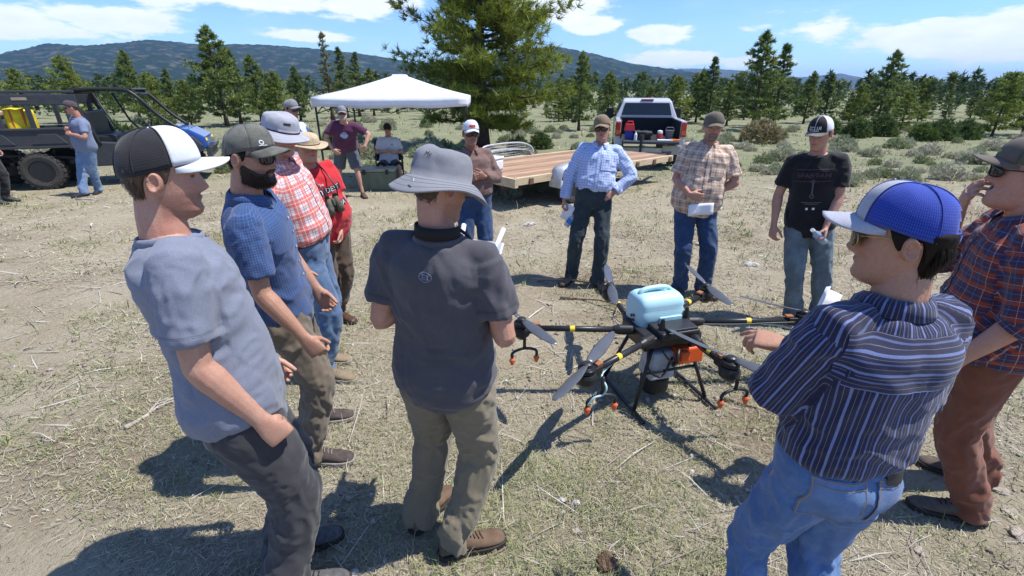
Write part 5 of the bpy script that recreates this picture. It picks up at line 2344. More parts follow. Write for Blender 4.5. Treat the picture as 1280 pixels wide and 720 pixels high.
# ------------------------------------------------------------------ 3: red and white plaid shirt, pale bucket hat
WHT = (.70, .66, .64)
m_plaid1 = cloth('red_white_plaid_cotton', (.66, .60, .58), (.60, .55, .53), heather=.05, layers=[
    ('u', .085, .0, .42, (.58, .085, .06), .72), ('v', .085, .0, .42, (.58, .085, .06), .72), ('u', .085, .60, .66, (.13, .10, .20), .6), ('u', .085, .76, .82, (.45, .06, .05), .6),
    ('v', .085, .60, .66, (.13, .10, .20), .5), ('v', .085, .76, .82, (.45, .06, .05), .5), ('u', .085, .19, .23, (.75, .70, .66), .6), ('v', .085, .19, .23, (.75, .70, .66), .6)])
m_jean = cloth('worn_mid_blue_denim', (.085, .15, .26), (.055, .10, .19), heather=.2, wear=(.20, .29, .40))
m_palehat = cloth('pale_grey_hat_cloth', (.36, .36, .40), heather=.05)
p = build_person('older man in red and white plaid shirt with pale brimmed sun hat', detail='mid', H=1.88, g=1.04, belly=.04, yaw=92, hip_yaw=86,
                 feet=[(402, 452), (408, 473)], foot_yaw=(92, 98), pel_px=382, pel_off=(0, -.04), neck=(347, 184, 3.02), head=(100, -12, 0), head_fwd=.03,
                 arms={'R': dict(elbow=(.35, -.1, -1), wrist=(.1, .6, -.8), curl=.6), 'L': dict(elbow=(-.25, -.35, -1), wrist=(.25, -.2, -1), curl=.6)}, face=dict(flush=1.4), skin=(.45, .24, .17))
dress_shirt(p, m_plaid1, tuck=True, sl=.72, ease=.022, amp=.008, seed=31, collar='button')
buttons(p, M_BUTTON, m_plaid1)
belt(p, M_LEATHER, M_STEEL)
dress_pants(p, m_jean, amp=.011, seed=32)
shoes(p, mat('tan_shoe', (.25, .19, .12), rough=.85, var=.3), M_PALESOLE, 'shoe', M_PALELACE)
hair_shell(p, 'hair', M_HAIRGR, short_hairline(.08, .0, -.05), .007, strands=500, seed=9)
hh = bucket_hat(p, m_palehat, brim=.064, droop=.028, tall=.108, slouch=.016, dent=.018, wave=.010, seed=3, band=mat('dark_cord', (.02, .02, .04), rough=.8), edge=m_palehat, tilt=-3)
decal(hh, 'hat_label', mat('dark_label', (.02, .02, .03), rough=.8), [quad2d(-.02, -.006, .02, .006)], to_head(p, (.065, .09, .085)) - p.base, p.Rh @ nrm((-.81, .58, 0)), p.Rh @ np.array([0, 0, 1]), p.Rh @ nrm((.58, .81, 0)), .004)
sunglasses(p, M_BLACKPL, M_LENS)

# ------------------------------------------------------------------ 4: red T-shirt man with binoculars
m_red = cloth('red_jersey', (.52, .020, .026), (.44, .016, .022), heather=.06)
m_brownpants = cloth('dark_brown_work_trousers', (.085, .055, .034), (.06, .04, .026), heather=.1)
m_straw = cloth('straw_hat_weave', (.50, .40, .25), (.42, .32, .19), heather=.25)
p = build_person('older man in red printed T-shirt and straw hat with field glasses on chest', detail='mid', H=1.71, g=1.10, belly=.07, yaw=128, hip_yaw=120,
                 feet=[(424, 398), (410, 402)], foot_yaw=(120, 140), pel_px=409, pel_off=(0, -.04), neck=(384, 200, 3.85), head=(132, -4, 0), head_fwd=.03,
                 arms={'L': dict(elbow=(438, 276, False), wrist=(425, 289, True), curl=.6), 'R': dict(elbow=(.3, -.1, -1), wrist=(-.1, .5, -.9), curl=.6)}, face=dict(flush=1.6, wide=1.06), skin=(.50, .26, .19))
dress_shirt(p, m_red, sl=.72, hem=-.13, ease=.022, amp=.006, seed=41, collar='crew')
m_prt = mat('cream_print', (.62, .58, .56), rough=.8, var=.2, vscale=50)
m_dkprt = mat('dark_print', (.05, .02, .03), rough=.8)
for i, (t, sz, z, lat) in enumerate((('The', .035, .395, .02), ('BEST DEST', .058, .335, .0), ('and', .03, .285, -.02), ('GRANDPA', .058, .20, .0))):
    shirt_decal(p, 'chest_print', m_prt, [text_verts(t, sz)], z, lat, off=.006)
    if sz > .05:
        shirt_decal(p, 'print_band', m_dkprt, [quad2d(-.15, -.022, .15, .026, 14, 2)], z, lat, off=.003)
dress_pants(p, m_brownpants, amp=.011, seed=42)
shoes(p, M_LEATHER, M_SOLE, 'boot', M_LACE)
hair_shell(p, 'hair', M_HAIRGR, short_hairline(.08, .0, -.05), .007, strands=400, seed=10)
bucket_hat(p, m_straw, brim=.066, droop=.006, tall=.085, seed=5, band=mat('hat_band_brown', (.12, .06, .03), rough=.8), tilt=-2)
sunglasses(p, mat('thin_wire_frame', (.25, .22, .2), rough=.4, metal=.8), mat('clear_spectacle', (.35, .27, .22), rough=.05, spec=.6), w=.026, h=.018, wrap=.02, name='spectacles')
P_RED = p

# ------------------------------------------------------------------ 5: drone pilot seen from behind
m_char = cloth('charcoal_marl_jersey', (.072, .070, .080), (.058, .057, .066), heather=.12, hems=[(1, .170, .0014, .55), (1, .175, .0012, .6), (0, .185, .0015, .55)])
m_olive = cloth('khaki_olive_trousers', (.195, .165, .108), (.165, .138, .090), heather=.07)
m_hatgrey = cloth('mid_grey_hat_cloth', (.20, .205, .225), (.17, .175, .19), heather=.07)
p = build_person('man seen from behind in charcoal T-shirt and grey sun hat flying the drone', detail='near', H=1.82, g=.95, belly=.01, yaw=14, hip_yaw=16,
                 feet=[(530, 652), (572, 690)], foot_yaw=(28, 72), pel_px=556, pel_off=(0, -.05), neck=(548, 297, 1.57), head=(46, -16, 0), head_fwd=.018,
                 arms={'R': dict(elbow=(.22, -.05, -.95), wrist=(-.50, .75, .52), dir=(-.35, .75, .55), palm=(-.8, .1, .5), curl=.55, thumb=.5),
                       'L': dict(elbow=(-.24, -.08, -.95), wrist=(.62, .75, .42), dir=(.5, .7, .4), palm=(.7, .2, .6), curl=.55, thumb=.5)}, skin=(.50, .265, .185), face=dict(stubble=(.75, .7, .66)))
dress_shirt(p, m_char, sl=.66, hem=-.135, ease=.021, amp=.0075, seed=51, collar='crew', sleeve_r=1.06)
m_logo = mat('pale_blue_grey_print', (.20, .22, .30), rough=.7)
lg = [disc2d(.019, 22, 0, 0, r0=.0165, sy=.72), quad2d(-.011, -.0065, .011, -.0045), quad2d(-.011, .0045, .011, .0065), quad2d(-.009, -.006, -.006, .006, 1, 2), quad2d(.006, -.006, .009, .006, 1, 2), quad2d(-.004, -.001, .004, .001, 1, 1)]
shirt_decal(p, 'back_logo', m_logo, [(P_ * 1.25, f_) for P_, f_ in lg], .432, -.0, back=True, off=.004)
dress_pants(p, m_olive, amp=.012, seed=52, leg_r=1.04)
for sd in (-1, 1):
    decal(p.pants, 'back_pocket', m_olive, [quad2d(-.062, -.075, .062, .06, 6, 6)], p.J['P'] - p.base + p.hr * sd * .082 - np.array([0, 0, .01]), p.hr, np.array([0, 0, 1.]), -p.hf, .004)
shoes(p, M_BOOTBROWN, M_SOLE, 'boot', M_LACE)
hair_shell(p, 'hair', M_HAIRBR, short_hairline(.07, .0, -.055), .007, strands=1500, slen=.015, seed=15)
hh = bucket_hat(p, m_hatgrey, brim=.066, droop=.044, tall=.116, wave=.013, seed=4, edge=mat('grey_stitch', (.13, .13, .145), rough=.9), tilt=2, z0=.030, flat=3.0, dent=.026, slouch=.018)
d_ = p.Rh @ nrm((-.75, -.65, 0)); u_ = p.Rh @ np.array([0, 0, 1.0]); r_ = np.cross(u_, d_)
decal(hh, 'hat_print', mat('tan_embroidery', (.16, .12, .085), rough=.9), [text_verts('ROHWAH', .024)], to_head(p, (-.062, -.07, .058)) - p.base, r_, u_, d_, .004)
d_ = p.Rh @ nrm((.35, -.93, 0)); r_ = np.cross(u_, d_)
decal(hh, 'hat_print', mat('dark_embroidery', (.03, .03, .04), rough=.9), [text_verts('Mc', .022)], to_head(p, (.03, -.10, .098)) - p.base, r_, u_, d_, .004)
mb = MB()
mb.box((.05, -.155, .012), (.016, .004, .008))
head_part(p, 'hat_tag', mb, M_WHITEPRINT, hh, smooth=False)
mb = MB()
mb.tube([to_head(p, q) for q in ((-.092, -.04, .034), (-.10, -.06, .018), (-.11, -.075, .006), (-.115, -.07, -.012), (-.112, -.062, -.004))], .0035, 6)
mb.build('hat_cord', mat('dark_cord', (.02, .02, .04)), hh, smooth=True, origin=p.base)
# controller neck strap
mb = MB()
c = p.J['N'] + p.up * .012
pts = [c + p.rt * math.cos(a) * .078 + p.ft * math.sin(a) * .082 + p.up * (-.01 * math.sin(a) + .012) for a in np.linspace(PI * .98, PI * 2.02, 20)]
a_ = np.array(pts)
mb.grid(np.stack([a_ - p.up * .024, a_ + p.up * .016 + (a_ - c) * -.05]))
P_PILOT = p
ns = mb.build('neck_strap', mat('black_webbing', (.01, .01, .011), rough=.8), p.root, smooth=True, origin=p.base, solid=.005)
mb = MB()
e1 = at_y(598, 312, p.J['WR'][1] + .06)
mb.tube([pts[-1], pts[-1] + p.ft * .08 - p.up * .05, e1], .006, 6)
mb.tube([pts[0], pts[0] + p.ft * .1 - p.up * .08, e1 - p.rt * .15], .006, 6)
mb.build('strap_cord', mat('black_webbing', (.01, .01, .011)), ns, smooth=True, origin=p.base)

# ------------------------------------------------------------------ 6: blue check shirt man
m_check = cloth('light_blue_check_cotton', (.52, .60, .78), (.47, .55, .74), heather=.04, layers=[('u', .026, 0, .20, (.10, .19, .48), .62), ('v', .026, 0, .20, (.10, .19, .48), .62), ('u', .026, .5, .6, (.22, .33, .62), .4)])
m_dkjean = cloth('dark_green_blue_denim', (.022, .036, .045), (.016, .028, .036), heather=.15, wear=(.045, .065, .075))
m_tancap = cloth('tan_cap_cloth', (.21, .155, .095), heather=.08)
p = build_person('man in light blue checked long-sleeved shirt and tan cap, hand on hip', detail='mid', H=1.76, g=1.03, belly=.02, yaw=188, hip_yaw=185,
                 feet=[(747, 357), (714, 351)], foot_yaw=(170, 215), pel_off=(0, .05), pel_px=742, neck=(751, 197, 5.05), head=(196, -2, 4),
                 arms={'R': dict(elbow=(707, 228, False), wrist=(705, 252, True), palm=(.9, 0, 0), curl=.7), 'L': dict(elbow=(792, 221, False), wrist=(768, 240, True), dir=(-.85, -.3, -.45), palm=(-.1, .9, -.3), curl=.25)}, skin=(.46, .24, .165))
dress_shirt(p, m_check, sleeve='long', sl=.94, tuck=True, ease=.024, amp=.010, seed=61, collar='button', cuff=.05, sleeve_r=1.05)
buttons(p, M_BUTTON, m_check)
shirt_decal(p, 'pocket', m_check, [quad2d(-.055, -.06, .055, .06, 6, 6)], .33, -.085, off=.006)
V_, F_ = text_verts('~', .05)
shirt_decal(p, 'pocket_badge', mat('navy_embroidery', (.02, .03, .10)), [quad2d(-.018, -.004, .018, .004)], .365, -.085, off=.010)
belt(p, M_BLKLEATHER, M_STEEL)
dress_pants(p, m_dkjean, amp=.011, seed=62)
shoes(p, mat('tan_leather_boot', (.16, .10, .06), rough=.7, var=.3), M_SOLE, 'boot', M_LACE)
hair_shell(p, 'hair', M_HAIRBR, short_hairline(.075, .0, -.05), .006, strands=300, seed=16)
cap(p, m_tancap, m_tancap, m_tancap, brim_len=.070, curve=.03, droop=.30)
sunglasses(p, M_BLACKPL, M_LENS)
P_BLUE = p

# ------------------------------------------------------------------ 7: tan plaid shirt man
m_plaid2 = cloth('tan_plaid_cotton', (.52, .38, .27), (.46, .33, .23), heather=.05, layers=[('u', .075, .0, .18, (.10, .10, .14), .55), ('u', .075, .40, .62, (.62, .52, .42), .7), ('v', .075, .0, .14, (.12, .10, .12), .5), ('v', .075, .42, .60, (.64, .54, .44), .7),
    ('u', .075, .75, .80, (.42, .12, .07), .5), ('v', .075, .75, .80, (.42, .12, .07), .5)])
m_jean2 = cloth('deep_blue_denim', (.022, .055, .135), (.015, .040, .10), heather=.2, wear=(.05, .10, .20))
m_olivecap = cloth('washed_olive_cap_cloth', (.15, .125, .09), (.10, .085, .062), heather=.12)
p = build_person('broad man in tan plaid short-sleeved shirt and blue jeans, hands clasped over papers', detail='mid', H=1.80, g=1.13, belly=.06, yaw=188, hip_yaw=186,
                 feet=[(878, 366), (848, 366)], foot_yaw=(165, 205), pel_off=(0, .05), pel_px=870, neck=(886, 192, 4.70), head=(192, -10, 0),
                 arms={'R': dict(elbow=(842, 232, False), wrist=(862, 243, True), dir=(.9, -.2, -.25), palm=(.1, .9, .2), curl=.55), 'L': dict(elbow=(920, 232, False), wrist=(884, 245, True), dir=(-.95, -.15, -.1), palm=(0, .9, .1), curl=.55)},
                 face=dict(wide=1.08, flush=1.2, stubble=(.8, .75, .72)), skin=(.48, .255, .18))
dress_shirt(p, m_plaid2, sl=.78, hem=-.14, ease=.026, amp=.008, seed=71, collar='button', sleeve_r=1.08, cuff=.03)
buttons(p, M_BUTTON, m_plaid2)
for sd in (-1, 1):
    shirt_decal(p, 'pocket', m_plaid2, [quad2d(-.06, -.06, .06, .055, 6, 6), quad2d(-.063, .03, .063, .062, 6, 2)], .31, sd * .095, off=.007)
dress_pants(p, m_jean2, amp=.010, seed=72)
shoes(p, M_LEATHER, M_SOLE, 'boot', M_LACE)
hair_shell(p, 'hair', M_HAIRBR, short_hairline(.08, .0, -.05), .006, strands=300, seed=17)
def gt_lo(ph):
    return np.interp(np.abs(ph), [0, .4, .55, .6, PI], [-.12, -.118, -.10, -.06, -.06])
def gt_hi(ph):
    return np.interp(np.abs(ph), [0, .3, .55, .6, PI], [-.060, -.060, -.05, -.06, -.06])
g1 = hair_shell(p, 'goatee', mat('grey_brown_beard', (.20, .15, .12), rough=.7, var=.4), gt_lo, .007, zmax=gt_hi, strands=400, slen=.012, seed=18)
hair_shell(p, 'moustache', MATS['grey_brown_beard'], mous_lo, .006, zmax=mous_hi, strands=120, slen=.01, seed=19, parent=g1)
cap(p, m_olivecap, m_olivecap, m_olivecap, brim_len=.070, curve=.032, droop=.25)
P_PLAID = p

# ------------------------------------------------------------------ 8: black T-shirt young man
m_black = cloth('black_jersey', (.0085, .0085, .010), (.006, .006, .008), heather=.1)
m_washjean = cloth('washed_grey_blue_denim', (.105, .145, .17), (.075, .108, .13), heather=.2, wear=(.20, .26, .29))
p = build_person('young man in black printed T-shirt looking down, black and white cap', detail='mid', H=1.80, g=.92, yaw=214, hip_yaw=208,
                 feet=[(1022, 402), (988, 400)], foot_yaw=(185, 215), pel_off=(0, .03), pel_px=1013, neck=(1022, 203, 4.0), head=(232, -20, 0), head_fwd=.03,
                 arms={'R': dict(elbow=(.20, .0, -1), wrist=(-.08, .28, -.95), palm=(.9, .3, 0), curl=.5), 'L': dict(elbow=(-.16, .05, -1), wrist=(.15, .40, -.9), dir=(-.25, -.4, -.85), palm=(-.9, .2, 0), curl=.75, thumb=.7)}, skin=(.48, .255, .18))
dress_shirt(p, m_black, sl=.68, hem=-.15, ease=.022, amp=.007, seed=81, collar='crew', flare=.026, sleeve_r=1.08)
m_pp = mat('dull_mauve_print', (.075, .045, .055), rough=.8, var=.4, vscale=60)
shirt_decal(p, 'chest_print', m_pp, [text_verts('SPARTAN', .055), text_verts('RIDGE MOUNTAIN', .028)], .375, 0, off=.004)
shirt_decal(p, 'print_frame', m_pp, [quad2d(-.13, .045, .13, .050, 12, 1), quad2d(-.13, -.048, .13, -.043, 12, 1)], .375, 0, off=.004)
shirt_decal(p, 'print_figure', mat('dim_grey_print', (.09, .09, .10), rough=.8), [disc2d(.018, 10, .0, -.06, r0=.010), quad2d(-.006, -.05, .006, .05, 1, 6), disc2d(.014, 10, 0, .06, r0=.008), quad2d(-.07, -.115, .07, -.108, 8, 1), quad2d(-.05, -.127, .05, -.121, 8, 1)], .27, 0, off=.004)
shirt_decal(p, 'print_mark', M_WHITEPRINT, [quad2d(-.034, -.01, -.018, .008), quad2d(.012, -.01, .030, .008)], .11, 0, off=.004)
dress_pants(p, m_washjean, amp=.011, seed=82, leg_r=.97)
shoes(p, mat('dark_canvas_shoe', (.03, .03, .035), rough=.8), M_PALESOLE, 'shoe', M_PALELACE)
hair_shell(p, 'hair', M_HAIRBR, short_hairline(.075, -.005, -.06), .008, strands=600, seed=20)
cap(p, mat('black_cap_cloth', (.014, .013, .013), rough=.85), M_CAPWHITE, cloth('taupe_brim', (.16, .14, .12)), brim_len=.076, tall=.094, curve=.018, droop=.12, split=R_(56))
d_ = p.Rh @ nrm((.0, 1, .1)); u_ = p.Rh @ np.array([0, -.1, 1.0]); r_ = np.cross(d_, u_)
decal(p.cap_front, 'cap_print', M_WHITEPRINT, [text_verts('RLOS', .036), quad2d(-.03, -.020, .04, -.016)], to_head(p, (0, .09, .088)) - p.base, -r_ * -1, u_, d_, .004)
P_BLACK = p

# ------------------------------------------------------------------ 9: striped shirt young man, near right
LB = (.17, .215, .42)
m_stripe = cloth('navy_striped_cotton', (.020, .021, .052), (.015, .016, .042), heather=.10, layers=[('u', .044, .0, .12, LB, .85), ('u', .044, .30, .325, (.24, .23, .30), .6), ('u', .044, .52, .60, LB, .55), ('u', .044, .78, .805, (.24, .23, .30), .6)])
m_yoke = cloth('navy_striped_yoke', (.026, .028, .062), (.020, .022, .05), heather=.10, layers=[('v', .048, .0, .14, LB, .85), ('v', .048, .36, .39, (.24, .23, .30), .6), ('v', .048, .60, .70, LB, .6), ('v', .048, .85, .88, (.24, .23, .30), .6)])
m_jean3 = cloth('faded_blue_denim', (.075, .155, .33), (.055, .12, .27), heather=.18, wear=(.17, .28, .46))
m_bluemesh = cloth('royal_blue_cap_mesh', (.016, .045, .34), (.012, .035, .28), heather=.1, layers=[('u', .0045, 0, .35, (.05, .11, .50), .7), ('v', .0055, 0, .3, (.008, .02, .16), .6)])
p = build_person('young man in navy striped shirt and blue and grey mesh cap, nearest at right', detail='near', H=1.77, g=.92, sh_w=.96, yaw=-12, hip_yaw=-8,
                 feet=[(.84, 1.14, 0), (1.1, 1.09, 0)], pel_px=1044, neck=(1118, 398, 1.10), head=(-54, -3, 0), head_fwd=.02,
                 arms={'L': dict(elbow=(964, 498, False), wrist=(984, 432, False), dir=(-.80, .52, .0), palm=(.1, .3, -.9), curl=(.25, .5, .6, .65), spread=.5, thumb=.55),
                       'R': dict(elbow=(.2, .1, -1), wrist=(-.2, .9, -.2), dir=None, palm=(-.3, -.7, .2), curl=.5)},
                 face=dict(brow=.95, browcol=(.012, .009, .007), nose=.95, flush=.7), skin=(.46, .245, .160))
dress_shirt(p, m_stripe, sl=.95, tuck=True, ease=.028, amp=.009, seed=91, collar='button', sleeve_r=1.12, flare=.012)
hair_shell(p, 'hair', M_HAIRDK, short_hairline(.07, -.004, -.095), .015, strands=9000, slen=.030, seed=23, sw=.0009)
shirt_decal(p, 'yoke', m_yoke, [quad2d(-.185, -.06, .185, .075, 30, 12)], .415, 0, back=True, off=.0035)
dress_pants(p, m_jean3, amp=.012, seed=92, leg_r=.94, top=.09)
for sd in (-1, 1):
    decal(p.pants, 'back_pocket', m_jean3, [quad2d(-.068, -.09, .068, .07, 6, 6)], p.J['P'] - p.base + p.hr * sd * .085 - np.array([0, 0, .02]), p.hr, np.array([0, 0, 1.]), -p.hf, .005)
    decal(p.pants, 'pocket_stitch', mat('tan_thread', (.30, .20, .10)), [quad2d(-.066, -.088, -.0635, .068, 1, 6), quad2d(.0635, -.088, .066, .068, 1, 6), quad2d(-.066, -.088, .066, -.0855, 6, 1), quad2d(-.066, .045, .066, .0475, 6, 1), quad2d(-.066, .064, .066, .0665, 6, 1)],
          p.J['P'] - p.base + p.hr * sd * .085 - np.array([0, 0, .02]), p.hr, np.array([0, 0, 1.]), -p.hf, .0075)
decal(p.pants, 'wallet', M_BLKLEATHER, [quad2d(-.05, .055, .04, .088, 4, 3)], p.J['P'] - p.base + p.hr * .085 - np.array([0, 0, .02]), p.hr, np.array([0, 0, 1.]), -p.hf, .010)
belt(p, cloth('denim_waistband', (.07, .145, .31)), M_STEEL, z=.065, extra=.019)
shoes(p, M_LEATHER, M_SOLE, 'boot', M_LACE)
cap(p, cloth('grey_cap_front', (.36, .37, .42)), m_bluemesh, cloth('grey_cap_brim', (.40, .41, .47)), brim_len=.078, tall=.092, curve=.020, droop=.14, split=R_(37), strap=True, button_mat=m_bluemesh)
sunglasses(p, M_GOLD, mat('amber_dark_lens', (.02, .014, .008), rough=.05, spec=.8), w=.028, h=.025, shape=2.2, wrap=.018, fr=.0012)
P_STRIPE = p

# ------------------------------------------------------------------ 10: red and blue plaid shirt man at the right edge
m_plaid3 = cloth('red_navy_plaid_flannel', (.16, .025, .02), (.13, .02, .018), heather=.12, layers=[('u', .062, .0, .40, (.016, .030, .085), .75), ('v', .062, .0, .40, (.016, .030, .085), .75), ('u', .062, .62, .66, (.45, .35, .32), .6), ('v', .062, .62, .66, (.45, .35, .32), .6),
    ('u', .062, .18, .21, (.30, .25, .28), .45), ('v', .062, .18, .21, (.30, .25, .28), .45), ('v', .062, .70, .90, (.36, .06, .02), .55)])
m_rust = cloth('rust_brown_trousers', (.195, .068, .034), (.165, .056, .028), heather=.08)
m_duskcap = cloth('taupe_cap_cloth', (.13, .105, .085), (.10, .082, .068), heather=.1)
p = build_person('laughing man in red and navy plaid shirt and rust trousers at right edge', detail='near', H=1.81, g=1.08, belly=.06, yaw=-58, hip_yaw=-58,
                 feet=[(1203, 648), (1212, 600)], foot_yaw=(-66, -52), pel_px=1242, neck=(1284, 290, 1.88), head=(-56, 2, 0), head_fwd=.03,
                 arms={'R': dict(elbow=(-.05, .62, -.72), wrist='mouth', palm=(.75, -.45, -.1), curl=(.35, .45, .5, .6), thumb=.3), 'L': dict(elbow=(-.2, -.1, -1), wrist=(.1, .5, -.9), curl=.5)},
                 face=dict(open=1, flush=1.3), skin=(.50, .265, .19))
dress_shirt(p, m_plaid3, sleeve='long', sl=.12, hem=-.09, ease=.024, amp=.008, seed=101, collar='button', sleeve_r=1.08, cuff=.06)
buttons(p, M_BUTTON, m_plaid3)
belt(p, M_BLKLEATHER, M_STEEL, z=-.02, extra=.024)
dress_pants(p, m_rust, amp=.011, seed=102, leg_r=1.03)
shoes(p, mat('dusty_dark_boot', (.07, .052, .04), rough=.8, var=.4, vscale=30, col2=(.13, .10, .075)), M_SOLE, 'boot', M_LACE)
hair_shell(p, 'hair', M_HAIRBR, short_hairline(.08, .0, -.05), .006, strands=800, seed=24)
cap(p, m_duskcap, cloth('olive_cap_back', (.11, .10, .07)), m_duskcap, brim_len=.076, curve=.020, droop=.08)
decal(p.cap_front, 'cap_print', mat('yellow_green_print', (.30, .32, .05)), [quad2d(-.022, -.005, .022, .006)], to_head(p, (0, .1, .088)) - p.base, p.Rh @ np.array([-1., 0, 0]), p.Rh @ np.array([0, 0, 1.]), p.Rh @ np.array([0, 1., 0]), .004)
sunglasses(p, M_BLACKPL, M_LENS)
P_RIGHT = p

# ------------------------------------------------------------------ 11: brown shirt man behind the pilot
m_tee11 = cloth('dusty_brown_shirt', (.19, .115, .095), (.15, .09, .075), heather=.1)
p = build_person('man in dusty brown shirt, white and red cap, arms folded, behind the pilot', detail='mid', H=1.70, g=1.08, belly=.03, yaw=160, hip_yaw=165,
                 feet=[(-.30, 5.05, 0), (-.50, 5.0, 0)], foot_yaw=(165, 180), neck=(588, 207, 5.0), head=(165, -2, 0),
                 arms={'L': dict(elbow=(-.45, .1, -1), wrist=(1, .7, .25), palm=(0, 1, 0), curl=.5), 'R': dict(elbow=(.45, .1, -1), wrist=(-1, .75, .3), palm=(0, 1, 0), curl=.5)}, skin=(.34, .17, .115))
dress_shirt(p, m_tee11, sleeve='long', sl=.90, tuck=True, ease=.022, amp=.008, seed=111, collar='button')
belt(p, M_BLKLEATHER, M_STEEL)
dress_pants(p, m_jean2, amp=.009, seed=112)
shoes(p, M_LEATHER, M_SOLE, 'boot')
hair_shell(p, 'hair', M_HAIRDK, short_hairline(.08, .0, -.05), .006, strands=200, seed=25)
cap(p, M_CAPWHITE, M_CAPWHITE, M_CAPWHITE, curve=.026, droop=.25)
u_ = p.Rh @ np.array([0, 0, 1.0]); d_ = p.Rh @ np.array([0, 1., 0])
decal(p.cap_front, 'cap_print', mat('red_print', (.45, .03, .03)), [quad2d(-.03, -.008, .03, .012), quad2d(-.022, -.018, .022, -.012)], to_head(p, (0, .1, .09)) - p.base, p.Rh @ np.array([-1., 0, 0]), u_, d_, .004)
sunglasses(p, M_BLACKPL, M_LENS)

# ------------------------------------------------------------------ 12: purple T-shirt man under the canopy edge
m_purple = cloth('plum_jersey', (.085, .022, .060), (.07, .018, .05), heather=.1)
m_short = cloth('grey_shorts_cloth', (.085, .095, .105), (.07, .078, .088), heather=.1)
p = build_person('bearded man in plum T-shirt and grey shorts with hands on hips by canopy', detail='far', H=1.82, g=1.10, belly=.05, yaw=172, hip_yaw=172,
                 feet=[(454, 246), (425, 243)], foot_yaw=(150, 190), pel_px=432, pel_off=(0, .02), neck=(429, 151, 9.3), head=(165, -3, 0),
                 arms={'R': dict(elbow=(407, 172, False), wrist=(416, 187, True), dir=(.7, 0, -.6), palm=(0, .9, 0), curl=.4), 'L': dict(elbow=(463, 169, False), wrist=(456, 183, True), dir=(-.7, 0, -.6), palm=(0, .9, 0), curl=.4)}, skin=(.48, .26, .18))
dress_shirt(p, m_purple, sl=.75, hem=-.12, ease=.03, amp=.008, seed=121, collar='crew', sleeve_r=1.1)
shirt_decal(p, 'chest_print', mat('pale_blue_print', (.22, .33, .60)), [disc2d(.065, 18)], .36, -.01, off=.006)
shirt_decal(p, 'print_band', M_WHITEPRINT, [text_verts('MOLT', .055)], .355, -.01, off=.011)
dress_pants(p, m_short, kind='shorts', amp=.008, seed=122, leg_r=1.1, name='shorts')
shoes(p, mat('brown_sandal', (.09, .05, .03), rough=.7), M_SOLE, 'shoe')
hair_shell(p, 'beard', M_HAIRGR, beard_lo, .013, zmax=beard_hi, strands=300, slen=.02, seed=26)
cap(p, cloth('grey_cap_cloth', (.22, .22, .23)), MATS['grey_cap_cloth'], MATS['grey_cap_cloth'], droop=.3)
sunglasses(p, M_BLACKPL, M_LENS)

# ------------------------------------------------------------------ 13: seated man
m_whitetee = cloth('white_grey_jersey', (.52, .53, .57), heather=.05)
p = build_person('man in white T-shirt and black shorts sitting in folding chair under canopy', detail='far', H=1.76, g=1.08, yaw=165, hip_yaw=165, sit=True,
                 pelvis=(-2.72, 10.9, .50), neck=(.02, .03, .53), head=(170, -8, 0),
                 arms={'R': dict(elbow=(.35, .15, -1), wrist=(-.7, .9, .15), curl=.5), 'L': dict(elbow=(-.35, .15, -1), wrist=(.6, .9, .15), curl=.5)}, skin=(.44, .23, .16))
dress_shirt(p, m_whitetee, sl=.72, hem=-.05, ease=.026, amp=.008, seed=131, collar='crew')
shirt_decal(p, 'chest_mark', M_BLACKPL, [quad2d(-.02, -.006, .02, .006)], .37, -.07, off=.006)
dress_pants(p, m_black, kind='shorts', amp=.006, seed=132, leg_r=1.08, name='shorts')
shoes(p, M_BLACKPL, M_SOLE, 'shoe')
cap(p, MATS['black_cap_cloth'], MATS['black_cap_cloth'], MATS['black_cap_cloth'], droop=.3)
P_SEAT = p

# ------------------------------------------------------------------ 14: man leaning by the utility vehicle
m_tee14 = cloth('pale_blue_grey_jersey', (.17, .21, .32), (.15, .185, .28), heather=.1)
m_jean14 = cloth('light_blue_denim', (.15, .235, .37), (.11, .18, .30), heather=.15, wear=(.30, .40, .52))
p = build_person('man in blue-grey T-shirt and light jeans, arms folded, leaning on the utility vehicle', detail='far', H=1.80, g=1.04, belly=.03, yaw=212, hip_yaw=200,
                 feet=[(124, 241), (106, 245)], foot_yaw=(160, 200), pel_px=106, pel_off=(0, .06), neck=(97, 152, 9.75), head=(240, -3, 0),
                 arms={'L': dict(elbow=(-.35, .25, -1), wrist=(1, .6, .3), curl=.5), 'R': dict(elbow=(.35, .25, -1), wrist=(-1, .65, .35), curl=.5)}, skin=(.48, .25, .18))
dress_shirt(p, m_tee14, sl=.68, hem=-.12, ease=.026, amp=.008, seed=141, collar='crew')
dress_pants(p, m_jean14, amp=.010, seed=142, leg_r=1.05)
shoes(p, mat('navy_shoe', (.015, .02, .04), rough=.8), M_SOLE, 'shoe')
hair_shell(p, 'hair', M_HAIRBR, short_hairline(.075, .0, -.05), .006, strands=150, seed=27)
cap(p, cloth('dark_mauve_cap', (.07, .05, .06)), MATS['dark_mauve_cap'], MATS['dark_mauve_cap'], droop=.2)
sunglasses(p, M_BLACKPL, M_LENS)

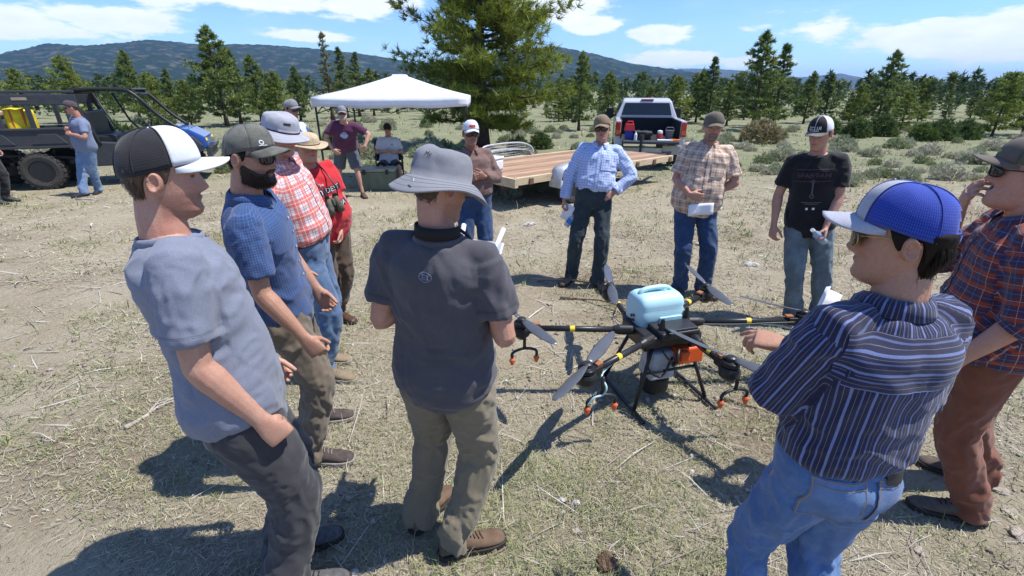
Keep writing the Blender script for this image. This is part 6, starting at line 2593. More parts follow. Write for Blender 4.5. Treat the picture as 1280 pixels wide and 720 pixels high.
# ------------------------------------------------------------------ 15: person pointing at the left edge
p = build_person('person cut off by the left edge with outstretched arm and dark trousers', detail='far', H=1.85, g=1.02, yaw=60, hip_yaw=80,
                 feet=[(-9.62, 9.1, 0), (-9.57, 8.85, 0)], foot_yaw=(90, 100), neck=(-.02, .0, .53), head=(60, 0, 0),
                 arms={'R': dict(elbow=(.55, .75, .05), wrist=(.4, .8, .22), curl=.4), 'L': dict(elbow=(-.3, .1, -1), wrist=(0, .4, -1), curl=.5)}, skin=(.52, .30, .22))
dress_shirt(p, cloth('dark_grey_jersey', (.03, .03, .034)), sl=.7, hem=-.13, ease=.024, amp=.007, seed=151, collar='crew')
dress_pants(p, cloth('dark_trousers', (.022, .022, .026)), amp=.01, seed=152)
shoes(p, mat('grey_green_shoe', (.06, .07, .06)), M_SOLE, 'shoe')
cap(p, MATS['black_cap_cloth'], MATS['black_cap_cloth'], MATS['black_cap_cloth'])

# ------------------------------------------------------------------ 16: man half hidden behind the pale hat
p = build_person('man in grey cap and blue and white shirt, half hidden behind the pale sun hat', detail='far', H=1.86, g=1.0, yaw=120, hip_yaw=120,
                 feet=[(-3.02, 7.1, 0), (-3.1, 6.9, 0)], neck=(.0, .0, .53), head=(110, -4, 0),
                 arms={'R': dict(elbow=(.25, .0, -1), wrist=(0, .5, -.8), curl=.5), 'L': dict(elbow=(-.25, .0, -1), wrist=(0, .5, -.8), curl=.5)}, skin=(.36, .18, .12))
dress_shirt(p, cloth('blue_white_jersey', (.50, .54, .62), layers=[('u', .5, .45, .62, (.03, .07, .28), 1.0)]), sl=.7, hem=-.12, ease=.024, amp=.007, seed=161, collar='crew')
dress_pants(p, m_dkjean, amp=.009, seed=162)
shoes(p, M_LEATHER, M_SOLE, 'shoe')
hair_shell(p, 'hair', M_HAIRDK, short_hairline(.075, .0, -.05), .006, strands=150, seed=28)
cap(p, MATS['grey_cap_cloth'], MATS['grey_cap_cloth'], MATS['grey_cap_cloth'], droop=.2)
sunglasses(p, M_BLACKPL, M_LENS)
# ------------------------------------------------------------------ shared object materials
M_TYRE = mat('tyre_rubber', (.035, .032, .030), rough=.9, var=.4, vscale=25, bump=.3, bscale=60, col2=(.075, .068, .058))
M_DKMETAL = mat('black_powder_coat', (.016, .017, .019), rough=.45, var=.25, vscale=20)
M_GREYPL = mat('dark_grey_plastic', (.045, .050, .056), rough=.55, var=.2, vscale=12)
M_RIM = mat('dark_alloy_rim', (.05, .05, .055), rough=.35, metal=.7)
M_BLUEPNT = mat('blue_hood_paint', (.010, .075, .30), rough=.25, coat=.6, var=.1)
M_WHITEPNT = mat('silver_white_paint', (.50, .51, .53), rough=.25, coat=.5, var=.06, vscale=3)
M_REDLENS = mat('red_tail_lens', (.42, .022, .015), rough=.2, coat=.5, var=.2, vscale=30)
M_GLASSDK = mat('dark_tinted_glass', (.012, .016, .018), rough=.05, spec=.7)
M_YELLOW = mat('yellow_gear_fabric', (.72, .54, .012), rough=.7, var=.25, vscale=10, bump=.3, bscale=14)
M_ORANGE = mat('orange_plastic', (.72, .10, .018), rough=.4, var=.12)
M_CARBON = mat('carbon_black_tube', (.022, .022, .024), rough=.38, var=.35, vscale=30)
M_YTAPE = mat('yellow_tape', (.80, .58, .04), rough=.5)
M_CHROME = mat('brushed_bumper_metal', (.42, .42, .43), rough=.35, metal=.85, var=.2, vscale=10)


def part(mb, name, m, parent, **k):
    return mb.build(name, m, parent, **k)


def wheel(parent, c, r, w, axis=1, lugs=22, name='wheel'):
    """tyre with tread blocks and rim with spokes; axle along local axis"""
    root = empty(name)
    root.parent = parent
    root.location = c
    if axis == 0:
        root.rotation_euler = (0, 0, PI / 2)
    mb = MB()
    prof = [(.60, -.46), (.80, -.5), (.94, -.46), (1.0, -.34), (1.0, .34), (.94, .46), (.80, .5), (.60, .46)]
    rings = []
    for (rr, ww) in prof:
        rings.append(np.array([(math.cos(a) * rr * r, ww * w, math.sin(a) * rr * r) for a in np.linspace(0, 2 * PI, 32, endpoint=False)]))
    mb.loft(rings + [rings[0]], caps=False)
    for i in range(lugs):
        a = 2 * PI * i / lugs
        for sd, da in ((-.26, 0), (.26, PI / lugs)):
            R = roty(-(a + da))
            mb.box(R @ np.array([r * 1.0, sd * w, 0]), (r * .07, w * .40, r * .16), R)
    t = mb.build('tyre', M_TYRE, root)
    mb = MB()
    mb.loft([np.array([(math.cos(a) * q * r, y * w, math.sin(a) * q * r) for a in np.linspace(0, 2 * PI, 28, endpoint=False)]) for q, y in ((.62, -.40), (.56, -.42), (.52, -.20), (.15, -.16), (.15, -.30), (.02, -.31))])
    for i in range(6):
        R = roty(-2 * PI * i / 6)
        mb.box(R @ np.array([r * .34, -.27 * w, 0]), (r * .44, w * .16, r * .13), R)
    mb.build('rim', M_RIM, root, bevel=.004)
    return root


# ------------------------------------------------------------------ six-wheel utility vehicle
uo = np.array([-10.8, 9.85, 0])
uo[2] = gz(uo[0])
UA = R_(24)
utv = tag(empty('utility_vehicle', uo, UA), 'black and blue six-wheeled utility vehicle with cargo rack and roll cage', 'utility vehicle')
UM = on_slope(utv, UA)
for y in (.14, 1.36):
    for x in (0, 1.0, 3.45):
        wheel(utv, (x, y, .37), .37, .27)
mb = MB()
for y in (.45, 1.05):
    mb.box((1.6, y, .50), (4.3, .07, .09))
for x in (-.5, .5, 1.5, 2.6, 3.5):
    mb.box((x, .75, .52), (.07, 1.1, .06))
for x in (-.25, .45, .75, 1.3):
    mb.tube([(x, .10, .80), (x + (.22 if x < .6 else -.2), .32, .42)], .022, 6)
mb.tube([(-.6, .12, .80), (1.6, .12, .62)], .025, 6)
part(mb, 'frame', M_DKMETAL, utv)
# cargo bed
mb = MB()
mb.prism([(-1.3, .84), (1.78, .84), (1.78, 1.20), (-1.3, 1.20)], 1, .02, .06)
for (a, b) in ((-1.1, -.3), (.0, .75), (1.0, 1.6)):
    mb.prism([(a, .92), (b, .92), (b - .15, 1.12), (a + .15, 1.12)], 1, .0, .022)
mb.box((.24, .04, 1.215), (3.1, .09, .05))
mb.box((.24, .035, .86), (3.1, .06, .05))
bed = part(mb, 'cargo_bed', M_GREYPL, utv, bevel=.01)
mb = MB()
mb.box((.24, 1.47, 1.02), (3.08, .05, .40))
part(mb, 'far_side_panel', M_GREYPL, bed, bevel=.01)
mb = MB()
mb.box((.24, .75, .85), (3.06, 1.38, .04))
part(mb, 'bed_floor', M_GREYPL, bed)
for x, nm in ((-1.28, 'tailgate'), (1.76, 'headboard')):
    mb = MB()
    mb.box((x, .75, 1.03), (.05, 1.38, .36))
    part(mb, nm, M_GREYPL, bed, bevel=.01)
# rack over the bed
mb = MB()
for y in (.05, 1.45):
    mb.box((.30, y, 1.78), (3.3, .05, .20))
    mb.box((.30, y, 1.93), (3.3, .05, .05))
rack = part(mb, 'rack', M_GREYPL, utv, bevel=.012)
for i, x in enumerate((-1.1, -.25, .62, 1.12, 1.75)):
    for y in (.05, 1.45):
        mb = MB()
        mb.box((x, y, 1.47), (.085, .045, .48))
        part(mb, 'rack_post', M_GREYPL, rack, bevel=.008)
for x in (-1.0, -.3, .4, 1.1, 1.85):
    mb = MB()
    mb.box((x, .75, 1.90), (.06, 1.36, .04))
    part(mb, 'rack_slat', M_GREYPL, rack)
mb = MB()
mb.box((1.05, .022, 1.80), (.24, .006, .055))
part(mb, 'warning_label', mat('beige_label', (.35, .28, .2)), rack)
# cab
mb = MB()
mb.prism([(1.9, .42), (3.0, .42), (3.05, .60), (3.0, .86), (1.9, .95)], 1, .06, 1.44)
cab = part(mb, 'cab_body', M_GREYPL, utv, bevel=.03)
mb = MB()
mb.box((2.15, .75, .98), (.5, 1.25, .16))
mb.box((1.97, .75, 1.28), (.14, 1.25, .55))
part(mb, 'seat', mat('black_vinyl', (.02, .02, .022), rough=.5), utv, bevel=.04)
mb = MB()
for y in (.08, 1.42):
    c = catmull([(2.12, y, .86), (2.0, y, 1.35), (1.86, y + (.04 if y < 1 else -.04), 1.88), (2.05, y + (.05 if y < 1 else -.05), 1.97), (2.7, y + (.05 if y < 1 else -.05), 1.97), (2.95, y + .0, 1.88), (3.30, y, 1.45), (3.62, y, 1.16)], 6)
    mb.tube(c, .038, 8)
    mb.tube([(2.25, y, 1.90), (2.45, y, 1.3), (2.75, y, .88)], .022, 6)
for x, z in ((1.9, 1.93), (2.72, 1.97), (2.95, 1.88)):
    mb.tube([(x, .12, z), (x, 1.38, z)], .030, 8)
part(mb, 'roll_cage', M_DKMETAL, utv, smooth=True)
mb = MB()
mb.tube([(2.85, .10, 1.86), (3.52, .10, 1.20)], .010, 6)
part(mb, 'windscreen_trim', M_GREYPL, utv)
mb = MB()
mb.box((2.42, .75, 1.985), (1.05, 1.30, .035))
part(mb, 'roof', mat('black_roof_plastic', (.02, .02, .022), rough=.3), utv, bevel=.015)
mb = MB()
prf = [(3.02, .72), (3.02, 1.10), (3.40, 1.20), (3.80, 1.13), (4.08, .96), (4.12, .74), (3.9, .62), (3.9, .80), (3.7, .86), (3.2, .86)]
mb.prism(prf, 1, .10, 1.40)
hood = part(mb, 'hood', M_BLUEPNT, utv, bevel=.04)
for y in (.06, 1.44):
    mb = MB()
    mb.prism([(3.02, .80), (3.1, .86), (3.8, .86), (3.98, .70), (4.02, .78), (3.86, .98), (3.1, 1.0)], 1, y - .08, y + .08)
    part(mb, 'fender', M_GREYPL, hood, bevel=.015)
for y in (.24, 1.26):
    mb = MB()
    mb.sphere((4.07, y, .88), (.05, .12, .06), 12, 8)
    part(mb, 'headlight', mat('amber_headlight', (.75, .45, .05), rough=.2), utv, smooth=True)
mb = MB()
mb.box((4.1, .75, .62), (.10, 1.2, .22))
mb.tube([(4.05, .2, .55), (4.2, .25, .75), (4.2, 1.25, .75), (4.05, 1.3, .55)], .028, 8)
part(mb, 'front_bumper', M_GREYPL, utv, bevel=.01)
mb = MB()
a = np.linspace(0, 2 * PI, 20)
mb.tube([(3.02 + .06 * math.sin(t), .42 + .16 * math.cos(t), 1.22 + .15 * math.sin(t)) for t in a], .014, 6)
mb.tube([(3.02, .42, 1.22), (3.25, .42, 1.0)], .018, 6)
part(mb, 'steering_wheel', M_DKMETAL, utv, smooth=True)
mb = MB()
mb.box((3.05, .75, .98), (.16, 1.3, .24))
part(mb, 'dashboard', M_GREYPL, utv, bevel=.03)


def soft_box(name, c, s, m, rz=0.0, seed=1, parent=None, amp=.06):
    """slumped bag: subdivided box pushed about by noise"""
    bm = bmesh.new()
    bmesh.ops.create_cube(bm, size=1.0)
    bmesh.ops.subdivide_edges(bm, edges=bm.edges[:], cuts=5, use_grid_fill=True)
    V = np.array([v.co for v in bm.verts])
    r = nrm_rows(V)
    V = V * .75 + r * .5 * .30
    V = V + r * (fbm(V * 3.5 + seed * 5, 3, seed) * amp * 2)[:, None]
    V = (V * np.array(s)) @ rotz(rz).T
    for v, q in zip(bm.verts, V):
        v.co = q
    me = bpy.data.meshes.new(name)
    bm.to_mesh(me)
    bm.free()
    me.shade_smooth()
    o = link(name, me, m, parent)
    o.location = [float(x) for x in c]
    return o


def utv_pt(x, y, z):
    return uo + UM @ np.array([x, y, z])


def pack(x, y, z, s, rz, seed, label, m=None, strap=True):
    root = tag(empty('gear_pack', utv_pt(x, y, z), UA + rz), label, 'bag', 'yellow gear in the vehicle bed')
    soft_box('bag', (0, 0, s[2] / 2), s, m or M_YELLOW, 0, seed, root)
    if strap:
        mb = MB()
        for xx in (-s[0] * .22, s[0] * .22):
            mb.box((xx, 0, s[2] * .5), (.05, s[1] * 1.02, s[2] * 1.02))
        part(mb, 'strap', mat('orange_strap', (.45, .12, .03), rough=.8), root, bevel=.02)
    return root


pack(-.62, .36, .875, (.70, .5, .74), .1, 1, 'large yellow gear pack at the rear of the vehicle bed', strap=False)
pack(.22, .34, .875, (.46, .46, .76), -.1, 2, 'upright yellow gear pack in the middle of the vehicle bed')
pack(.86, .34, .875, (.42, .46, .72), .15, 3, 'yellow and orange gear pack beside the folded-arms man')
pack(-.1, 1.0, .875, (1.3, .5, .5), 0, 4, 'dark duffel lying behind the yellow packs', m=mat('dark_duffel', (.03, .03, .035), rough=.8), strap=False)

# ------------------------------------------------------------------ pop-up canopy
M_CANVAS = mat('white_canopy_fabric', (.62, .64, .68), rough=.75, var=.08, vscale=2, bump=.3, bscale=7)
TC = np.array([-2.45, 11.45, 0.0])
tz = float(ground_z(np.array([TC[0]]), np.array([TC[1]]))[0])
TC[2] = gz(TC[0])
tent = tag(empty('canopy_tent', TC, R_(3)), 'white pop-up canopy tent on thin dark legs', 'tent')
h1, e0, e1, zp = 1.48, 1.66, 1.84, 2.24
cor = [(-h1, -h1), (h1, -h1), (h1, h1), (-h1, h1)]
for i in range(4):
    a, b = np.array(cor[i]), np.array(cor[(i + 1) % 4])
    n = 14
    P = np.zeros((n, n, 3))
    for r_i in range(n):
        t = r_i / (n - 1)
        for c_i in range(n):
            u = c_i / (n - 1)
            edge = a * (1 - u) + b * u
            pk = np.array(cor[i]) * .10 * (1 - u) + np.array(cor[(i + 1) % 4]) * .10 * u
            q = edge * (1 - t) + pk * t
            sag = -.055 * math.sin(PI * t) * (.5 + math.sin(PI * u)) - .025 * math.sin(PI * u) * (1 - t)
            P[r_i, c_i] = (q[0], q[1], e1 + (zp - e1) * t + sag)
    mb = MB()
    mb.grid(P)
    part(mb, 'roof_panel', M_CANVAS, tent, smooth=True, solid=.004)
    P = np.zeros((4, 18, 3))
    for c_i in range(18):
        u = c_i / 17
        edge = (a * (1 - u) + b * u) * 1.004
        for r_i in range(4):
            t = r_i / 3
            P[r_i, c_i] = (edge[0], edge[1], e1 - .025 * math.sin(PI * u) - (e1 - e0) * t + .012 * math.sin(u * 14 + i) * t)
    mb = MB()
    mb.grid(P)
    part(mb, 'valance', M_CANVAS, tent, smooth=True, solid=.004)
mb = MB()
mb.box((0, 0, zp + .01), (.34, .34, .05), taper=.8)
part(mb, 'peak_cap', M_CANVAS, tent, bevel=.015)
for (x, y) in cor:
    lx, ly = TC[0] + x * .97, TC[1] + y * .97
    lz = float(ground_z(np.array([lx]), np.array([ly]))[0]) - TC[2]
    mb = MB()
    mb.box((x * .97, y * .97, (lz + e1) / 2), (.032, .032, e1 - lz - .03))
    mb.box((x * .97, y * .97, lz + .012), (.10, .10, .02))
    part(mb, 'leg', M_DKMETAL, tent)
for i in range(4):
    a, b = np.array(cor[i]) * .96, np.array(cor[(i + 1) % 4]) * .96
    mb = MB()
    for k in range(4):
        p0, p1 = a + (b - a) * k / 4, a + (b - a) * (k + 1) / 4
        za, zb = (e1 - .30, e1 - .06) if k % 2 else (e1 - .06, e1 - .30)
        mb.tube([(*p0, za), (*p1, zb)], .010, 5)
        mb.tube([(*p0, zb), (*p1, za)], .010, 5)
    part(mb, 'truss', M_DKMETAL, tent)

# storage boxes and things under the canopy
M_OLIVE = mat('olive_green_box', (.13, .155, .10), rough=.55, var=.2)
def storage_box(px, py, s, rz, label, m):
    g = ground_hit(px, py)
    root = tag(empty('storage_box', g, rz), label, 'box', None)
    mb = MB()
    mb.box((0, 0, s[2] * .42), (s[0], s[1], s[2] * .84))
    for x in np.linspace(-.4, .4, 5):
        mb.box((x * s[0], 0, s[2] * .40), (.03, s[1] * 1.03, s[2] * .7))
    part(mb, 'body', m, root, bevel=.015)
    mb = MB()
    mb.box((0, 0, s[2] * .92), (s[0] * 1.04, s[1] * 1.05, s[2] * .14))
    lid = part(mb, 'lid', mat('pale_olive_lid', (.27, .29, .23), rough=.5), root, bevel=.015)
    for x in (-.3, .3):
        mb = MB()
        mb.box((x * s[0], -s[1] * .53, s[2] * .84), (.06, .02, .10))
        part(mb, 'latch', M_DKMETAL, root)
storage_box(474, 236, (.78, .42, .46), R_(4), 'olive green storage box standing behind the shorts man', M_OLIVE)
g = ground_hit(470, 232)
mb = MB()
mb.tube([(0, 0, 0), (0, 0, .02), (0, 0, .15), (0, 0, .17), (0, 0, .185)], [.05, .055, .055, .045, .03], 16)
o = part(mb, 'drink_can', mat('grey_can', (.30, .31, .30), rough=.4, metal=.4), None, smooth=True)
o.location = (g[0] - .02, g[1] - .35, g[2])
tag(o, 'small grey canister on the ground in front of the olive box', 'can')

# folding chair of the seated man
cb = P_SEAT.J['P']
cz = float(ground_z(np.array([cb[0]]), np.array([cb[1]]))[0])
seat_h = cb[2] - .10
chair = tag(empty('folding_chair', (cb[0], cb[1], 0), -R_(165)), 'dark folding camp chair carrying the man in white T-shirt', 'chair')
mb = MB()
mb.box((0, .10, seat_h - .03), (.54, .50, .025))
part(mb, 'seat', mat('dark_chair_canvas', (.02, .022, .028), rough=.85), chair, bevel=.01)
mb = MB()
mb.box((0, -.20, seat_h + .32), (.54, .025, .46), rotx(R_(10)))
part(mb, 'backrest', MATS['dark_chair_canvas'], chair, bevel=.01)
for x in (-.28, .28):
    mb = MB()
    mb.box((x, .08, seat_h + .20), (.06, .46, .025))
    part(mb, 'armrest', MATS['dark_chair_canvas'], chair, bevel=.008)
    for y0, y1 in ((-.2, .32), (.32, -.18)):
        mb = MB()
        mb.tube([(x, y0, cz), (x, y1, seat_h - .02)], .012, 6)
        part(mb, 'leg', M_DKMETAL, chair)
    mb = MB()
    mb.tube([(x, -.18, seat_h - .02), (x, -.26, seat_h + .56)], .012, 6)
    part(mb, 'frame_post', M_DKMETAL, chair)
    mb = MB()
    mb.tube([(x, .30, seat_h - .02), (x, .30, seat_h + .2)], .012, 6)
    part(mb, 'frame_post', M_DKMETAL, chair)

# ------------------------------------------------------------------ flatbed trailer
TA = math.atan2(3.15, 3.66)
t0 = np.array([.05, 8.35, 0])
t0[2] = gz(t0[0] + 1.5) + SLOPE * 1.5
trl = tag(empty('flatbed_trailer', t0, TA), 'low flatbed trailer with reddish wooden deck hitched behind the pickup', 'trailer')
TM = on_slope(trl, TA)
TL, TW, TZ = 4.75, 2.05, .54
mwood = [mat('weathered_deck_board_%s' % n, c, rough=.85, var=.35, vscale=5, stretch=(.25, 3, 3), bump=.3, bscale=20) for n, c in (('red', (.36, .215, .130)), ('tan', (.39, .25, .155)), ('pale', (.42, .28, .18)), ('brown', (.31, .19, .12)))]
nb = 13
bw = TW / nb
rg = np.random.default_rng(4)
for i in range(nb):
    mb = MB()
    mb.box((TL / 2 + rg.normal(0, .008), bw * (i + .5), TZ + rg.normal(0, .002)), (TL, bw - .009, .042))
    part(mb, 'deck_board', mwood[rg.integers(0, 4)], trl, bevel=.004)
M_RAIL = mat('pale_timber_rail', (.55, .43, .27), rough=.8, var=.3, vscale=8, stretch=(.4, 3, 3))
for y, nm in ((-.045, 'near_rail'), (TW + .045, 'far_rail')):
    mb = MB()
    mb.box((TL / 2, y, TZ - .035), (TL + .06, .075, .13))
    part(mb, 'side_rail', M_RAIL, trl, bevel=.006)
    for x in np.arange(.3, TL, .62):
        mb = MB()
        mb.box((x, y + (-.05 if y < 0 else .05), TZ - .05), (.09, .03, .10))
        part(mb, 'stake_pocket', mat('rusty_pocket', (.16, .09, .055), rough=.8), trl)
mb = MB()
mb.box((-.03, TW / 2, TZ - .06), (.08, TW + .16, .16))
part(mb, 'rear_beam', M_RAIL, trl, bevel=.008)
mb = MB()
for y in (.35, TW - .35):
    mb.box((TL / 2, y, TZ - .16), (TL, .08, .14))
for x in np.arange(.2, TL, .6):
    mb.box((x, TW / 2, TZ - .10), (.07, TW, .06))
part(mb, 'chassis', M_DKMETAL, trl)
mb = MB()
mb.tube([(TL - .1, .3, .42), (TL + 1.0, TW / 2 - .28, .45)], .05, 6)
mb.tube([(TL - .1, TW - .3, .42), (TL + 1.0, TW / 2 - .28, .45)], .05, 6)
mb.box((TL + 1.05, TW / 2 - .28, .46), (.25, .12, .10))
part(mb, 'drawbar', M_DKMETAL, trl)
mb = MB()
mb.tube([(TL + .45, TW / 2 + .1, .12), (TL + .45, TW / 2 + .1, .80)], .035, 10)
mb.box((TL + .45, TW / 2 + .1, .85), (.10, .10, .14))
part(mb, 'jack', M_DKMETAL, trl)
for y in (-.19, TW + .19):
    for x in (1.25, 1.95):
        wheel(trl, (x, y, .31), .31, .20, lugs=0)
    mb = MB()
    pr = []
    c = [(x - .60, z) for x, z in [(1.40, .42), (1.46, .62), (1.62, .70), (2.2, .735), (2.78, .70), (2.94, .62), (3.0, .42)]]
    P = np.array([[(x, y - .14, z) for x, z in c], [(x, y + .14, z) for x, z in c]])
    P = np.array([catmull(list(q), 3) for q in P])
    mb.grid(P)
    fd = part(mb, 'fender', mat('silver_fender', (.55, .55, .54), rough=.4, metal=.3, var=.2), trl, smooth=True, solid=.012)
    mb = MB()
    mb.box((.82, y, .40), (.06, .30, .14))
    part(mb, 'fender_step', MATS['silver_fender'], trl, bevel=.006)
# mesh ramp lying at the far rear corner of the deck
rp = tag(empty('mesh_ramp', t0 + TM @ np.array([.75, TW - .05, TZ + .03]), TA + R_(6)), 'low pale wire mesh ramp gate standing along the far side of the trailer deck', 'ramp')
mb = MB()
c = catmull([(0, 0, 0), (.05, 0, .20), (.25, 0, .30), (1.2, 0, .30), (1.65, 0, .18), (1.75, 0, 0)], 4)
mb.tube(c + [c[0]], .018, 6)
part(mb, 'frame', MATS['silver_fender'], rp, smooth=True)
mb = MB()
top = lambda x: float(np.interp(x, [q[0] for q in c], [q[2] for q in c]))
for x in np.arange(.08, 1.72, .055):
    mb.tube([(x, 0, 0), (x, 0, max(.02, top(x)))], .0035, 4)
for z in np.arange(.05, .30, .05):
    x0 = np.interp(z, [0, .2, .3], [0, .05, .25])
    x1 = 1.75 - np.interp(z, [0, .18, .30], [0, .10, .5])
    mb.tube([(x0, 0, z), (x1, 0, z)], .0035, 4)
w_ = part(mb, 'wire_mesh', MATS['silver_fender'], rp)
w_['kind'] = 'stuff'
# white jug box on the deck
wb = tag(empty('cooler_box', t0 + TM @ np.array([.25, .95, TZ + .022]), TA + .3), 'small white cooler box on the trailer deck behind the brown shirt man', 'cooler')
mb = MB()
mb.box((0, 0, .10), (.40, .28, .20))
part(mb, 'body', mat('white_plastic', (.75, .76, .78), rough=.4), wb, bevel=.03)
mb = MB()
mb.box((0, 0, .225), (.42, .30, .05))
part(mb, 'lid', MATS['white_plastic'], wb, bevel=.02)

# ------------------------------------------------------------------ pickup truck seen from behind
tg = ground_hit(808, 211)
TKA = -R_(10.5)
trk = tag(empty('pickup_truck', tg, TKA), 'silver white pickup truck seen from behind with its tailgate down', 'pickup truck')
KM = on_slope(trk, TKA)
W2 = 1.0
for sx in (-1, 1):
    mb = MB()
    # bed side with wheel arch
    arc = [(1.25 + .50 * math.cos(a), .42 + .50 * math.sin(a)) for a in np.linspace(PI, 0, 12)]
    poly = [(0.02, .62), (.60, .60)] + [(y, z) for y, z in arc if z > .58] + [(2.05, .55), (2.05, 1.36), (.02, 1.36)]
    mb.prism(poly, 0, sx * (W2 - .16), sx * W2)
    part(mb, 'bed_side', M_WHITEPNT, trk, bevel=.03)
    mb = MB()
    mb.box((sx * (W2 - .075), 0.0, 1.12), (.15, .07, .40))
    tl = part(mb, 'tail_light', M_REDLENS, trk, bevel=.02)
    mb = MB()
    mb.box((sx * (W2 - .075), -.037, 1.04), (.10, .006, .12))
    part(mb, 'lamp_lens', mat('amber_lens', (.60, .16, .05), rough=.2), tl)
    mb = MB()
    mb.box((sx * (W2 - .12), .12, .72), (.22, .22, .26))
    part(mb, 'rear_quarter', M_WHITEPNT, trk, bevel=.03)
    wheel(trk, (sx * (W2 - .15), 1.25, .42), .42, .30, axis=0, lugs=20)
    wheel(trk, (sx * (W2 - .15), 4.85, .42), .42, .30, axis=0, lugs=20)
    mb = MB()
    mb.box((sx * (W2 + .17), 3.75, 1.42), (.26, .10, .34))
    mb.box((sx * (W2 + .03), 3.78, 1.34), (.20, .05, .07))
    part(mb, 'mirror', M_DKMETAL, trk, bevel=.03)
mb = MB()
mb.box((0, 1.05, .80), (1.70, 2.0, .06))
part(mb, 'bed_floor', mat('black_bedliner', (.014, .014, .015), rough=.8, bump=.3), trk)
mb = MB()
mb.box((0, 2.02, 1.08), (1.72, .06, .54))
part(mb, 'bed_front', MATS['black_bedliner'], trk)
for sx in (-1, 1):
    mb = MB()
    mb.box((sx * (W2 - .18), 1.05, 1.08), (.03, 1.98, .52))
    part(mb, 'bedliner', MATS['black_bedliner'], trk)
mb = MB()
mb.box((0, -.27, .80), (1.56, .54, .075))
part(mb, 'tailgate', M_GREYPL, trk, bevel=.02)
mb = MB()
mb.box((0, -.10, .55), (1.90, .22, .20))
bmp = part(mb, 'rear_bumper', M_CHROME, trk, bevel=.03)
mb = MB()
mb.box((.62, -.235, .58), (.52, .05, .26))
part(mb, 'bumper_panel', mat('dusty_bumper_end', (.42, .38, .32), rough=.6), bmp, bevel=.02)
mb = MB()
mb.box((0, -.225, .56), (.32, .02, .16))
part(mb, 'licence_plate', mat('plate_white', (.5, .5, .5)), bmp, bevel=.01)
mb = MB()
mb.box((0, -.14, .36), (.14, .40, .12))
part(mb, 'hitch', M_DKMETAL, trk)
# cab shell
mb = MB()
R = []
for y, w, zb, zt, wt in ((2.10, .98, .50, 1.40, .97), (2.12, .985, .50, 1.42, .97)):
    pass
prof = [(2.10, .5), (2.10, 1.36), (2.28, 1.86), (2.60, 1.93), (3.40, 1.93), (3.70, 1.86), (4.25, 1.32), (5.35, 1.22), (5.62, 1.05), (5.66, .5)]
V, F = [], []
for sx in (-1, 1):
    for y, z in prof:
        w = W2 if z < 1.37 else W2 - .22 * (z - 1.36) / .55 - .03
        V.append((sx * w, y, z))
n = len(prof)
F = [tuple(range(n)), tuple(range(2 * n - 1, n - 1, -1))] + [(i, n + i, n + (i + 1) % n, (i + 1) % n) for i in range(n)]
mb.add(V, F)
cabt = part(mb, 'cab', M_WHITEPNT, trk, bevel=.05)
mb = MB()
mb.add([(-.80, 2.115, 1.42), (.80, 2.115, 1.42), (.70, 2.235, 1.79), (-.70, 2.235, 1.79)], [(0, 1, 2, 3)])
part(mb, 'rear_window', M_GLASSDK, cabt, solid=.012)
mb = MB()
mb.box((0, 2.105, 1.395), (1.62, .03, .03))
part(mb, 'window_trim', M_WHITEPNT, cabt)
mb = MB()
mb.box((0, 2.30, 1.885), (.40, .07, .045))
part(mb, 'brake_light', M_REDLENS, cabt, bevel=.008)
for sx in (-1, 1):
    mb = MB()
    mb.add([(sx * .99, 2.5, 1.40), (sx * .99, 3.95, 1.40), (sx * .84, 3.6, 1.80), (sx * .84, 2.6, 1.82)], [(0, 1, 2, 3)])
    part(mb, 'side_window', M_GLASSDK, cabt, solid=.02)


def tpt(x, y, z):
    return tg + KM @ np.array([x, y, z])


def truck_thing(name, x, y, label, cat, rz=0, z=.84):
    return tag(empty(name, tpt(x, y, z), TKA + rz), label, cat, 'gear in the pickup bed')
j = truck_thing('fuel_jug', -.60, -.02, 'red and blue jug at the left end of the tailgate', 'jug')
mb = MB(); mb.box((0, 0, .13), (.24, .20, .26)); part(mb, 'body', mat('blue_jug_plastic', (.02, .04, .28), rough=.4), j, bevel=.03)
mb = MB(); mb.box((0, 0, .34), (.30, .22, .18), taper=.8); mb.tube([(-.1, 0, .42), (-.06, 0, .50), (.08, 0, .50), (.1, 0, .42)], .018, 6); part(mb, 'top', mat('red_jug_plastic', (.62, .03, .03), rough=.4), j, bevel=.02)
j = truck_thing('black_bag', -.22, .05, 'crumpled black bag lying on the tailgate', 'bag')
soft_box('bag', (0, 0, .12), (.50, .38, .24), mat('black_bag_cloth', (.012, .012, .013), rough=.6), .2, 9, j, amp=.16)
j = truck_thing('paint_can', .28, .05, 'red and white can on the tailgate', 'can')
mb = MB(); mb.tube([(0, 0, 0), (0, 0, .18)], [.085, .085], 16); part(mb, 'body', mat('red_can', (.50, .05, .05), rough=.4), j)
mb = MB(); mb.tube([(0, 0, .18), (0, 0, .24), (0, 0, .26)], [.075, .075, .03], 14); part(mb, 'lid', MATS['white_plastic'], j)
j = truck_thing('bucket', .56, .12, 'grey bucket at the right of the pickup bed', 'bucket')
mb = MB(); mb.tube([(0, 0, 0), (0, 0, .26)], [.10, .125], 18); part(mb, 'body', mat('grey_bucket', (.10, .11, .12), rough=.5), j)
mb = MB(); mb.tube([(-.125, 0, .25), (-.09, 0, .34), (.09, 0, .34), (.125, 0, .25)], .008, 6); part(mb, 'handle', M_STEEL, j)
j = truck_thing('orange_cord', .68, -.28, 'orange coiled strap at the right end of the tailgate', 'strap')
mb = MB()
for k in range(5):
    r = .05 + .018 * k
    mb.tube([(r * 1.4 * math.cos(a), r * math.sin(a), .012 + .012 * (k % 3) + .01 * math.sin(2 * a + k)) for a in np.linspace(0, 2 * PI, 18)], .010, 5)
part(mb, 'coil', mat('orange_cord_rope', (.75, .20, .02), rough=.6), j, smooth=True)
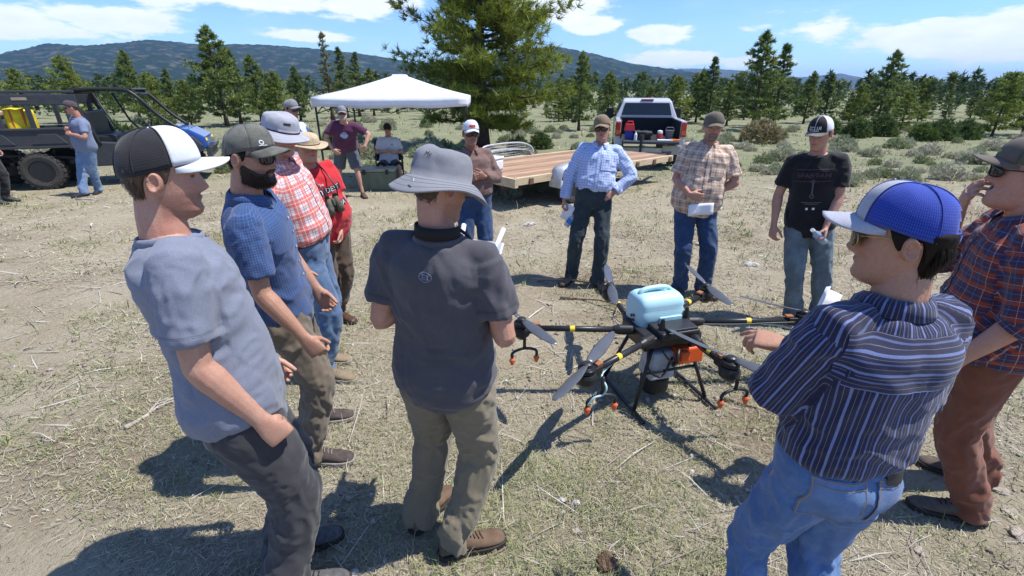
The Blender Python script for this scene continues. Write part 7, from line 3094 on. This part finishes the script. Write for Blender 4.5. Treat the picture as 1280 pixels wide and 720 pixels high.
j = truck_thing('white_tray', .40, -.30, 'flat white tray lying on the tailgate', 'tray')
mb = MB(); mb.box((0, 0, .018), (.42, .24, .03)); part(mb, 'tray', MATS['white_plastic'], j, bevel=.01)
j = truck_thing('small_bottle', -.42, -.25, 'small white bottle beside the jug on the tailgate', 'bottle')
mb = MB(); mb.tube([(0, 0, 0), (0, 0, .16), (0, 0, .20), (0, 0, .24)], [.045, .045, .02, .02], 12); part(mb, 'body', MATS['white_plastic'], j)

# ------------------------------------------------------------------ spraying drone
DC = np.array([1.0, 2.88, 0])
DC[2] = gz(DC[0])
ZH = .50
drone = tag(empty('spraying_drone', DC), 'large black six-rotor spraying drone with pale blue tank standing on the grass', 'drone')
DM = on_slope(drone, 0.0)
HUB = {k: (DM.T @ (ground(px, py, ZH) - DC))[:2] for k, (px, py) in dict(A=(733, 468), B=(652, 410), C=(762, 365), D=(882, 366), E=(1003, 400), F=(912, 460)).items()}
BR = rotz(R_(16))
# centre frame
mb = MB()
mb.box((0, 0, ZH - .02), (.40, .34, .075), BR)
mb.box((.05, -.10, ZH + .03), (.28, .18, .05), BR)
mb.box((-.02, .03, ZH - .09), (.30, .24, .08), BR)
part(mb, 'body_frame', M_CARBON, drone, bevel=.012)
mb = MB()
mb.box((.07, -.11, ZH + .062), (.22, .13, .018), BR)
part(mb, 'top_cover', mat('satin_black_cover', (.028, .029, .032), rough=.3), drone, bevel=.008)
# tank: rounded block with ridge, handle and panel
M_TANK = mat('pale_blue_tank_plastic', (.43, .68, .74), rough=.38, var=.05, vscale=4, sss=.15)
tb = BR @ np.array([.0, .10, 0])
def tank_ring(z, hx, hy, n=48, p=6.5, ox=0.0):
    a = np.linspace(0, 2 * PI, n, endpoint=False)
    q = np.stack([sgp(np.cos(a), p) * hx + ox, sgp(np.sin(a), p) * hy, np.full(n, z)], -1)
    return q @ BR.T + tb
mb = MB()
mb.loft([tank_ring(z, hx, hy) for z, hx, hy in ((ZH - .02, .15, .10), (ZH + .0, .165, .115), (ZH + .11, .17, .12), (ZH + .13, .163, .112), (ZH + .15, .168, .116), (ZH + .19, .160, .105), (ZH + .215, .14, .08), (ZH + .222, .10, .05))])
tank = part(mb, 'tank', M_TANK, drone, smooth=True, bevel=0)
mb = MB()
hp = catmull([(-.13, .0, .195), (-.11, .0, .232), (-.05, 0, .246), (.05, 0, .244), (.09, 0, .228), (.105, 0, .195)], 4)
mb.tube([BR @ (np.array(q) + np.array([0, 0, ZH])) + tb for q in hp], .017, 8, squash=1.4)
part(mb, 'handle', M_TANK, tank, smooth=True)
mb = MB()
mb.box(BR @ np.array([.05, -.124, ZH + .06]) + tb, (.17, .012, .045), BR)
part(mb, 'label_panel', mat('pale_tank_panel', (.44, .72, .79), rough=.35), tank, bevel=.006)
mb = MB()
for yy, zz in ((-.03, .075), (.0, .062), (-.03, .04), (.0, .03)):
    mb.box(BR @ np.array([-.173, yy, ZH + zz]) + tb, (.006, .016, .016), BR)
part(mb, 'marking', mat('dark_red_mark', (.12, .04, .06)), tank)
mb = MB()
mb.tube([BR @ np.array([.05, .02, ZH + .215]) + tb, BR @ np.array([.05, .02, ZH + .24]) + tb], [.045, .042], 18)
part(mb, 'cap', M_TANK, tank, smooth=False, bevel=.004)
# arms, motors, propellers
ROOTS = {'A': (-.17, -.14), 'B': (-.23, .03), 'C': (-.15, .15), 'D': (.15, .17), 'E': (.23, .02), 'F': (.12, -.16)}
PROP = {'A': -31, 'B': -152, 'C': -6, 'D': 2, 'E': -124, 'F': -141}
for k, h in HUB.items():
    r0 = np.array([*ROOTS[k], ZH - .005])
    r0[:2] = (BR @ np.array([*ROOTS[k], 0]))[:2]
    e = np.array([h[0], h[1], ZH])
    d = nrm(e - r0)
    L = np.linalg.norm(e - r0)
    mb = MB()
    mb.tube([r0, e - d * .04], .0205, 14)
    arm = part(mb, 'arm', M_CARBON, drone, smooth=True)
    mb = MB()
    mb.tube([r0 - d * .03, r0 + d * .06, r0 + d * .09, r0 + d * .105], [.034, .034, .027, .022], 14)
    mb.box(r0 + d * .02, (.07, .06, .05), rotz(math.atan2(d[1], d[0])))
    part(mb, 'hinge', mat('black_hinge_plastic', (.014, .014, .015), rough=.45), arm, bevel=.004)
    mb = MB()
    mb.tube([r0 + d * L * .50, r0 + d * (L * .50 + .032)], .0212, 14)
    part(mb, 'tape_band', M_YTAPE, arm)
    mb = MB()
    sd_ = np.cross(d, np.array([0, 0, 1.0]))
    mb.tube(catmull([r0 + d * .05 + sd_ * .024 - np.array([0, 0, .008]), r0 * .6 + e * .4 + sd_ * .023 - np.array([0, 0, .014]), r0 * .3 + e * .7 + sd_ * .026 - np.array([0, 0, .006]), e - d * .05 + sd_ * .03]), .0045, 6)
    part(mb, 'arm_cable', M_BLACKPL, arm, smooth=True)
    # motor mount
    mb = MB()
    Rm = rotz(math.atan2(d[1], d[0]))
    mb.box(e - d * .055, (.11, .06, .055), Rm)
    mb.tube([e + np.array([0, 0, -.075]), e + np.array([0, 0, -.045]), e + np.array([0, 0, -.005]), e + np.array([0, 0, .015])], [.030, .055, .060, .052], 20)
    mt_ = part(mb, 'motor', mat('motor_housing', (.016, .016, .018), rough=.4), drone, bevel=.004)
    mb = MB()
    mb.tube([e + np.array([0, 0, .020]), e + np.array([0, 0, .045]), e + np.array([0, 0, .052])], [.052, .052, .030], 22)
    part(mb, 'rotor_bell', mat('rotor_bell_metal', (.03, .03, .033), rough=.3, metal=.6), mt_, bevel=.003)
    mb = MB()
    mb.box(e - d * .10 + np.array([0, 0, .032]), (.05, .035, .016), Rm)
    part(mb, 'status_lamp', mat('amber_status', (.35, .14, .06), rough=.3), mt_, bevel=.003)
    # propeller: two twisted tapering blades
    pr = empty('propeller')
    pr.parent = drone
    pr.location = (e[0], e[1], e[2] + .062)
    pr.rotation_euler = (0, 0, R_(PROP[k]) + PI / 2)
    mb = MB()
    mb.tube([(0, 0, -.012), (0, 0, .010), (0, 0, .016)], [.030, .030, .018], 16)
    part(mb, 'hub', M_CARBON, pr, bevel=.002)
    for sgn in (1, -1):
        R = []
        for t in np.linspace(0, 1, 12):
            x = .022 + t * .395
            ch = np.interp(t, [0, .12, .35, .7, .93, 1], [.018, .027, .038, .033, .023, .008])
            tw = R_(np.interp(t, [0, .2, 1], [24, 18, 6]))
            zc = .004 + .016 * t * t
            a = np.linspace(0, 2 * PI, 10, endpoint=False)
            yy, zz = np.cos(a) * ch, np.sin(a) * np.interp(t, [0, 1], [.0055, .0018])
            R.append(np.stack([np.full(10, x), yy * math.cos(tw) - zz * math.sin(tw), zc + yy * math.sin(tw) + zz * math.cos(tw)], -1) * np.array([sgn, sgn, 1]))
        mb = MB()
        mb.loft(R)
        part(mb, 'blade', mat('propeller_grey', (.085, .092, .105), rough=.33, var=.15, spec=.5), pr, smooth=True)
# nozzle brackets under four rotors
M_NOZ = mat('orange_nozzle', (.70, .14, .05), rough=.5)
M_HOSE = mat('pale_blue_hose', (.42, .60, .60), rough=.4)
for k, out in (('A', (.10, .02)), ('B', (.02, -.02)), ('E', (.0, -.02)), ('F', (.06, .0))):
    e = np.array([HUB[k][0] + out[0], HUB[k][1] + out[1], ZH - .03])
    d = nrm(np.array([1.0, .25, 0]))
    br = empty('nozzle_bracket')
    br.parent = drone
    drop = .19 if k != 'A' else .20
    mb = MB()
    mb.tube([e, e - np.array([0, 0, drop * .6])], .011, 8)
    c = catmull([e - d * .085 - np.array([0, 0, drop]), e - d * .08 - np.array([0, 0, drop * .72]), e - np.array([0, 0, drop * .60]), e + d * .08 - np.array([0, 0, drop * .72]), e + d * .085 - np.array([0, 0, drop])], 5)
    mb.tube(c, .010, 8)
    part(mb, 'bracket', M_CARBON, br, smooth=True)
    for sd in (-1, 1):
        q = e + d * .085 * sd - np.array([0, 0, drop])
        mb = MB()
        mb.tube([q + np.array([0, 0, .012]), q, q - np.array([0, 0, .022]), q - np.array([0, 0, .04])], [.012, .018, .016, .009], 12)
        mb.tube([q - np.array([.02, 0, .006]), q + np.array([.02, 0, -.006])], .009, 8)
        part(mb, 'nozzle', M_NOZ, br, bevel=.002)
    if k in 'AE':
        mb = MB()
        r0 = np.array([*(BR @ np.array([*ROOTS[k], 0]))[:2], ZH])
        h3 = np.array([HUB[k][0], HUB[k][1], ZH])
        mid = r0 * .45 + h3 * .55
        pts = [mid + np.array([0, 0, -.015]), h3 * .6 + mid * .4 + np.array([.02, 0, -.045]), e + np.array([.02, -.012, -drop * .3]), e + np.array([.005, -.012, -drop * .55]), e - d * .05 - np.array([0, .012, drop * .62]), e - d * .085 - np.array([0, .010, drop * .85])]
        mb.tube(catmull(pts, 5), .0065, 7)
        part(mb, 'hose', M_HOSE, br, smooth=True)
# whip under rotor A
# landing gear
for sx in (-1, 1):
    tops = [np.array([sx * .13, yy, ZH - .05]) for yy in (-.13, .13)]
    ends = [np.array([sx * .27, yy * 1.25, .03]) for yy in (-.17, .17)]
    lg = None
    for a, b in zip(tops, ends):
        mb = MB()
        mb.tube([BR @ a, BR @ b], .013, 10)
        part(mb, 'landing_leg', M_CARBON, drone, smooth=True)
    mb = MB()
    mb.tube([BR @ (ends[0] + np.array([0, -.12, -.012])), BR @ (ends[0] + np.array([0, 0, -.012])), BR @ (ends[1] + np.array([0, 0, -.012])), BR @ (ends[1] + np.array([0, .12, -.012]))], .014, 10)
    part(mb, 'skid', M_CARBON, drone, smooth=True)
mb = MB()
mb.tube([BR @ np.array([-.19, -.16, .26]), BR @ np.array([.19, -.16, .26])], .010, 8)
part(mb, 'cross_brace', M_CARBON, drone, smooth=True)
# battery, pump canister, radar, antennas
bx_ = np.array([.13, -.10, ZH - .15])
mb = MB()
mb.box(BR @ bx_, (.21, .15, .12), BR)
mb.box(BR @ (bx_ + np.array([-.06, -.09, .02])), (.07, .05, .07), BR)
bat = part(mb, 'battery', M_ORANGE, drone, bevel=.014)
mb = MB()
mb.tube([BR @ (bx_ + np.array([-.11, -.06, -.06])), BR @ (bx_ + np.array([-.13, -.12, .0])), BR @ (bx_ + np.array([-.10, -.08, .07]))], .012, 8)
part(mb, 'battery_strap', M_CARBON, bat, smooth=True)
mb = MB()
mb.box(BR @ np.array([-.05, -.08, ZH - .21]), (.19, .17, .20), BR, taper=.85)
part(mb, 'canister', mat('smoky_white_canister', (.40, .42, .44), rough=.35, var=.25, vscale=14), drone, bevel=.02)
mb = MB()
mb.tube([BR @ np.array([-.04, -.06, .05]), BR @ np.array([-.04, -.06, .08]), BR @ np.array([-.04, -.06, .17]), BR @ np.array([-.04, -.06, .19])], [.075, .095, .095, .07], 22)
part(mb, 'radar', mat('radar_black', (.012, .012, .013), rough=.5), drone, smooth=False, bevel=.004)
mb = MB()
mb.tube(catmull([BR @ np.array([-.16, -.12, ZH - .06]), BR @ np.array([-.17, -.17, ZH - .20]), BR @ np.array([-.08, -.19, ZH - .26]), BR @ np.array([.0, -.17, ZH - .14])], 5), .008, 7)
mb.tube(catmull([BR @ np.array([-.10, -.15, ZH - .05]), BR @ np.array([-.06, -.20, ZH - .12]), BR @ np.array([.02, -.17, ZH - .20])], 5), .007, 7)
part(mb, 'cable', M_BLACKPL, drone, smooth=True)
for (x, y) in ((-.085, -.135), (.17, -.02)):
    mb = MB()
    b0 = BR @ np.array([x, y, ZH + .02])
    mb.tube([b0, b0 + np.array([0, 0, .03]), b0 + np.array([0, 0, .035]), b0 + np.array([0, 0, .10]), b0 + np.array([0, 0, .11])], [.026, .026, .021, .013, .010], 14)
    part(mb, 'antenna', M_BLACKPL, drone, smooth=False)

# ------------------------------------------------------------------ things held by people
def held(name, label, cat, loc, M3=None):
    o = empty(name, loc)
    if M3 is not None:
        o.rotation_euler = Matrix([list(map(float, r)) for r in M3]).to_euler()
    return tag(o, label, cat)


# remote controller
pc = (P_PILOT.J['WR'] + P_PILOT.J['WL']) / 2 + P_PILOT.ft * .10 + np.array([0, 0, .055])
Rc = np.stack([P_PILOT.rt, nrm(P_PILOT.ft * .85 - np.array([0, 0, .5])), np.cross(P_PILOT.rt, nrm(P_PILOT.ft * .85 - np.array([0, 0, .5])))], 1)
rc = held('remote_controller', 'white remote controller with two stick antennas in the pilot\'s hands', 'controller', pc, Rc)
mb = MB()
mb.box((0, 0, 0), (.25, .13, .045))
for sx in (-1, 1):
    mb.box((sx * .115, -.05, -.015), (.055, .11, .05))
part(mb, 'body', MATS['white_plastic'], rc, bevel=.018)
mb = MB()
mb.box((0, .095, .035), (.22, .016, .13), rotx(R_(-25)))
part(mb, 'screen', mat('grey_screen_back', (.42, .44, .47), rough=.25), rc, bevel=.006)
for sx in (-1, 1):
    mb = MB()
    mb.tube([(sx * .06, .06, .01), (sx * .075, .10, .05), (sx * .09, .15, .16)], [.009, .009, .011], 8)
    part(mb, 'antenna', MATS['white_plastic'], rc, smooth=True)
    mb = MB()
    mb.tube([(sx * .07, -.01, .02), (sx * .07, -.01, .045)], [.006, .010], 8)
    part(mb, 'stick', M_BLACKPL, rc)


def paper(name, label, loc, M3, w, h, fold=0.0, m=None):
    o = held(name, label, 'paper', loc, M3)
    P = np.zeros((5, 7, 3))
    for i in range(5):
        for j in range(7):
            P[i, j] = ((j / 6 - .5) * w, .012 * math.sin(j * .6) - fold * abs(j / 6 - .5), (i / 4 - .5) * h)
    mb = MB()
    mb.grid(P)
    part(mb, 'sheet', m or M_PAPER, o, smooth=True, solid=.0015)
    return o


def grip(p, k, a=.085, b=.02):
    return p.J['W' + k] + p.J['D' + k] * a + p.J['M' + k] * b


I3 = np.eye(3)
paper('folded_paper', 'folded white paper held low by the blue checked shirt man', grip(P_BLUE, 'R', .10, .02) + np.array([.03, -.03, -.03]), rotz(R_(-20)) @ roty(R_(25)), .10, .17)
bt = held('blue_bottle', 'small blue and clear bottle in the blue checked shirt man\'s hand', 'bottle', grip(P_BLUE, 'R', .12, .03) + np.array([.05, -.06, -.09]), roty(R_(35)))
mb = MB(); mb.tube([(0, 0, -.07), (0, 0, -.06), (0, 0, .03), (0, 0, .06), (0, 0, .075)], [.025, .032, .032, .014, .014], 14); part(mb, 'body', mat('clear_bottle_plastic', (.55, .68, .80), rough=.1, trans=.6), bt, smooth=True)
mb = MB(); mb.tube([(0, 0, -.03), (0, 0, .02)], [.033, .033], 14); part(mb, 'label', mat('blue_bottle_label', (.05, .20, .55), rough=.4), bt)
hp = (P_PLAID.J['WR'] + P_PLAID.J['WL']) / 2
paper('paper_sheet', 'white sheet of paper under the broad plaid man\'s clasped hands', at_y(876, 262, hp[1] - .10), rotz(R_(4)) @ roty(R_(-4)), .24, .11)
bt = held('water_bottle', 'small clear water bottle in the black T-shirt man\'s hand', 'bottle', grip(P_BLACK, 'L', .085, .03), roty(R_(-52)) @ rotx(R_(15)))
mb = MB(); mb.tube([(0, 0, -.09), (0, 0, -.08), (0, 0, -.02), (0, 0, .04), (0, 0, .075), (0, 0, .09), (0, 0, .10)], [.026, .032, .030, .032, .016, .014, .014], 16); part(mb, 'body', MATS['clear_bottle_plastic'], bt, smooth=True)
mb = MB(); mb.tube([(0, 0, -.025), (0, 0, .03)], [.0325, .0325], 16); part(mb, 'label', MATS['blue_bottle_label'], bt)
mb = MB(); mb.tube([(0, 0, .10), (0, 0, .115)], [.016, .016], 12); part(mb, 'cap', MATS['white_plastic'], bt)
paper('paper_bundle', 'folded white papers held by the striped shirt man', at_y(1024, 390, P_STRIPE.J['N'][1] + .20), rotz(R_(35)) @ roty(R_(28)), .10, .15, fold=.03)

# binoculars on the red T-shirt man's chest
pr_ = P_RED
cb = pr_.J['N'] - pr_.up * .30 * pr_.s
bvh = BVHTree.FromPolygons([v.co for v in pr_.shirt.data.vertices], [q.vertices for q in pr_.shirt.data.polygons])
hit = bvh.ray_cast(Vector(cb - pr_.base + pr_.ft * .6 - pr_.rt * .0), Vector(-pr_.ft), 1.0)
bp_ = np.array(hit[0]) + pr_.base + pr_.ft * .035 if hit[0] is not None else cb + pr_.ft * .2
Rb = np.stack([pr_.rt, pr_.ft, pr_.up], 1)
bn = held('binoculars', 'camouflage binoculars hanging on the red T-shirt', 'binoculars', bp_, Rb)
M_CAMO = mat('camo_rubber', (.16, .15, .11), rough=.7, col2=(.06, .055, .04), vscale=30)
for sx in (-1, 1):
    mb = MB()
    mb.tube([(sx * .034, .0, .065), (sx * .036, 0, .03), (sx * .042, .004, -.01), (sx * .044, .006, -.065)], [.021, .023, .031, .033], 16)
    br_ = part(mb, 'barrel', M_CAMO, bn, smooth=True)
    mb = MB()
    mb.tube([(sx * .044, .006, -.066), (sx * .044, .006, -.070)], [.028, .027], 16)
    part(mb, 'lens', M_LENS, br_)
    mb = MB()
    mb.tube([(sx * .034, 0, .066), (sx * .034, 0, .085)], [.019, .018], 14)
    part(mb, 'eyecup', M_BLACKPL, br_)
mb = MB(); mb.box((0, .0, .02), (.05, .03, .05)); mb.tube([(0, .012, .055), (0, .012, .0)], .012, 10); part(mb, 'bridge', M_CAMO, bn, bevel=.005)
mb = MB()
nk_ = pr_.J['N']
for sd in (-1, 1):
    top = np.array([sd * .075, float(np.dot(nk_ - bp_, pr_.ft)) + .03, float(np.dot(nk_ - bp_, pr_.up)) - .005])
    mb.tube(catmull([(sd * .05, .0, .03), (sd * .055, .02, .12), tuple(top * .6 + np.array([sd * .02, .03, .06])), tuple(top)], 4), .006, 6)
part(mb, 'strap', M_BLACKPL, bn, smooth=True)
bpy.data.scenes.remove(TMP)
